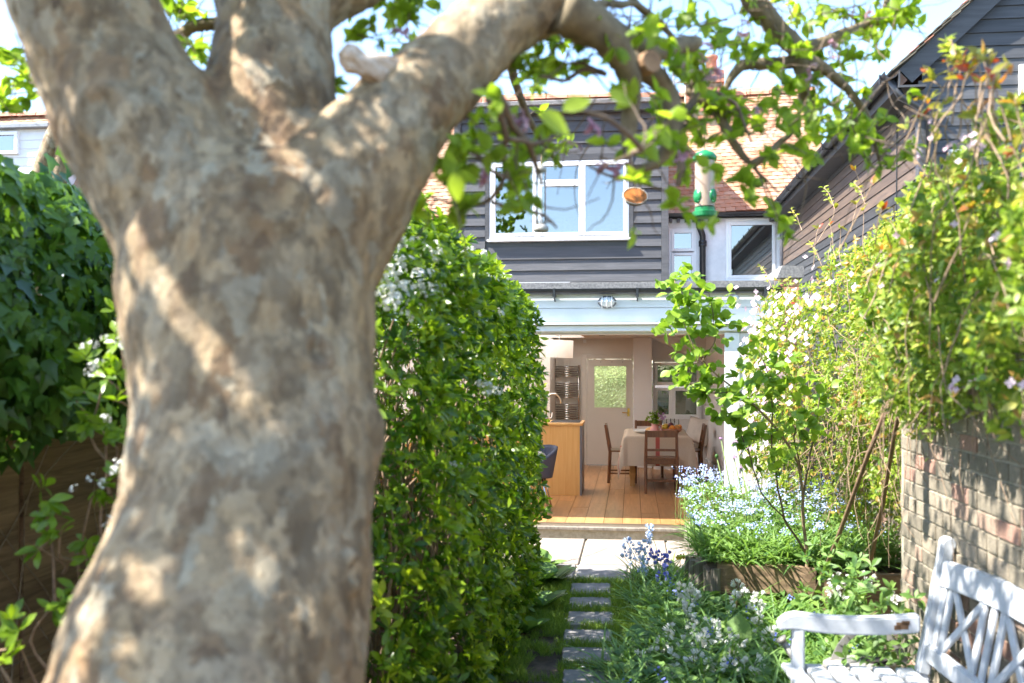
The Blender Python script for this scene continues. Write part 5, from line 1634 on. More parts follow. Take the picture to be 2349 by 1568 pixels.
# smaller one between trunk and fence
bush2 = thing('flowering_shrub', 'leggy evergreen shrub with white flowers before the fence, left of the trunk', 'shrub', (-2.1, 4.1, 0))
spots = [(220, 850, 3.3), (205, 815, 3.3), (240, 870, 3.2), (270, 900, 3.3), (190, 900, 3.4), (255, 830, 3.5), (275, 780, 3.5), (210, 940, 3.3), (245, 960, 3.3), (280, 860, 3.1), (175, 920, 3.4), (230, 910, 3.3), (235, 1110, 3.2), (255, 1140, 3.2), (215, 1125, 3.2), (270, 1090, 3.3), (105, 1150, 3.1), (125, 1190, 3.1), (140, 1215, 3.1), (100, 1215, 3.1), (85, 1170, 3.15), (150, 1160, 3.2), (140, 1370, 3.0), (155, 1400, 3.0), (120, 1390, 3.0), (165, 1345, 3.1), (200, 1280, 3.2), (225, 1300, 3.2), (180, 1250, 3.3), (265, 760, 3.6), (240, 1010, 3.3), (200, 980, 3.3), (280, 990, 3.3), (285, 1200, 3.2), (20, 1420, 2.9), (35, 1445, 2.9), (15, 1490, 2.9), (285, 700, 3.7), (265, 720, 3.8), (300, 740, 3.8), (70, 1245, 3.1), (110, 1120, 3.2)]
c = np.array([W(x + rng.normal(0, 7), y + rng.normal(0, 7), t) for x, y, t in spots for _ in range(1)])
ax = unit(np.array([.15, -.55, .6]) + rng.normal(0, .35, c.shape))
pos, d, nr, sz, own = rosettes(c, ax, (6, 9), (.045, .072), (.8, 1.5), .25)
pieces(bush2, 'leaf', 'leaf', LEAF['choisya'], pos, d, nr, sz, np.clip(rng.normal(.42, .14, len(pos)), 0, .75), M['choisya_leaf'], 290, 'foliage')
m = MB()
for x, y, t in spots[::2]:
    e = np.array(W(x, y, t)); a = np.array([e[0] + rng.normal(-.08, .06), e[1] + rng.normal(.25, .06), max(0, e[2] - rng.uniform(.15, .4))])
    pth = smooth_path(np.column_stack([np.stack([a, (a + e) / 2 + rng.normal(0, .06, 3), e]), [.007, .005, .0025]]), 9, 1); m.tube(pth[:, :3], list(pth[:, 3]), 5, cap=False)
m.build('stem', M['dry_stem'], bush2, smooth=True, kind='stuff')
for px, py, k in ((208, 788, 3), (232, 782, 2), (200, 848, 4), (215, 840, 3), (252, 960, 2), (245, 1100, 3), (262, 1085, 4), (275, 1070, 3), (205, 1095, 2), (180, 1108, 2), (245, 1210, 3), (285, 790, 2)):
    for _ in range((k + 1) // 2):
        o = link('flower_head', variant('flower_head', FLOWER['choisya'], M['white_petal'], random.choice((.3, .8)), False), bush2, W(px + rng.normal(0, 8), py + rng.normal(0, 8), 3.1) - ORG[bush2.name])
        o.rotation_euler = (rng.normal(.7, .3), rng.normal(0, .3), rng.uniform(0, 6)); o.scale = (rng.uniform(.34, .5),) * 3

# ivy over the fence
ivy = thing('ivy', 'dense dark green ivy hanging over the fence at the far left', 'ivy', (FX + .3, 4.5, 0))
n = 4600
yy = rng.uniform(2.6, 6.6, n)
zz = rng.uniform(1.15, 2.62, n)
low = np.array([1.72 + .35 * noise.noise(Vector((y * 2.4, 0, 0))) + .16 * noise.noise(Vector((y * 7, 0, 3))) for y in yy])
ok = zz > low - np.clip((4.6 - yy) * .22, -.1, .5)
yy, zz = yy[ok], zz[ok]
n = len(yy)
bul = np.array([.16 * noise.noise(Vector((y * 2, z * 2, 0))) + .1 * noise.noise(Vector((y * 5, z * 5, 4))) for y, z in zip(yy, zz)])
prof = .42 * np.sqrt(np.clip(1 - ((zz - 2.0) / .72) ** 2, .05, 1))
p = np.stack([FX + .12 + prof + bul, yy, zz], 1)
nrm = unit(np.stack([np.ones(n) * .9, rng.normal(-.3, .25, n), (zz - 1.9) * .9], 1))
d = unit(np.stack([rng.normal(.25, .3, n), rng.normal(-.1, .5, n), rng.normal(-.75, .3, n)], 1))
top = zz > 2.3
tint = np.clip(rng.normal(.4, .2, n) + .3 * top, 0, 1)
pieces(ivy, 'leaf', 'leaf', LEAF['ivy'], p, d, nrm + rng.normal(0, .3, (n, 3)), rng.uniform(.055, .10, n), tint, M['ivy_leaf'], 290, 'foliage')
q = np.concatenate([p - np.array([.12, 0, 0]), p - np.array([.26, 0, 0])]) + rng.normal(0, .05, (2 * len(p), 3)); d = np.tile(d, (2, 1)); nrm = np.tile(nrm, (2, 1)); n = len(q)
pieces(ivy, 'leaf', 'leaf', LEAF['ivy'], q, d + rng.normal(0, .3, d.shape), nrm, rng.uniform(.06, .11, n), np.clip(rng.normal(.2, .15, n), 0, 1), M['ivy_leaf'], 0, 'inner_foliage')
m = MB()
for _ in range(26):
    y = rng.uniform(3, 6.4); a = np.array([FX + .04, y, 0]); pth = grow(a, (.02, rng.normal(0, .3), 1), rng.uniform(1.2, 2.3), 12, 0, .25); pth[:, 0] = FX + .035 + .3 * np.clip((pth[:, 2] - 1.2), 0, .9)
    m.tube(pth, list(np.linspace(.006, .002, len(pth))), 5, cap=False)
m.build('stem', M['dry_stem'], ivy, smooth=True, kind='stuff')

# broad-leaved plants at the foot of the bush, by the path
def broad_plant(name, label, cat, c, leaves, L, mat='herb_leaf', shape='paddle', grp=None, up=.9, tint=(.2, .7), flop=.5):
    t = thing(name, label, cat, c, grp)
    for k in range(leaves):
        a = 2 * math.pi * k / leaves + rng.normal(0, .3)
        el = up * rng.uniform(.5, 1.15)
        d = Vector((math.cos(a) * math.cos(el), math.sin(a) * math.cos(el), math.sin(el)))
        o = link('leaf', variant('leaf', LEAF[shape], M[mat], round(rng.uniform(*tint), 1)), t)
        z = (Vector((0, 0, 1)) - d * d.z).normalized(); x = d.cross(z); s = L * rng.uniform(.7, 1.1)
        o.matrix_local = Matrix.Translation((rng.normal(0, .012), rng.normal(0, .012), 0.01)) @ (Matrix((x, d, z)).transposed() * s).to_4x4()
    return t
def ground_at(px, py):
    d = ray(px, py); k = -EYE / d.z
    return (d.x * k, d.y * k, 0)
for (px, py, nl, L, lab) in ((1268, 1338, 11, .24, 'low broad-leaved green plant at the bush foot nearest the patio'), (1240, 1400, 11, .23, 'broad-leaved plant under the bush halfway along the path'), (1228, 1350, 10, .26, 'large-leaved plant pushed against the bush by the path'), (1208, 1455, 9, .2, 'small leafy plant at the bush foot near bare soil'), (1250, 1308, 10, .22, 'leafy plant where the bush meets the patio edge')):
    broad_plant('border_plant', lab, 'plant', ground_at(px, py), nl, L, 'herb_leaf', 'paddle', None, .75, (.2, .7))
# ================================================================== raised bed of old sleepers
BZ = 0.36
bed = thing('raised_bed', 'raised flower bed edged with weathered oak sleepers and old posts', 'raised bed', (1.2, 7.5, 0))
def rough_beam(a, b_, w, h, mat, name):
    a, b_ = Vector(a), Vector(b_)
    m = MB(); n = 14
    d = (b_ - a).normalized(); s = d.cross(Vector((0, 0, 1)))
    vs, fs = [], []
    for i in range(n + 1):
        c = a.lerp(b_, i / n)
        for k, (u, v) in enumerate(((-.5, 0), (.5, 0), (.5, .5), (.5, 1), (0, 1.01), (-.5, 1), (-.5, .5))):
            q = c + s * u * w + Vector((0, 0, v * h))
            j = Vector((noise.noise(q * 6 + Vector((k, 0, 0))), noise.noise(q * 7 + Vector((0, k, 0))), noise.noise(q * 5)))
            vs.append(q + j * .016)
    for i in range(n):
        for k in range(7):
            k2 = (k + 1) % 7
            fs.append((i * 7 + k, i * 7 + k2, (i + 1) * 7 + k2, (i + 1) * 7 + k))
    fs += [tuple(range(6, -1, -1)), tuple(n * 7 + k for k in range(7))]
    m.add(vs, fs); return m.build(name, mat, bed)
rough_beam((.62, 7.42, .16), (1.30, 7.30, .17), .1, .2, M['sleeper'], 'sleeper')
rough_beam((1.32, 7.32, .15), (2.04, 7.18, .17), .1, .19, M['sleeper'], 'sleeper')
rough_beam((.60, 7.44, -.03), (2.04, 7.22, -.02), .12, .19, M['sleeper'], 'sleeper')
rough_beam((.60, 7.5, .0), (.56, 9.9, .0), .1, .27, M['post_wood'], 'sleeper')
for px, py0, t in ((1582, 1275, 8.2), (1592, 1285, 7.9), (1604, 1290, 7.7)):
    g_ = W(px, py0, t); m = MB(); m.tube([(g_.x, g_.y, -.05), (g_.x + .01, g_.y, g_.z)], [.055, .048], 10, wob=.3); m.build('log_post', M['post_wood'], bed)
g_ = W(1641, 1325, 7.25); m = MB(); m.tube([(g_.x, g_.y, -.05), (g_.x + .008, g_.y, .33)], [.04, .036], 9, wob=.3); m.build('log_post', M['post_wood'], bed)
b = MB()
nx, ny = 16, 26
for j in range(ny + 1):
    for i in range(nx + 1):
        x = .56 + 1.48 * i / nx; y = 7.36 + 2.6 * j / ny
        b.v.append((x, y, BZ - .04 + .03 * noise.noise(Vector((x * 4, y * 4, 0)))))
for j in range(ny):
    for i in range(nx):
        a = j * (nx + 1) + i; b.f.append((a, a + 1, a + nx + 2, a + nx + 1)); b.m.append(0)
b.build('bed_soil', M['soil'], bed, smooth=True)

# ================================================================== climbers along the wall
def vine_band(n, y0, y1, x_mid, depth, bottom, top, seed):
    Y = rng.uniform(y0, y1, n)
    lo = np.interp(Y, [2.5, 4.4, 5.2, 6.2, 7.5, 10.2], bottom) + np.array([.28 * noise.noise(Vector((y * 1.8, seed, 0))) + .15 * noise.noise(Vector((y * 6, seed, 2))) for y in Y])
    hi = np.interp(Y, [2.5, 3.6, 5.0, 6.6, 8.4, 10.2], top) + np.array([.16 * noise.noise(Vector((y * 2.2, seed + 9, 0))) + .1 * noise.noise(Vector((y * 7, seed, 7))) for y in Y])
    u = rng.beta(1.25, 1.0, n)
    Z = lo + (hi - lo) * u
    bul = np.array([.16 * noise.noise(Vector((y * 1.5, z * 1.7, seed))) + .11 * noise.noise(Vector((y * 4.2, z * 4.2, seed))) for y, z in zip(Y, Z)])
    round_ = np.sqrt(np.clip(1 - np.abs(2 * (u ** .8) - 1) ** 3.0, 0.0, 1))
    Xs = x_mid + np.interp(Y, [4.4, 5.5, 7.6, 9.2], [0, .46, .40, .0]) + .28 - .34 * round_ - bul
    k = rng.exponential(.07, n)
    P = np.stack([Xs + k * depth, Y, Z], 1)
    N_ = unit(np.stack([-np.ones(n), rng.normal(-.2, .3, n), .25 + .9 * (u - .4)], 1))
    return P, N_, u, bul, k
VB = [1.62, 1.62, 1.22, .85, .66, .6]
VT = [2.66, 2.62, 2.62, 2.88, 2.68, 2.28]
def climber(root, n, y0, y1, x_mid, mat, tint_mu, seed, size=(.028, .052), shape='vine', leaves=(3, 5), n_single=295, dens=1.0):
    P, N_, u, bul, k = vine_band(n, y0, y1, x_mid, 1.6, VB, VT, seed)
    keep = ~((bul < -.07) & (rng.random(n) < .75)) & ~((P[:, 1] < 4.4) & (u > .72) & (rng.random(n) < .5))
    P, N_, u, k = P[keep], N_[keep], u[keep], k[keep]
    ax = unit(N_ + rng.normal(0, .55, N_.shape) + np.array([0, 0, .15]))
    pos, d, nr, sz, own = rosettes(P, ax, leaves, size, (.5, 1.4), .45)
    d[:, 2] -= .1
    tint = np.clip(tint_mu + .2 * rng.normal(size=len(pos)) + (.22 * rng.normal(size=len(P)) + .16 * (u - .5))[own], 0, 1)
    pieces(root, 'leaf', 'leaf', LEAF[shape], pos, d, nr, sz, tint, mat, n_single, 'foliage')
    return P, N_, u
honey = thing('honeysuckle', 'dense yellow-green climber tumbling over the middle of the brick wall', 'climber', (1.3, 5.6, 0))
PH, NH, UH = climber(honey, 5600, 4.2, 7.4, 1.14, M['vine_leaf'], .56, 3.0)
clem = thing('clematis', 'clematis covered in pale pink flowers beside the kitchen doorway', 'climber', (1.3, 8.6, 0))
PC, NC, UC = climber(clem, 4000, 7.0, 10.0, 1.12, M['vine_leaf'], .55, 8.0)
rose = thing('climbing_rose', 'climbing rose with orange and red young shoots at the upper right', 'climber', (1.3, 3.6, 0))
PR, NR, UR = climber(rose, 3600, 2.5, 4.6, 1.12, M['vine_leaf'], .52, 15.0, (.03, .055))
# darker leaves deeper in, against the wall
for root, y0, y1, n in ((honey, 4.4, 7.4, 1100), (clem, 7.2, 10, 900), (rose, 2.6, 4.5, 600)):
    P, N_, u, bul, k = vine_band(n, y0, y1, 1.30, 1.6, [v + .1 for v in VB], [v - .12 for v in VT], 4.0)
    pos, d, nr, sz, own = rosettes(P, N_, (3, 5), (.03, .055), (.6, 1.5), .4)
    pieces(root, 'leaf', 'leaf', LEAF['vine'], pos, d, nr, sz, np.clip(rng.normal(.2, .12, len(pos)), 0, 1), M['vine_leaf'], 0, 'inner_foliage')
# dry stems hanging and tangled
for root, y0, y1, n, zt in ((honey, 4.3, 7.4, 220, 2.45), (clem, 7.0, 10, 190, 2.2), (rose, 2.6, 4.6, 60, 2.7)):
    m = MB()
    for _ in range(n):
        y = rng.uniform(y0, y1); lo = np.interp(y, [2.5, 4.4, 5.2, 6.2, 7.5, 10.2], VB)
        xo = rng.uniform(1.06, 1.34)
        p = grow((xo, y, rng.uniform(lo + .5, zt)), (rng.normal(-.05, .2), rng.normal(0, .6), -1), rng.uniform(.5, 1.3), 10, .05, .5)
        off_ = np.interp(p[:, 1], [4.4, 5.5, 7.6, 9.2], [0, .46, .40, .0]); p[:, 0] = np.clip(p[:, 0], .93 + .16 * rng.random(), 1.38) + off_; p[:, 2] = np.maximum(p[:, 2], .3 if y > 7.2 else .45)
        m.tube(p, list(np.linspace(rng.uniform(.0015, .0042), .0012, len(p))), 5, cap=False)
    m.build('dry_stems', M['dry_stem'], root, smooth=True, kind='stuff')
def on_climber(px, py, x):
    d = ray(px, py)
    for _ in range(25):
        Y = d.y * x / d.x; x = .6 * x + .4 * (x0_(x) if False else (1.0 + np.interp(Y, [4.4, 5.5, 7.6, 9.2], [0, .46, .40, .0])))
    return d * (x / d.x) + Vector((0, 0, EYE))
# young red and orange shoots
sh = []
for px, py, s, k in ((2200, 150, 40, 10), (2160, 200, 35, 8), (2240, 130, 30, 7), (2290, 170, 40, 8), (2150, 290, 30, 6), (2230, 250, 40, 6), (2130, 250, 25, 5), (1900, 520, 30, 5), (1955, 500, 30, 6), (2010, 490, 25, 5), (1890, 640, 40, 7), (1830, 650, 35, 5), (1960, 610, 40, 6), (2040, 560, 40, 5), (1780, 690, 25, 3), (2200, 430, 40, 3), (1990, 420, 40, 4), (2320, 300, 40, 4)):
    for _ in range(int(k * .55 + .5)):
        sh.append((on_climber(px + rng.normal(0, s), py + rng.normal(0, s * .6), rng.uniform(.93, 1.05)), px > 2100))
for root, flag in ((rose, True), (honey, False)):
    c = np.array([p for p, f in sh if f == flag])
    pos, d, nr, sz, own = rosettes(c, np.array([-.3, -.2, .8]) + rng.normal(0, .4, c.shape), (3, 5), (.032, .06), (.5, 1.3), .4)
    pieces(root, 'leaf', 'leaf', LEAF['vine'], pos, d, nr, sz, np.clip(rng.normal(.5, .3, len(pos)), 0, 1), M['red_leaf'], 0, 'young_foliage')
    m = MB()
    for p in c:
        q = grow(p, (rng.normal(0, .3), rng.normal(0, .3), -1), rng.uniform(.15, .35), 5, .0, .3); m.tube(q, list(np.linspace(.0018, .003, 6)), 4, cap=False)
    m.build('shoot', M['dry_stem'], root, kind='stuff')
# long tips reaching into the air
for px, py, dx_, L in ((1890, 430, -.2, .3), (1815, 480, -.25, .28), (1745, 610, -.1, .25), (1960, 420, -.1, .3), (2080, 330, .1, .3), (1860, 560, -.2, .3), (2170, 90, .1, .25)):
    a = on_climber(px + 25, py + 50, 1.05); tip = on_climber(px, py, 1.0)
    m = MB(); m.tube([a, a.lerp(tip, .5) + Vector((0, 0, .03)), tip], [.003, .0025, .0015], 5); m.build('tendril', M['dry_stem'], rose if px > 2050 else honey)
    c = np.array([a.lerp(tip, u) for u in (.3, .5, .65, .8, .92, 1)])
    rt = rose if px > 2050 else honey
    pos, d, nr, sz, own = rosettes(c, np.tile(np.array([[0, -.3, 1.]]), (6, 1)), (2, 4), (.03, .05), (.6, 1.4), .4)
    pieces(rt, 'leaf', 'leaf', LEAF['vine'], pos, d, nr, sz, rng.uniform(.6, .95, len(pos)), M['vine_leaf'], 0, 'tip_leaves')
# flowers
fl = []
for px, py, sx_, sy_, k in ((1760, 790, 45, 50, 75), (1740, 900, 35, 55, 55), (1800, 720, 40, 30, 30), (1700, 980, 25, 50, 35), (1720, 1060, 25, 40, 25), (1850, 700, 50, 40, 20), (1730, 730, 25, 25, 22), (1690, 860, 20, 60, 20)):
    for _ in range(k): fl.append((clem, on_climber(px + rng.normal(0, sx_), py + rng.normal(0, sy_), rng.uniform(.95, 1.03))))
for px, py, s, k in ((2150, 350, 60, 7), (2270, 400, 50, 3), (2280, 550, 60, 2), (2050, 560, 60, 4), (1950, 700, 60, 5), (2200, 640, 60, 2), (1990, 640, 50, 6), (2200, 330, 40, 8), (2190, 885, 12, 4), (2228, 878, 12, 4), (2330, 870, 14, 2)):
    for _ in range(k):
        rt = rose if px > 2100 else honey
        fl.append((rt, on_climber(px + rng.normal(0, s), py + rng.normal(0, s * .7), rng.uniform(.95, 1.03))))
for rt, f in fl:
    if f.z < .4 or f.y > 10.0: continue
    o = link('flower', variant('flower', FLOWER['clematis'], M['pink_petal'], random.choice((.4, .75, 1.0)), False), rt, f - ORG[rt.name])
    o.rotation_euler = Vector((-.75 + rng.normal(0, .4), -.55 + rng.normal(0, .4), .5 + rng.normal(0, .35))).to_track_quat('Z', 'Y').to_euler(); o.scale = (rng.uniform(.7, 1.05) * (.55 if f.y < 5.5 else 1),) * 3

# ================================================================== young round-leaved shrub in the bed
base = W(1858, 1392, 7.1); base.z = 0
quince = thing('young_shrub', 'young open-branched shrub with rounded bright green leaves before the raised bed', 'shrub', base)
def Q(*pts): return [(*W(px, py, t), r) for px, py, t, r in pts]
stems = [Q((1856, 1400, 7.1, .016), (1853, 1330, 7.1, .015), (1850, 1270, 7.1, .012), (1842, 1160, 7.05, .011), (1838, 1080, 7.0, .009), (1800, 1000, 6.95, .009), (1750, 950, 6.9, .008), (1700, 900, 6.8, .007), (1650, 870, 6.75, .006), (1610, 832, 6.7, .005), (1575, 770, 6.7, .004), (1555, 690, 6.7, .003), (1550, 640, 6.7, .002)),
         Q((1850, 1270, 7.1, .009), (1800, 1190, 7.0, .008), (1780, 1100, 7.0, .007), (1770, 1010, 6.95, .006), (1775, 930, 6.9, .005), (1760, 850, 6.9, .004), (1740, 800, 6.9, .002)),
         Q((1842, 1160, 7.05, .008), (1850, 1080, 7.1, .007), (1870, 990, 7.1, .006), (1880, 900, 7.1, .004), (1870, 850, 7.1, .002)),
         Q((1800, 1190, 7.0, .006), (1745, 1130, 6.9, .005), (1720, 1050, 6.85, .005), (1695, 980, 6.8, .004), (1660, 930, 6.8, .002)),
         Q((1610, 832, 6.7, .004), (1640, 780, 6.65, .004), (1636, 720, 6.65, .0035), (1625, 670, 6.65, .002)),
         Q((1700, 900, 6.8, .005), (1650, 905, 6.75, .004), (1600, 900, 6.7, .003), (1570, 870, 6.7, .002)),
         Q((1838, 1080, 7.0, .006), (1820, 1000, 7.0, .005), (1835, 930, 7.0, .003)), Q((1770, 1010, 6.95, .005), (1730, 1000, 6.9, .004), (1690, 1000, 6.85, .002))]
cl = []
for i, L in enumerate(stems):
    p = wander(smooth_path(L, 24, 1), .012, 7, i); m = MB(); m.tube(p[:, :3], list(p[:, 3]), 7, wob=.2); m.build('stem', M['twig'] if i else M['dry_stem'], quince, smooth=True)
    for j in range(10, 24):
        if rng.random() < .62: cl.append(p[j, :3] + rng.normal(0, .035, 3))
for px, py, s, k in ((1560, 640, 22, 9), (1545, 690, 20, 8), (1600, 690, 25, 9), (1640, 700, 22, 8), (1560, 760, 25, 10), (1600, 770, 30, 10), (1650, 760, 25, 7), (1570, 850, 25, 7), (1620, 880, 25, 9), (1660, 850, 30, 10), (1700, 830, 25, 8), (1690, 910, 30, 10), (1740, 900, 30, 9), (1750, 850, 25, 7), (1660, 960, 20, 6), (1780, 830, 30, 7), (1840, 900, 30, 6), (1880, 870, 25, 5), (1720, 990, 25, 5), (1810, 960, 25, 5), (1790, 1050, 20, 3), (1850, 980, 20, 3), (1540, 730, 12, 4), (1755, 1080, 20, 3)):
    for _ in range(k): cl.append(np.array(W(px + rng.normal(0, s), py + rng.normal(0, s), 6.75 + rng.normal(0, .12))))
cl = np.array(cl)
pos, d, nr, sz, own = rosettes(cl, rng.normal(0, .6, cl.shape) + np.array([-.2, -.2, .5]), (3, 5), (.045, .085), (.6, 1.5), .5)
nr[:, 2] += .4; d[:, 2] -= .15
pieces(quince, 'leaf', 'leaf', LEAF['round'], pos, d, nr, sz, np.clip(rng.normal(.5, .22, len(pos)), 0, 1), M['round_leaf'], 295, 'foliage')

# two wooden stakes leaning together
for (a, t0, b_, t1, r, lab) in (((1856, 1396), 7.05, (2080, 822), 5.0, .014, 'long brown wooden stake leaning right, foot in front of the raised bed'), ((1996, 1290), 6.6, (2086, 830), 5.05, .013, 'steeper wooden stake behind, foot inside the raised bed')):
    p, q = W(*a, t0), W(*b_, t1); p.z = max(p.z, 0.0)
    m = MB(); m.tube([p, p.lerp(q, .35) + Vector((.008, 0, 0)), p.lerp(q, .7) - Vector((.004, 0, 0)), q], [r, r, r * .95, r * .9], 8, wob=.1)
    tag(m.build('garden_stake', M['stake'], smooth=True), lab, 'stake', 'wooden stakes leaning on the wall')

# ================================================================== the flower beds
def blades(name, c, n_each, L, spread, label, mat='blade', tint=(.5, .22), root=None, zbase=0.0, flop=.75):
    own = np.repeat(np.arange(len(c)), n_each); n = len(own)
    a = rng.uniform(0, 2 * math.pi, n); el = rng.uniform(.45, 1.35, n)
    d = np.stack([np.cos(a) * np.cos(el), np.sin(a) * np.cos(el), np.sin(el)], 1)
    nr = np.stack([-np.cos(a) * np.sin(el), -np.sin(a) * np.sin(el), np.cos(el)], 1)
    pos = c[own] + np.stack([rng.normal(0, spread, n), rng.normal(0, spread, n), np.zeros(n)], 1)
    V, Fc, *_ = place(LEAF['blade'], pos, d, nr, rng.uniform(L[0], L[1], n))
    V[:, 2] = np.maximum(V[:, 2], .006)
    tn = np.clip(rng.normal(tint[0], tint[1], n), 0, 1)
    o = link(name, np_mesh(name, V, [Fc], M[mat], tn, True, len(LEAF['blade'][0])))
    return tag(o, label=label, kind='stuff')
def edge_x(y):
    return -.02 + .12 * math.sin(y * 2.1) + .05 * math.sin(y * 5)
def front(n):
    p = np.stack([rng.uniform(-.1, 1.38, n), rng.uniform(4.2, 7.5, n), np.zeros(n)], 1)
    ex = np.array([edge_x(y) + (.22 if y > 6.9 else 0) for y in p[:, 1]])
    inside = (p[:, 0] > ex) & ~((p[:, 0] > .55) & (p[:, 1] > 7.35)) & ~((p[:, 0] > .62) & (p[:, 1] < 4.7))
    return p[inside]
c = front(420)
blades('strap_leaves', c, 16, (.14, .34), .04, 'arching strap-like bulb leaves covering the front border', zbase=0)
c2 = np.stack([rng.uniform(.02, .5, 60), rng.uniform(7.3, 8.6, 60), np.zeros(60)], 1)
blades('strap_leaves', c2, 14, (.12, .30), .04, 'narrow bulb leaves along the border edge by the patio')
c3 = np.stack([rng.uniform(.5, 1.9, 190), 7.38 + 1.3 * rng.beta(1, 2, 190), np.full(190, BZ)], 1)
blades('strap_leaves', c3, 12, (.14, .34), .04, 'strap leaves spilling over the front of the raised bed', tint=(.55, .2))
# low broad leaves filling the ground
n = 2600
p = front(n); n = len(p); p[:, 2] = rng.uniform(.02, .16, n)
a = rng.uniform(0, 6.28, n); el = rng.uniform(.0, .7, n)
d = np.stack([np.cos(a) * np.cos(el), np.sin(a) * np.cos(el), np.sin(el)], 1)
V, Fc, *_ = place(LEAF['paddle'], p, d, np.tile(np.array([[0, -.2, 1.]]), (n, 1)) + rng.normal(0, .3, (n, 3)), rng.uniform(.04, .10, n))
tag(link('ground_cover', np_mesh('ground_cover', V, [Fc], M['herb_leaf'], np.clip(rng.normal(.4, .25, n), 0, 1), True, len(LEAF['paddle'][0]))), kind='stuff', label='low leafy ground cover between the bulb leaves')
# leaves and flowers on the raised bed: a haze of pale blue
n = 5200
p = np.stack([rng.uniform(.5, 1.95, n), rng.uniform(7.35, 10.0, n), np.full(n, BZ)], 1)
hh = np.array([.24 + .16 * noise.noise(Vector((x * 2.2, y * 2.2, 0))) for x, y, _ in p]) * np.clip((p[:, 1] - 7.0) / .9, .45, 1.15)
p[:, 2] += hh * rng.beta(1.6, 1.1, n)
a = rng.uniform(0, 6.28, n); el = rng.uniform(-.1, 1.1, n)
d = np.stack([np.cos(a) * np.cos(el), np.sin(a) * np.cos(el), np.sin(el)], 1)
V, Fc, *_ = place(LEAF['vine'], p, d, rng.normal(0, .5, (n, 3)) + np.array([0, 0, 1]), rng.uniform(.03, .075, n))
tag(link('bed_leaves', np_mesh('bed_leaves', V, [Fc], M['herb_leaf'], np.clip(rng.normal(.55, .22, n), 0, 1), True, len(LEAF['vine'][0]))), kind='stuff', label='fine pale green leaves filling the raised bed')
def dots(name, label, p, mat, s, tint=(.5, .25), key='small', facing=(-.2, -.5, .8)):
    n = len(p)
    nr = unit(np.tile(np.array([facing]), (n, 1)) + rng.normal(0, .4, (n, 3)))
    d = unit(np.cross(nr, rand_dirs(n)))
    shp = FLOWER[key]
    V, Fc, *_ = place(shp, p, d, nr, rng.uniform(s[0], s[1], n))
    return tag(link(name, np_mesh(name, V, [Fc], M[mat], np.clip(rng.normal(*tint, n), 0, 1), False, len(shp[0]))), kind='stuff', label=label)
n = 340
sp = np.stack([rng.uniform(.42, 1.85, n), rng.uniform(7.5, 9.9, n), np.zeros(n)], 1)
sp[:, 2] = BZ + np.array([.30 + .17 * noise.noise(Vector((x * 2.2, y * 2.2, 0))) for x, y, _ in sp]) * np.clip((sp[:, 1] - 6.9) / .9, .5, 1.2) + rng.normal(0, .05, n)
own = np.repeat(np.arange(n), 13)
fp = sp[own] + rng.normal(0, 1, (len(own), 3)) * np.array([.02, .02, .014])
dots('forget_me_nots', 'pale blue forget-me-nots massed over the raised bed', fp, 'blue_petal', (.9, 1.35), (.45, .25))
m = MB()
for q in sp[::1]:
    m.tube([(q[0] + rng.normal(0, .04), q[1], BZ - .03), (q[0] + rng.normal(0, .02), q[1], (q[2] + BZ) / 2), q], [.002, .0018, .0012], 4, cap=False)
tag(m.build('flower_stalks', M['green_stem']), kind='stuff', label='thin green stalks under the forget-me-nots')
n = 40
q = front(n); q[:, 2] = rng.uniform(.12, .36, len(q)); own = np.repeat(np.arange(len(q)), 6)
dots('blue_flowers', 'small deep blue alkanet flowers dotted through the border', q[own] + rng.normal(0, .018, (len(own), 3)), 'deep_blue_petal', (.9, 1.5))

# white bells and bluebells standing in the border: a stem with a nodding head each
def bell(c, h, mat, tintv, name, lab, grp, lean):
    t = thing(name, lab, 'flower', (c[0], c[1], c[2] if len(c) > 2 else 0), grp)
    o3 = ORG[t.name]; top = o3 + Vector((lean[0], lean[1], h))
    m = MB(); m.tube([o3, o3 + Vector((lean[0] * .3, lean[1] * .3, h * .6)), top], [.0035, .003, .002], 5, cap=False); m.build('stem', M['green_stem'], t, smooth=True)
    for k in range(2):
        o = link('flower_head', variant('flower_head', FLOWER['bell'], M[mat], tintv, False), t, top - o3 + Vector((rng.normal(0, .008), rng.normal(0, .008), -.006 - .035 * k)))
        o.rotation_euler = (rng.normal(.9, .4), rng.normal(0, .5), rng.uniform(0, 6)); o.scale = (rng.uniform(1.3, 1.8),) * 3
    return t
wp = [(1548, 1420, 6.4), (1565, 1405, 6.5), (1585, 1450, 6.2), (1600, 1470, 6.1), (1570, 1490, 5.9), (1612, 1490, 5.9), (1640, 1475, 5.9), (1650, 1500, 5.8), (1680, 1470, 5.9), (1700, 1490, 5.8), (1560, 1520, 5.7), (1600, 1530, 5.6), (1645, 1540, 5.5), (1500, 1490, 5.9), (1490, 1515, 5.8), (1530, 1460, 6.1), (1715, 1400, 6.6), (1725, 1375, 6.7), (1740, 1385, 6.6), (1690, 1350, 7.0), (1590, 1375, 6.8), (1605, 1365, 6.8), (1760, 1440, 6.1), (1775, 1470, 5.9), (1730, 1540, 5.4), (1690, 1545, 5.4), (1920, 1340, 6.6), (1935, 1350, 6.6), (1960, 1380, 6.2), (2000, 1330, 6.5), (2050, 1385, 5.9), (1910, 1375, 6.4), (1620, 1440, 6.2), (1520, 1545, 5.6), (1460, 1530, 5.7), (1545, 1375, 6.8)]
for px, py, t in wp:
    top = W(px + rng.normal(0, 4), py + rng.normal(0, 4), t); bell((top.x - rng.normal(0, .03), top.y + .03, 0), max(.1, top.z + .03), 'white_petal', 1.0, 'white_bell_flower', 'white nodding bell flowers on a green stem in the leafy border', 'white bell flowers in the border', (rng.normal(0, .03), -.03))
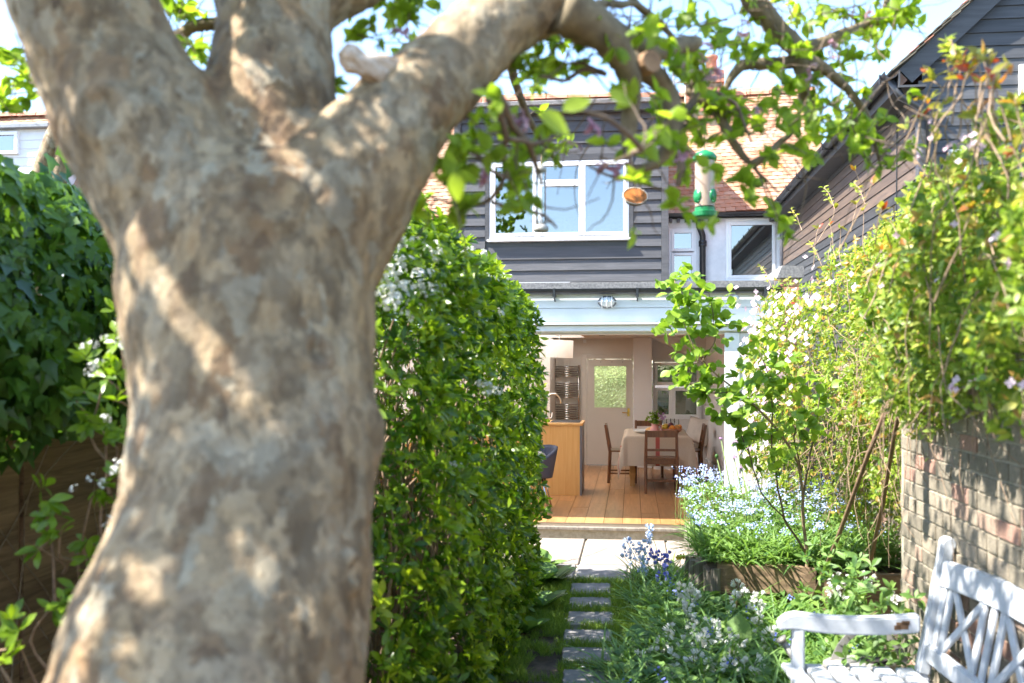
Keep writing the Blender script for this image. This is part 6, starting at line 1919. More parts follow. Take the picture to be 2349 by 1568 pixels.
for px, py, t, lab in ((1516, 1268, 8.0, 'tallest violet-blue bluebell by the border edge, left of the yellow flower'), (1530, 1275, 7.9, 'violet-blue bluebell nearest the yellow flower'), (1507, 1282, 7.9, 'leftmost violet-blue bluebell at the border edge'), (1522, 1310, 7.7, 'lowest violet-blue bluebell, in front of the others')):
    top = W(px, py, t); bell((top.x, top.y, 0), max(.1, top.z), 'deep_blue_petal', .7, 'bluebell', lab, 'bluebells beside the yellow flower', (rng.normal(0, .03), -.03))
yc = W(1560, 1280, 7.8); yf = thing('yellow_flower', 'single yellow flower by the end of the raised bed', 'flower', (yc.x, yc.y, 0))
m = MB(); m.tube([(yc.x, yc.y, 0), (yc.x, yc.y, yc.z)], .003, 5); m.build('stem', M['green_stem'], yf)
o = link('flower_head', np_mesh('flower_head', FLOWER['blossom'][0] * 1.5, [FLOWER['blossom'][1]], M['yellow_petal'], np.array([.5]), False, len(FLOWER['blossom'][0])), yf, (0, 0, yc.z)); o.rotation_euler = (.9, 0, 0); o.scale = (.75, .75, 1)
# white spikes of three-cornered bells by the patio edge
for px, py, t in ((1440, 1245, 8.6), (1455, 1265, 8.4), (1470, 1250, 8.4), (1485, 1240, 8.5), (1430, 1275, 8.3), (1465, 1285, 8.2), (1490, 1215, 8.7), (1478, 1300, 8.1)):
    top = W(px, py, t); bell((top.x + .08, top.y + .03, 0), max(.12, top.z), 'blue_petal', 1.0, 'pale_bell_flower', 'pale bluish bell flower leaning over the patio edge', 'pale bell flowers leaning over the patio', (-.08, -.03))
# alliums
for px, py, t, r, lab, st in ((1690, 1022, 7.9, .052, 'open mauve allium head, largest of those beside the doorway', 1), (1654, 1008, 8.0, .02, 'half-open pink allium bud left of the large mauve head', 1), (1684, 1052, 7.9, .03, 'smaller mauve allium just under the large head', 1), (1644, 1047, 8.0, .015, 'closed greenish allium bud before the white post', 0), (1602, 1100, 8.1, .013, 'lowest closed allium bud in front of the kitchen floor', 0), (1700, 1075, 7.8, .024, 'small pink allium right under the large mauve head', 1)):
    c = W(px, py, t); foot = W(px + 36, 1235, t); foot.z = BZ - .02
    t_ = thing('allium', lab, 'flower', foot, 'alliums beside the doorway')
    m = MB(); m.tube([foot, foot.lerp(c, .5) + Vector((.02, 0, .0)), c], [.006, .005, .004], 6); m.build('stem', M['green_stem'], t_, smooth=True)
    if st:
        s = r / .034
        o = link('flower_head', variant('flower_head', FLOWER['allium'], M['mauve_petal'], .55, False), t_, c - foot); o.scale = (s, s, s)
    else:
        m = MB(); m.ball(c, r, 10, 8, (1, 1, 1.25)); m.build('bud', M['herb_leaf'], t_, smooth=True)
# big single leaves
for px, py, L, nl, lab in ((1690, 1502, .2, 5, 'plant with one big upright paddle leaf amid the white bells'), (1645, 1560, .16, 6, 'leafy rosette at the bottom among strap leaves'), (1770, 1560, .17, 7, 'broad-leaved rosette left of the bench arm'), (1750, 1440, .15, 7, 'rosette of blue-green leaves behind the paddle leaf'), (1960, 1420, .17, 8, 'broad-leaved weed behind the bench arm'), (2080, 1430, .16, 8, 'leafy plant against the wall behind the bench post'), (1830, 1440, .15, 7, 'leafy weed under the end of the bench arm')):
    g_ = ground_at(px, py); broad_plant('border_plant', lab, 'plant', g_, nl, L, 'herb_leaf', 'paddle', None, 1.0, (.2, .8))
g_ = W(1690, 1225, 7.5); broad_plant('border_plant', 'dark crinkled round leaf plant on top of the raised bed', 'plant', (g_.x, g_.y, BZ - .02), 5, .2, 'ivy_leaf', 'round', None, 1.1, (.2, .5))
g_ = W(1690, 1515, 5.9); pl_ = broad_plant('border_plant', 'one big upright rounded leaf standing among the white bells', 'plant', (g_.x, g_.y, max(0, g_.z)), 2, .12, 'herb_leaf', 'paddle', None, .5, (.3, .6))
o = link('leaf', variant('leaf', LEAF['paddle'], M['herb_leaf'], .5), pl_); y_ = Vector((.05, .25, 1)).normalized(); z_ = Vector((-.35, -.9, .3)); z_ = (z_ - y_ * z_.dot(y_)).normalized()
o.matrix_local = (Matrix((y_.cross(z_), y_, z_)).transposed() * .27).to_4x4()
# weeds and suckers at the foot of the wall
c = np.array([[rng.uniform(1.0, 1.36), rng.uniform(4.6, 6.4), rng.uniform(.05, .75)] for _ in range(230)])
pos, d, nr, sz, own = rosettes(c, rng.normal(0, .4, c.shape) + np.array([-.3, -.2, .7]), (4, 7), (.035, .08), (.6, 1.4), .3)
V, Fc, *_ = place(LEAF['choisya'], pos, d, nr, sz)
tag(link('wall_foot_weeds', np_mesh('wall_foot_weeds', V, [Fc], M['herb_leaf'], np.clip(rng.normal(.45, .22, len(pos)), 0, 1), True, len(LEAF['choisya'][0]))), kind='stuff', label='leafy weeds at the foot of the brick wall')
# small trailing shoot above the bush by the gutter
# ================================================================== white garden bench
bench = thing('garden_bench', 'white painted wooden garden bench with lattice back, chipped paint on its arm', 'bench', (1.0, 4.5, 0))
ORG[bench.name] = Vector((0, 0, 0)); bench.location = (0, 0, 0)
BL = 1.55
def bl(u, v, z):
    """bench frame: u along the seat towards the camera from the far end, v from the back to the front"""
    a = math.radians(4.0)
    du, dv = Vector((math.sin(a), -math.cos(a), 0)), Vector((-math.cos(a), -math.sin(a), 0))
    return Vector((1.285, 4.60, 0)) + du * u + dv * v + Vector((0, 0, z))
def bbeam(p, q, w, h, name, mat=None, bevel=.008):
    m = MB(); m.beam(bl(*p), bl(*q), w, h, up=(0, 0, 1)); return m.build(name, mat or M['bench'], bench, bevel=bevel, segs=2)
def back_v(z): return .02 + (z - .45) * -.19 if z > .45 else .02
for u in (0.03, BL - .03):
    m = MB()
    z0, z1 = 0, .985
    P = [(u, back_v(0), 0), (u, back_v(.4), .45), (u, back_v(1.03), 1.03)]
    for a, b_ in zip(P, P[1:]):
        m.beam(bl(*a), bl(*b_), .058, .062, up=(0, 1, 0))
    m.build('back_post', M['bench'], bench, bevel=.01, segs=2)
    m = MB(); c = bl(u, back_v(1.03), 1.025); m.lathe([(.031, -.03), (.031, .03)], c, 16, M=Matrix.Rotation(math.radians(4), 4, 'Z') @ Matrix.Rotation(math.pi / 2, 4, 'X')); m.build('post_top', M['bench'], bench, bevel=.006)
    m = MB(); m.beam(bl(u, .56, 0), bl(u, .56, .66), .055, .055, up=(0, 1, 0)); m.build('front_leg', M['bench'], bench, bevel=.008, segs=2)
    # scrolled arm
    arm = MB(); n = 16; vs = []
    for i in range(n + 1):
        s = i / n; v = .035 + s * .615
        zt = .715 - .022 * math.sin(math.pi * s) + .012 * s
        th = .078 - .004 * s
        if s > .86: zt -= .05 * ((s - .86) / .14) ** 2; th -= .035 * ((s - .86) / .14) ** 2
        for (du_, zz) in ((-.03, zt - th), (.03, zt - th), (.03, zt), (-.03, zt)): vs.append(bl(u + du_, v, zz))
    fs = []
    for i in range(n):
        for k in range(4): fs.append((i * 4 + k, i * 4 + (k + 1) % 4, (i + 1) * 4 + (k + 1) % 4, (i + 1) * 4 + k))
    fs += [(3, 2, 1, 0), (n * 4, n * 4 + 1, n * 4 + 2, n * 4 + 3)]
    arm.add(vs, fs); arm = arm.build('arm', M['bench'], bench, bevel=.008, segs=2)
    if u < .5:
        m = MB()
        for (v, z, w_, h_) in ((.115, .668, .052, .030), (.100, .681, .034, .018), (.135, .66, .030, .020)):
            c = bl(u + .0315, v, z); M4 = Matrix.Translation(c) @ Matrix.Rotation(math.radians(4), 4, 'Z')
            m.box((-w_ / 2, -.0006, -h_ / 2), (w_ / 2, .0006, h_ / 2), 0, M4)
        m.build('chipped_patch', M['husk'], arm)
    bbeam((u, .05, .40), (u, .535, .415), .045, .08, 'seat_rail')
    bbeam((u, .05, .14), (u, .535, .14), .04, .05, 'stretcher')
bbeam((.06, .56, .40), (BL - .06, .56, .40), .035, .085, 'front_rail')
for k in range(6):
    v = .085 + k * .1; m = MB(); m.beam(bl(-.012, v, .452 + .003 * k), bl(BL + .012, v, .452 + .003 * k), .078, .024); m.build('seat_slat', M['bench'], bench, bevel=.005, segs=2)
# arched top rail
tr_ = MB(); n = 24; vs = []
for i in range(n + 1):
    s = i / n; u = .06 + s * (BL - .12); arch = .035 * math.sin(math.pi * s)
    for (dv_, zz) in ((.018, .845 + arch), (-.018, .845 + arch), (-.018, .955 + arch), (.018, .955 + arch)): vs.append(bl(u, back_v(zz) + dv_, zz))
fs = []
for i in range(n):
    for k in range(4): fs.append((i * 4 + k, (i + 1) * 4 + k, (i + 1) * 4 + (k + 1) % 4, i * 4 + (k + 1) % 4))
fs += [(0, 1, 2, 3), (n * 4 + 3, n * 4 + 2, n * 4 + 1, n * 4)]
tr_.add(vs, fs); tr_.build('top_rail', M['bench'], bench, bevel=.006, segs=2)
bbeam((.06, back_v(.55), .555), (BL - .06, back_v(.55), .555), .034, .085, 'back_rail')
def bslat(u0, z0, u1, z1, w, name, off=0):
    m = MB(); m.beam(bl(u0, back_v(z0) + off, z0), bl(u1, back_v(z1) + off, z1), .016, w, up=tuple(bl(1, 0, 0) - bl(0, 0, 0))); m.build(name, M['bench'], bench, bevel=.003)
for u in (.105, .175, .50, .585, .67, .98, 1.05, 1.38, 1.445):
    bslat(u, .59, u, .865 + .035 * math.sin(math.pi * u / BL), .042, 'back_slat')
for ua, ub in ((.185, .495), (.68, .975), (1.06, 1.375)):
    h = .85 + .03 * math.sin(math.pi * (ua + ub) / 2 / BL)
    bslat(ua, .59, ub, h, .036, 'lattice_bar', .004); bslat(ub, .59, ua, h, .036, 'lattice_bar', -.004)

# ================================================================== watering can behind the bench
wc = Vector((1.10, 5.02, 0.055))
can = thing('watering_can', 'old dull galvanised watering can on the ground behind the bench end', 'watering can', wc)
Me = Matrix.Rotation(math.radians(10), 4, 'Z') @ Matrix.Diagonal(Vector((1.35, .85, 1, 1)))
m = MB(); m.lathe([(.125, 0), (.128, .01), (.128, .285), (.131, .29), (.131, .305), (.126, .31)], wc, 26, M=Me); m.build('body', M['zinc'], can, smooth=False)
m = MB(); m.lathe([(.125, .30), (.09, .318), (.0001, .325)], wc, 26, M=Me); m.build('top', M['zinc'], can, smooth=True)
m = MB(); m.lathe([(.0001, .328), (.055, .331), (.056, .31)], wc + Vector((.065, -.02, 0)), 18, M=Matrix.Diagonal(Vector((1.15, .8, 1, 1)))); m.build('filler_hole', M['dark_hole'], can)
def strap(pts, w, th, name):
    m = MB(); pts = [Vector(p) for p in pts]
    for a, b_ in zip(pts, pts[1:]): m.beam(a, b_ + (b_ - a) * .05, w, th, up=(0, 1, 0) if abs((b_ - a).normalized().y) < .8 else (0, 0, 1))
    m.build(name, M['zinc'], can)
arc = [wc + Vector((-.125 + .34 * s, -.01, .31 + .17 * math.sin(math.pi * min(1, s * 1.0)) ** .7)) for s in np.linspace(0, 1, 11)]
m = MB()
for a, b_ in zip(arc, arc[1:]): m.beam(a, b_ + (b_ - a) * .06, .034, .005, up=(0, 1, 0))
m.v = [tuple(wc + Matrix.Rotation(0, 3, 'Z') @ (Vector(p) - wc)) for p in m.v]
for v_i in range(0): pass
m.build('handle', M['zinc'], can)
m = MB(); m.tube([wc + Vector((-.15, 0, .10)), wc + Vector((-.26, .0, .24)), wc + Vector((-.36, .0, .39))], [.026, .02, .016], 12)
m.tube([wc + Vector((-.36, 0, .39)), wc + Vector((-.375, 0, .41))], [.016, .03], 12); m.build('spout', M['zinc'], can, smooth=True)
m = MB(); m.tube([wc + Vector((-.12, 0, .30)), wc + Vector((-.26, 0, .255))], .006, 6); m.build('brace', M['zinc'], can)

# ================================================================== inside the kitchen
def ix(px, Y): return xy(px, Y)
# counter with tap
CY0, CY1 = 12.67, 13.35
cr = ix(1335, CY0); zt = zy(1290, 971, CY0)
counter = thing('kitchen_counter', 'plain oak veneer kitchen counter end with worktop', 'counter', (cr, CY0, FZ))
b = MB(); b.box((-3.2, CY0, FZ), (cr - .028, CY1, zt - .035)); b.build('end_panel', M['counter_wood'], counter, bevel=.002)
b = MB(); b.box((cr - .027, CY0 - .004, FZ), (cr - .002, CY1, zt - .035)); b.build('edge_strip', M['grey_plastic'], counter, bevel=.002)
b = MB(); b.box((-3.2, CY0 - .012, zt - .034), (cr + .008, CY1 + .02, zt)); b.build('worktop', M['counter_wood'], counter, bevel=.004)
b = MB(); b.box((ix(1262, 12.8), 12.76, zt), (ix(1330, 12.8), CY1 - .05, zt + .004)); b.build('sink', M['dark_hole'], counter)
tp = Vector((ix(1253, 12.95), 12.95, zt)); tap = thing('kitchen_tap', 'tall brushed swan-neck kitchen tap on the counter', 'tap', tp)
kk = 12.95 / F_PX
P = [tp, tp + Vector((0, 0, 42 * kk))] + [tp + Vector(((17 - 17 * math.cos(a)) * kk, 0, (46 + 18 * math.sin(a)) * kk)) for a in np.linspace(.15, 2.9, 10)] + [tp + Vector((34.5 * kk, 0, 41 * kk))]
b = MB(); b.tube(P, .012, 10); b.build('spout', M['brushed'], tap, smooth=True)
b = MB(); b.lathe([(.024, 0), (.024, .07), (.018, .075)], tp, 14); b.tube([tp + Vector((.02, 0, .045)), tp + Vector((.075, 0, .05)), tp + Vector((.08, 0, .12))], [.012, .012, .006], 8); b.build('lever', M['brushed'], tap, smooth=True)
# pendant lamp
LY = 12.4; lc = Vector((ix(1283, LY), LY, zy(1283, 821, LY))); pend = thing('pendant_lamp', 'white drum lampshade hanging on a cord over the counter', 'lamp', lc)
r0 = 31 * LY / F_PX; h0 = 40 * LY / F_PX
b = MB(); b.lathe([(r0 * 1.01, 0), (r0, h0)], lc, 32); b.f = [f for f in b.f if len(f) == 4]; b.m = [0] * len(b.f)
M2 = Matrix.Rotation(math.radians(2.2), 4, 'Y')
b.v = [tuple(lc + (M2 @ (Vector(p) - lc))) for p in b.v]
b.build('lamp_shade', M['shade'], pend, smooth=True)
b = MB(); b.tube([lc + Vector((0, 0, h0 * .9)), (lc.x, lc.y, CZ)], .005, 6)
for k in range(3):
    a = 2.1 * k; b.tube([lc + Vector((0, 0, h0 * .92)), lc + Vector((r0 * .97 * math.cos(a), r0 * .97 * math.sin(a), h0 * .95))], .003, 4)
b.build('cord', M['white_paint'], pend)
b = MB(); b.ball(lc + Vector((0, 0, h0 * .5)), .035, 10, 8, (1, 1, 1.2)); b.build('bulb', M['white_china'], pend, smooth=True)
# towel rail
TY = BY - .07
tl0, tl1 = ix(1268, TY), ix(1329.5, TY); tz0, tz1 = zy(1300, 969, TY), zy(1300, 838, TY)
rail = thing('towel_radiator', 'chrome ladder towel radiator on the back wall behind the tap', 'radiator', ((tl0 + tl1) / 2, TY, tz0))
for x in (tl0 + .015, tl1 - .015):
    b = MB(); b.tube([(x, TY, tz0), (x, TY, tz1)], .017, 12); b.build('upright', M['chrome'], rail, smooth=True)
for g0, n_ in ((842, 5), (880, 7), (929, 8)):
    for k in range(n_):
        z = zy(1300, g0 + k * 5.3, TY); b = MB(); b.tube([(tl0 + .015, TY - .012, z), (tl1 - .015, TY - .012, z)], .011, 8); b.build('bar', M['chrome'], rail, smooth=True)
for px_ in (1273, 1325):
    for py in (864, 966):
        b = MB(); b.lathe([(.012, 0), (.012, .03)], (ix(px_, TY), TY - .02, zy(1300, py, TY)), 10, M=Matrix.Rotation(math.pi / 2, 4, 'X')); b.build('bracket', M['chrome'], rail)
# table with linen cloth
TX0, TX1, TY0, TY1, TZ = -.075, .745, 13.3, 14.85, FZ + .72
table = thing('dining_table', 'dining table with pale wooden legs under a linen cloth', 'table', ((TX0 + TX1) / 2, (TY0 + TY1) / 2, FZ))
b = MB(); b.box((TX0 + .01, TY0 + .01, TZ - .03), (TX1 - .01, TY1 - .01, TZ - .006)); b.build('tabletop', M['pale_wood'], table)
b = MB(); b.box((TX0 + .09, TY0 + .08, TZ - .13), (TX1 - .09, TY1 - .08, TZ - .031)); b.build('apron', M['pale_wood'], table)
for x in (TX0 + .08, TX1 - .08):
    for y in (TY0 + .45, TY1 - .1):
        b = MB()
        b.lathe([(.045, 0), (.045, .10), (.06, .17), (.058, .22), (.04, .3), (.048, .45), (.05, .6)], (x, y, FZ), 4, M=Matrix.Rotation(math.pi / 4, 4, 'Z'))
        b.build('leg', M['pale_wood'], table, bevel=.004)
cv, cf, cm = [], [], []
NU, NV = 60, 84; OV = .40
for j in range(NV + 1):
    for i in range(NU + 1):
        u = TX0 - OV + (TX1 - TX0 + 2 * OV) * i / NU; v = TY0 - OV + (TY1 - TY0 + 2 * OV) * j / NV
        ox = TX0 - u if u < TX0 else (u - TX1 if u > TX1 else 0); oy = TY0 - v if v < TY0 else (v - TY1 if v > TY1 else 0)
        sx_ = -1 if u < TX0 else 1; sy_ = -1 if v < TY0 else 1
        x, y = min(max(u, TX0), TX1), min(max(v, TY0), TY1)
        wv = .012 * math.sin(v * 9 + 1.0) * min(1, ox / .2) + .012 * math.sin(u * 11) * min(1, oy / .2)
        if ox > 0 and oy > 0:
            drop = math.hypot(ox, oy) * .98 + .12 * min(ox, oy)
            f = .06 * min(ox, oy) / .4 + .10 * min(1, drop / .4)
            x += sx_ * (f * ox / (ox + oy) + .03); y += sy_ * (f * oy / (ox + oy) + .02)
        else:
            drop = ox + oy
            if ox: x += sx_ * (.015 + .05 * drop / OV + wv)
            if oy: y += sy_ * (.015 + .05 * drop / OV + wv)
        cv.append((x, y, TZ - drop * .985 + .002 + .002 * math.sin(u * 7) * math.sin(v * 5)))
def stripe(u, v):
    a = u - (TX0 - OV); b_ = (TX1 + OV) - u; c = v - (TY0 - OV); e = (TY1 + OV) - v
    mid = abs(u - (TX0 + TX1) / 2 - .02)
    return min(abs(a - .115), abs(b_ - .115), abs(c - .115) + (0 if False else .0), abs(e - .115)) < .0125 or mid < .0125
for j in range(NV):
    for i in range(NU):
        a = j * (NU + 1) + i; cf.append((a, a + 1, a + NU + 2, a + NU + 1)); cm.append(0)
        u = TX0 - OV + (TX1 - TX0 + 2 * OV) * (i + .5) / NU; v = TY0 - OV + (TY1 - TY0 + 2 * OV) * (j + .5) / NV
        du = (TX1 - TX0 + 2 * OV) / NU
        mid = abs(u - (TX0 + TX1) / 2) < du * .75
        eg = abs(u - (TX0 - OV) - .12) < du * .55 or abs((TX1 + OV) - u - .12) < du * .55
        if mid or eg: cm[-1] = 1
b = MB(); b.v, b.f, b.m = cv, cf, cm
cl_ = b.build('tablecloth', [M['cloth'], M['cloth_red']], None, smooth=True)
tag(cl_, 'beige linen tablecloth with red stripes draped over the dining table', 'tablecloth')
# chairs
def chair(name, label, loc, rz):
    t = thing(name, label, 'chair', loc, 'wooden dining chairs'); ORG[t.name] = Vector((0, 0, 0))
    W_, D_, SH, BH = .40, .38, .44, .82
    def put(m, nm): return m.build(nm, M['dark_wood'], t, bevel=.003)
    for s in (-1, 1):
        m = MB(); m.tube([(s * W_ / 2, 0, 0), (s * W_ / 2, .02, SH), (s * (W_ / 2 - .008), -.045, BH)], [.021, .023, .019], 8); put(m, 'rear_leg')
        m = MB(); m.tube([(s * (W_ / 2 - .005), D_, 0), (s * (W_ / 2 - .005), D_, SH - .02)], [.018, .022], 8); put(m, 'front_leg')
        m = MB(); m.beam((s * W_ / 2, .02, .14), (s * W_ / 2, D_, .14), .016, .022); put(m, 'stretcher')
    m = MB(); m.box((-W_ / 2 - .012, .0, SH), (W_ / 2 + .012, D_ + .03, SH + .022)); put(m, 'seat')
    m = MB(); m.box((-W_ / 2 + .015, .008, SH - .06), (W_ / 2 - .015, .03, SH - .001)); put(m, 'seat_rail')
    for z, h in ((BH - .09, .085), (BH - .27, .032)):
        m = MB(); y = -.045 * (z - SH) / (BH - SH)
        m.box((-W_ / 2 + .012, y - .012, z), (W_ / 2 - .012, y + .01, z + h)); put(m, 'back_rail')
    m = MB(); m.beam((-W_ / 2, .015, .17), (W_ / 2, .015, .17), .016, .03); put(m, 'stretcher')
    t.rotation_euler = (0, 0, rz); return t
chair('dining_chair', 'brown ladder-back wooden chair in front of the striped tablecloth', (ix(1517, 12.98), 12.96, FZ), 0)
chair('dining_chair', 'wooden chair at the left side of the table, seen edge-on', (-.33, 14.25, FZ), -math.pi / 2)
chair('dining_chair', 'wooden chair at the right side of the table by the cushion', (.98, 14.35, FZ), math.pi / 2)
chair('dining_chair', 'wooden chair behind the table under the window', (.25, 15.25, FZ), math.pi)
# on the table
ty = 13.75
def on_table(px, y): return Vector((ix(px, y), y, TZ + .004))
c = on_table(1502, 13.62); jug = thing('jug', 'small pink china jug holding green leaves on the table', 'jug', c)
b = MB(); b.lathe([(.045, 0), (.062, .02), (.066, .06), (.05, .10), (.04, .125), (.05, .145), (.045, .145), (.036, .12)], c, 20); b.build('body', M['pink_china'], jug, smooth=True)
b = MB(); b.tube([c + Vector((.045, 0, .13)), c + Vector((.09, 0, .115)), c + Vector((.085, 0, .06)), c + Vector((.06, 0, .04))], .008, 8); b.build('handle', M['pink_china'], jug, smooth=True)
cl = np.array([np.array(c) + np.array([rng.normal(0, .05), rng.normal(0, .04), rng.uniform(.15, .3)]) for _ in range(26)])
pos, d, nr, sz, own = rosettes(cl, rng.normal(0, .5, cl.shape) + np.array([0, 0, .7]), (3, 5), (.04, .07), (.5, 1.3), .4)
pieces(jug, 'leaf', 'leaf', LEAF['vine'], pos, d, nr, sz, rng.uniform(.0, .4, len(pos)), M['choisya_leaf'], 60, 'foliage')
for k in range(9):
    o = link('flower', variant('flower', FLOWER['clematis'], M['mauve_petal'], .4, False), jug, Vector((rng.uniform(.04, .14), rng.normal(0, .03), rng.uniform(.2, .28)))); o.rotation_euler = (1.2, 0, rng.uniform(-1, 1)); o.scale = (.7,) * 3
c = on_table(1479, 13.85); b = MB(); b.lathe([(.09, 0), (.15, .022), (.165, .045), (.16, .047), (.14, .028), (.0001, .012)], c, 28); tag(b.build('serving_dish', M['white_china'], smooth=True), 'shallow white oval dish at the left of the table', 'dish')
c = on_table(1496, 13.8); b = MB(); b.ball(c + Vector((-.01, 0, .04)), .06, 14, 8, (1.4, .9, .75)); tag(b.build('bread_loaf', M['counter_wood'], smooth=True), 'small round brown loaf behind the pink jug', 'bread')
c = on_table(1540, 13.72); bowl = thing('fruit_bowl', 'patterned shallow fruit bowl on the table', 'bowl', c)
b = MB(); b.lathe([(.05, 0), (.09, .01), (.14, .05), (.155, .072), (.15, .072), (.13, .05), (.0001, .02)], c, 28); b.build('bowl', M['terracotta'], bowl, smooth=True)
lem = plain('lemon_skin', (0.75, 0.52, 0.05), 0.45, scale=60, bmp=.1); ora = plain('orange_skin', (0.78, 0.28, 0.03), 0.45, scale=60, bmp=.1); plum = plain('plum_skin', (0.12, 0.025, 0.04), 0.35); app = plain('apple_skin', (0.50, 0.42, 0.06), 0.35, c2=(.5, .12, .05), scale=12)
for (dx_, dy_, dz_, r, mt, nm, lab) in ((-.095, -.03, .09, .042, lem, 'lemon', 'yellow lemon at the left of the fruit bowl'), (.01, -.06, .082, .04, ora, 'orange', 'bright orange at the front of the fruit bowl'), (.075, -.02, .088, .04, app, 'apple', 'yellow-red apple at the right of the bowl'), (-.005, .02, .115, .042, plum, 'plum', 'dark red plum on top of the fruit'), (-.07, .05, .1, .04, app, 'apple', 'greenish apple at the back left of the bowl'), (.11, .04, .09, .036, ora, 'orange', 'small orange half hidden at the back of the bowl')):
    b = MB(); b.ball(c + Vector((dx_, dy_, dz_)), r, 14, 10, (1.0, 1, .94 if nm != 'lemon' else .98)); tag(b.build(nm, mt, smooth=True), lab, 'fruit')
for i, (px, y, lab) in enumerate(((1524, 14.0, 'wine glass just right of the jug, leftmost of the glasses'), (1534, 14.15, 'wine glass behind the lemon, second of the glasses'), (1543, 14.3, 'wine glass behind the plum, third of the glasses'), (1552, 14.1, 'wine glass behind the bowl, rightmost of the glasses'))):
    c = on_table(px, y); g_ = thing('wine_glass', 'clear ' + lab, 'glass', c, 'wine glasses on the table')
    b = MB(); b.lathe([(.034, 0), (.034, .003), (.004, .008), (.004, .08)], c, 16); b.build('stem', M['wine_glass'], g_, smooth=True)
    b = MB(); b.lathe([(.004, .08), (.03, .10), (.038, .13), (.034, .175)], c, 18); b.f = [f for f in b.f if len(f) == 4]; b.m = [0] * len(b.f); b.build('bowl', M['wine_glass'], g_, smooth=True)
# cushion on the window seat
cc = Vector((ix(1603, 15.7), 15.75, zy(1600, 990, 15.7)))
b = MB(); N = 14; vs = []
for side in (1, -1):
    for j in range(N + 1):
        for i in range(N + 1):
            a, c_ = -1 + 2 * i / N, -1 + 2 * j / N
            pinch = 1 - .10 * (a * a) * (1 - abs(c_)) - .10 * (c_ * c_) * (1 - abs(a)) 
            th = .085 * max(0, (1 - a ** 4) * (1 - c_ ** 4)) ** .6
            vs.append(Vector((a * .215 * pinch, side * th, c_ * .215 * pinch + .004 * math.sin(a * 9) * math.sin(c_ * 8))))
Mc = Matrix.Translation(cc) @ Matrix.Rotation(math.radians(-35), 4, 'Z') @ Matrix.Rotation(math.radians(-14), 4, 'X') @ Matrix.Rotation(math.radians(8), 4, 'Y')
fs = []
for s in range(2):
    o_ = s * (N + 1) ** 2
    for j in range(N):
        for i in range(N):
            a = o_ + j * (N + 1) + i; f = (a, a + 1, a + N + 2, a + N + 1); fs.append(f if s else f[::-1])
b.add([Mc @ v for v in vs], fs); tag(b.build('cushion', M['cream_fabric'], smooth=True, weld=True), 'cream square cushion propped on the window seat', 'cushion')
# grey tub chair at the edge of the bush
tc_ = Vector((ix(1222, 11.5), 11.5, FZ)); tub = thing('tub_chair', 'blue-grey moulded chair by the counter, half hidden by the bush', 'chair', tc_)
b = MB(); vs = []; nA, nB = 20, 8
for k in range(nA + 1):
    a = math.radians(-115 + 230 * k / nA)
    for j in range(nB + 1):
        s = j / nB; hgt = .72 - .20 * (abs(a) / 2.0) ** 2.2
        z = .36 + s * (hgt - .36); r = .22 + .06 * s
        vs.append(tc_ + Vector((math.sin(a + .9) * r * 1.05, math.cos(a + .9) * r, z)))
fs = [(k * (nB + 1) + j, k * (nB + 1) + j + 1, (k + 1) * (nB + 1) + j + 1, (k + 1) * (nB + 1) + j) for k in range(nA) for j in range(nB)]
b.add(vs, fs); o = b.build('shell', M['grey_fabric'], tub, smooth=True); so = o.modifiers.new('s', 'SOLIDIFY'); so.thickness = .035
b = MB(); b.lathe([(.05, .36), (.20, .37), (.225, .40), (.21, .44), (.0001, .45)], tc_, 22); b.build('seat', M['grey_fabric'], tub, smooth=True)
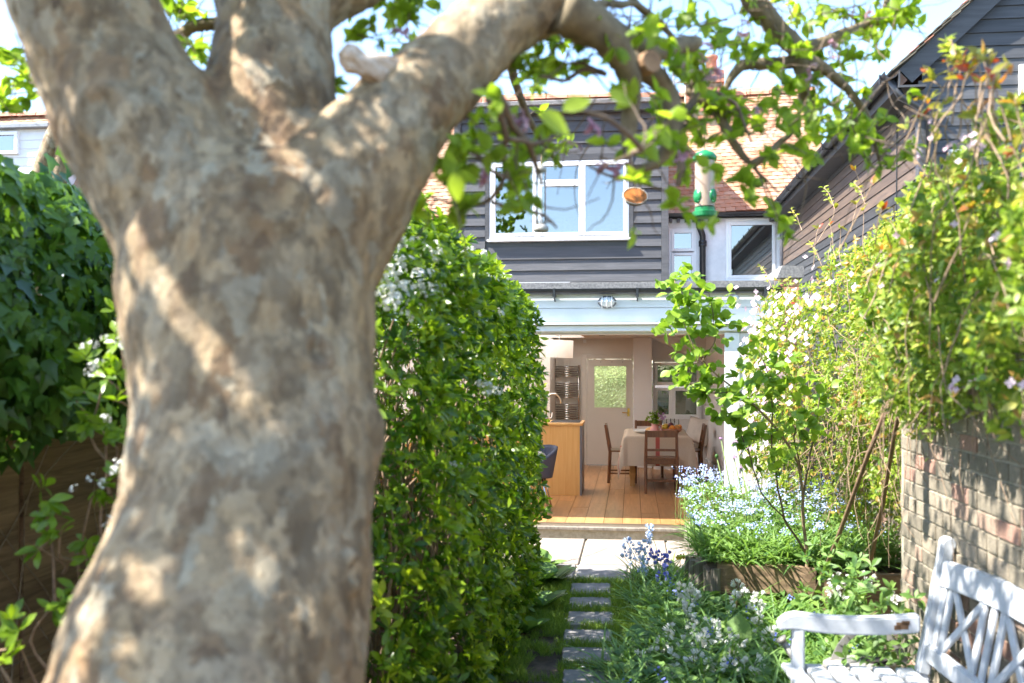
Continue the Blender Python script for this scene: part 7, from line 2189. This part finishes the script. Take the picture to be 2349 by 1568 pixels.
for sx_ in (-1, 1):
    for sy_ in (-1, 1):
        b = MB(); b.tube([tc_ + Vector((sx_ * .12, sy_ * .12, .37)), tc_ + Vector((sx_ * .2, sy_ * .2, 0))], [.014, .009], 8); b.build('leg', M['chrome'], tub, smooth=True)
cu = tc_ + Vector((.06, -.10, .53)); b = MB(); b.ball(cu, .16, 14, 10, (.85, .5, .9)); tag(b.build('cushion', M['cream_fabric'], smooth=True), 'cream cushion on the blue-grey tub chair', 'cushion')
# dark pot plant and picture seen through the inner window: the room beyond
# greenery at the front of the house seen through the dimpled door glass
fh = thing('front_hedge', 'green hedge beyond the house seen through the dimpled door glass', 'hedge', (0, 20.6, 0))
p, nrm, b1 = bush_points(1500, -2.5, 3.2, 20.2, 21.2, 2.4, 4, .1)
pos, d, nr, sz, own = rosettes(p, nrm, (5, 8), (.06, .1), (.6, 1.4), .3)
pieces(fh, 'leaf', 'leaf', LEAF['choisya'], pos, d, nr, sz, np.clip(rng.normal(.6, .2, len(pos)), 0, 1), M['choisya_leaf'], 0, 'foliage')

# invented trees behind the camera, added to be mirrored in the upstairs windows
for i, (x, y, h, r, lab) in enumerate(((-8.2, -22, 13.5, 2.6, 'tall airy tree added far down the garden to be mirrored in the left upstairs pane'), (-3.0, -24, 8.6, 2.3, 'round-topped tree added down the garden to be mirrored low in the middle pane'), (1.2, -23, 8.0, 2.2, 'low bushy tree added down the garden to be mirrored low in the right pane'), (9.0, -24, 10.5, 2.4, 'tree added down the garden behind the neighbour to be mirrored in the side window'))):
    t_ = thing('added_garden_tree', lab, 'tree', (x, y, 0), 'trees added down the garden for reflections')
    m = MB(); m.tube([(x, y, 0), (x + .1, y, h * .45), (x, y + .1, h * .9)], [.22, .15, .04], 8); m.build('trunk', M['twig'], t_, smooth=True)
    c = unit(rng.normal(size=(420, 3))) * (rng.random((420, 1)) ** .4) * np.array([r, r, h * .36]) + np.array([x, y, h * .62])
    pos, d, nr, sz, own = rosettes(c, rng.normal(0, 1, c.shape) + np.array([0, 0, .5]), (5, 8), (.16, .30), (.6, 1.5), .4)
    pieces(t_, 'leaf', 'leaf', LEAF['round'], pos, d, nr, sz, rng.uniform(0, .7, len(pos)), M['choisya_leaf'], 0, 'crown')
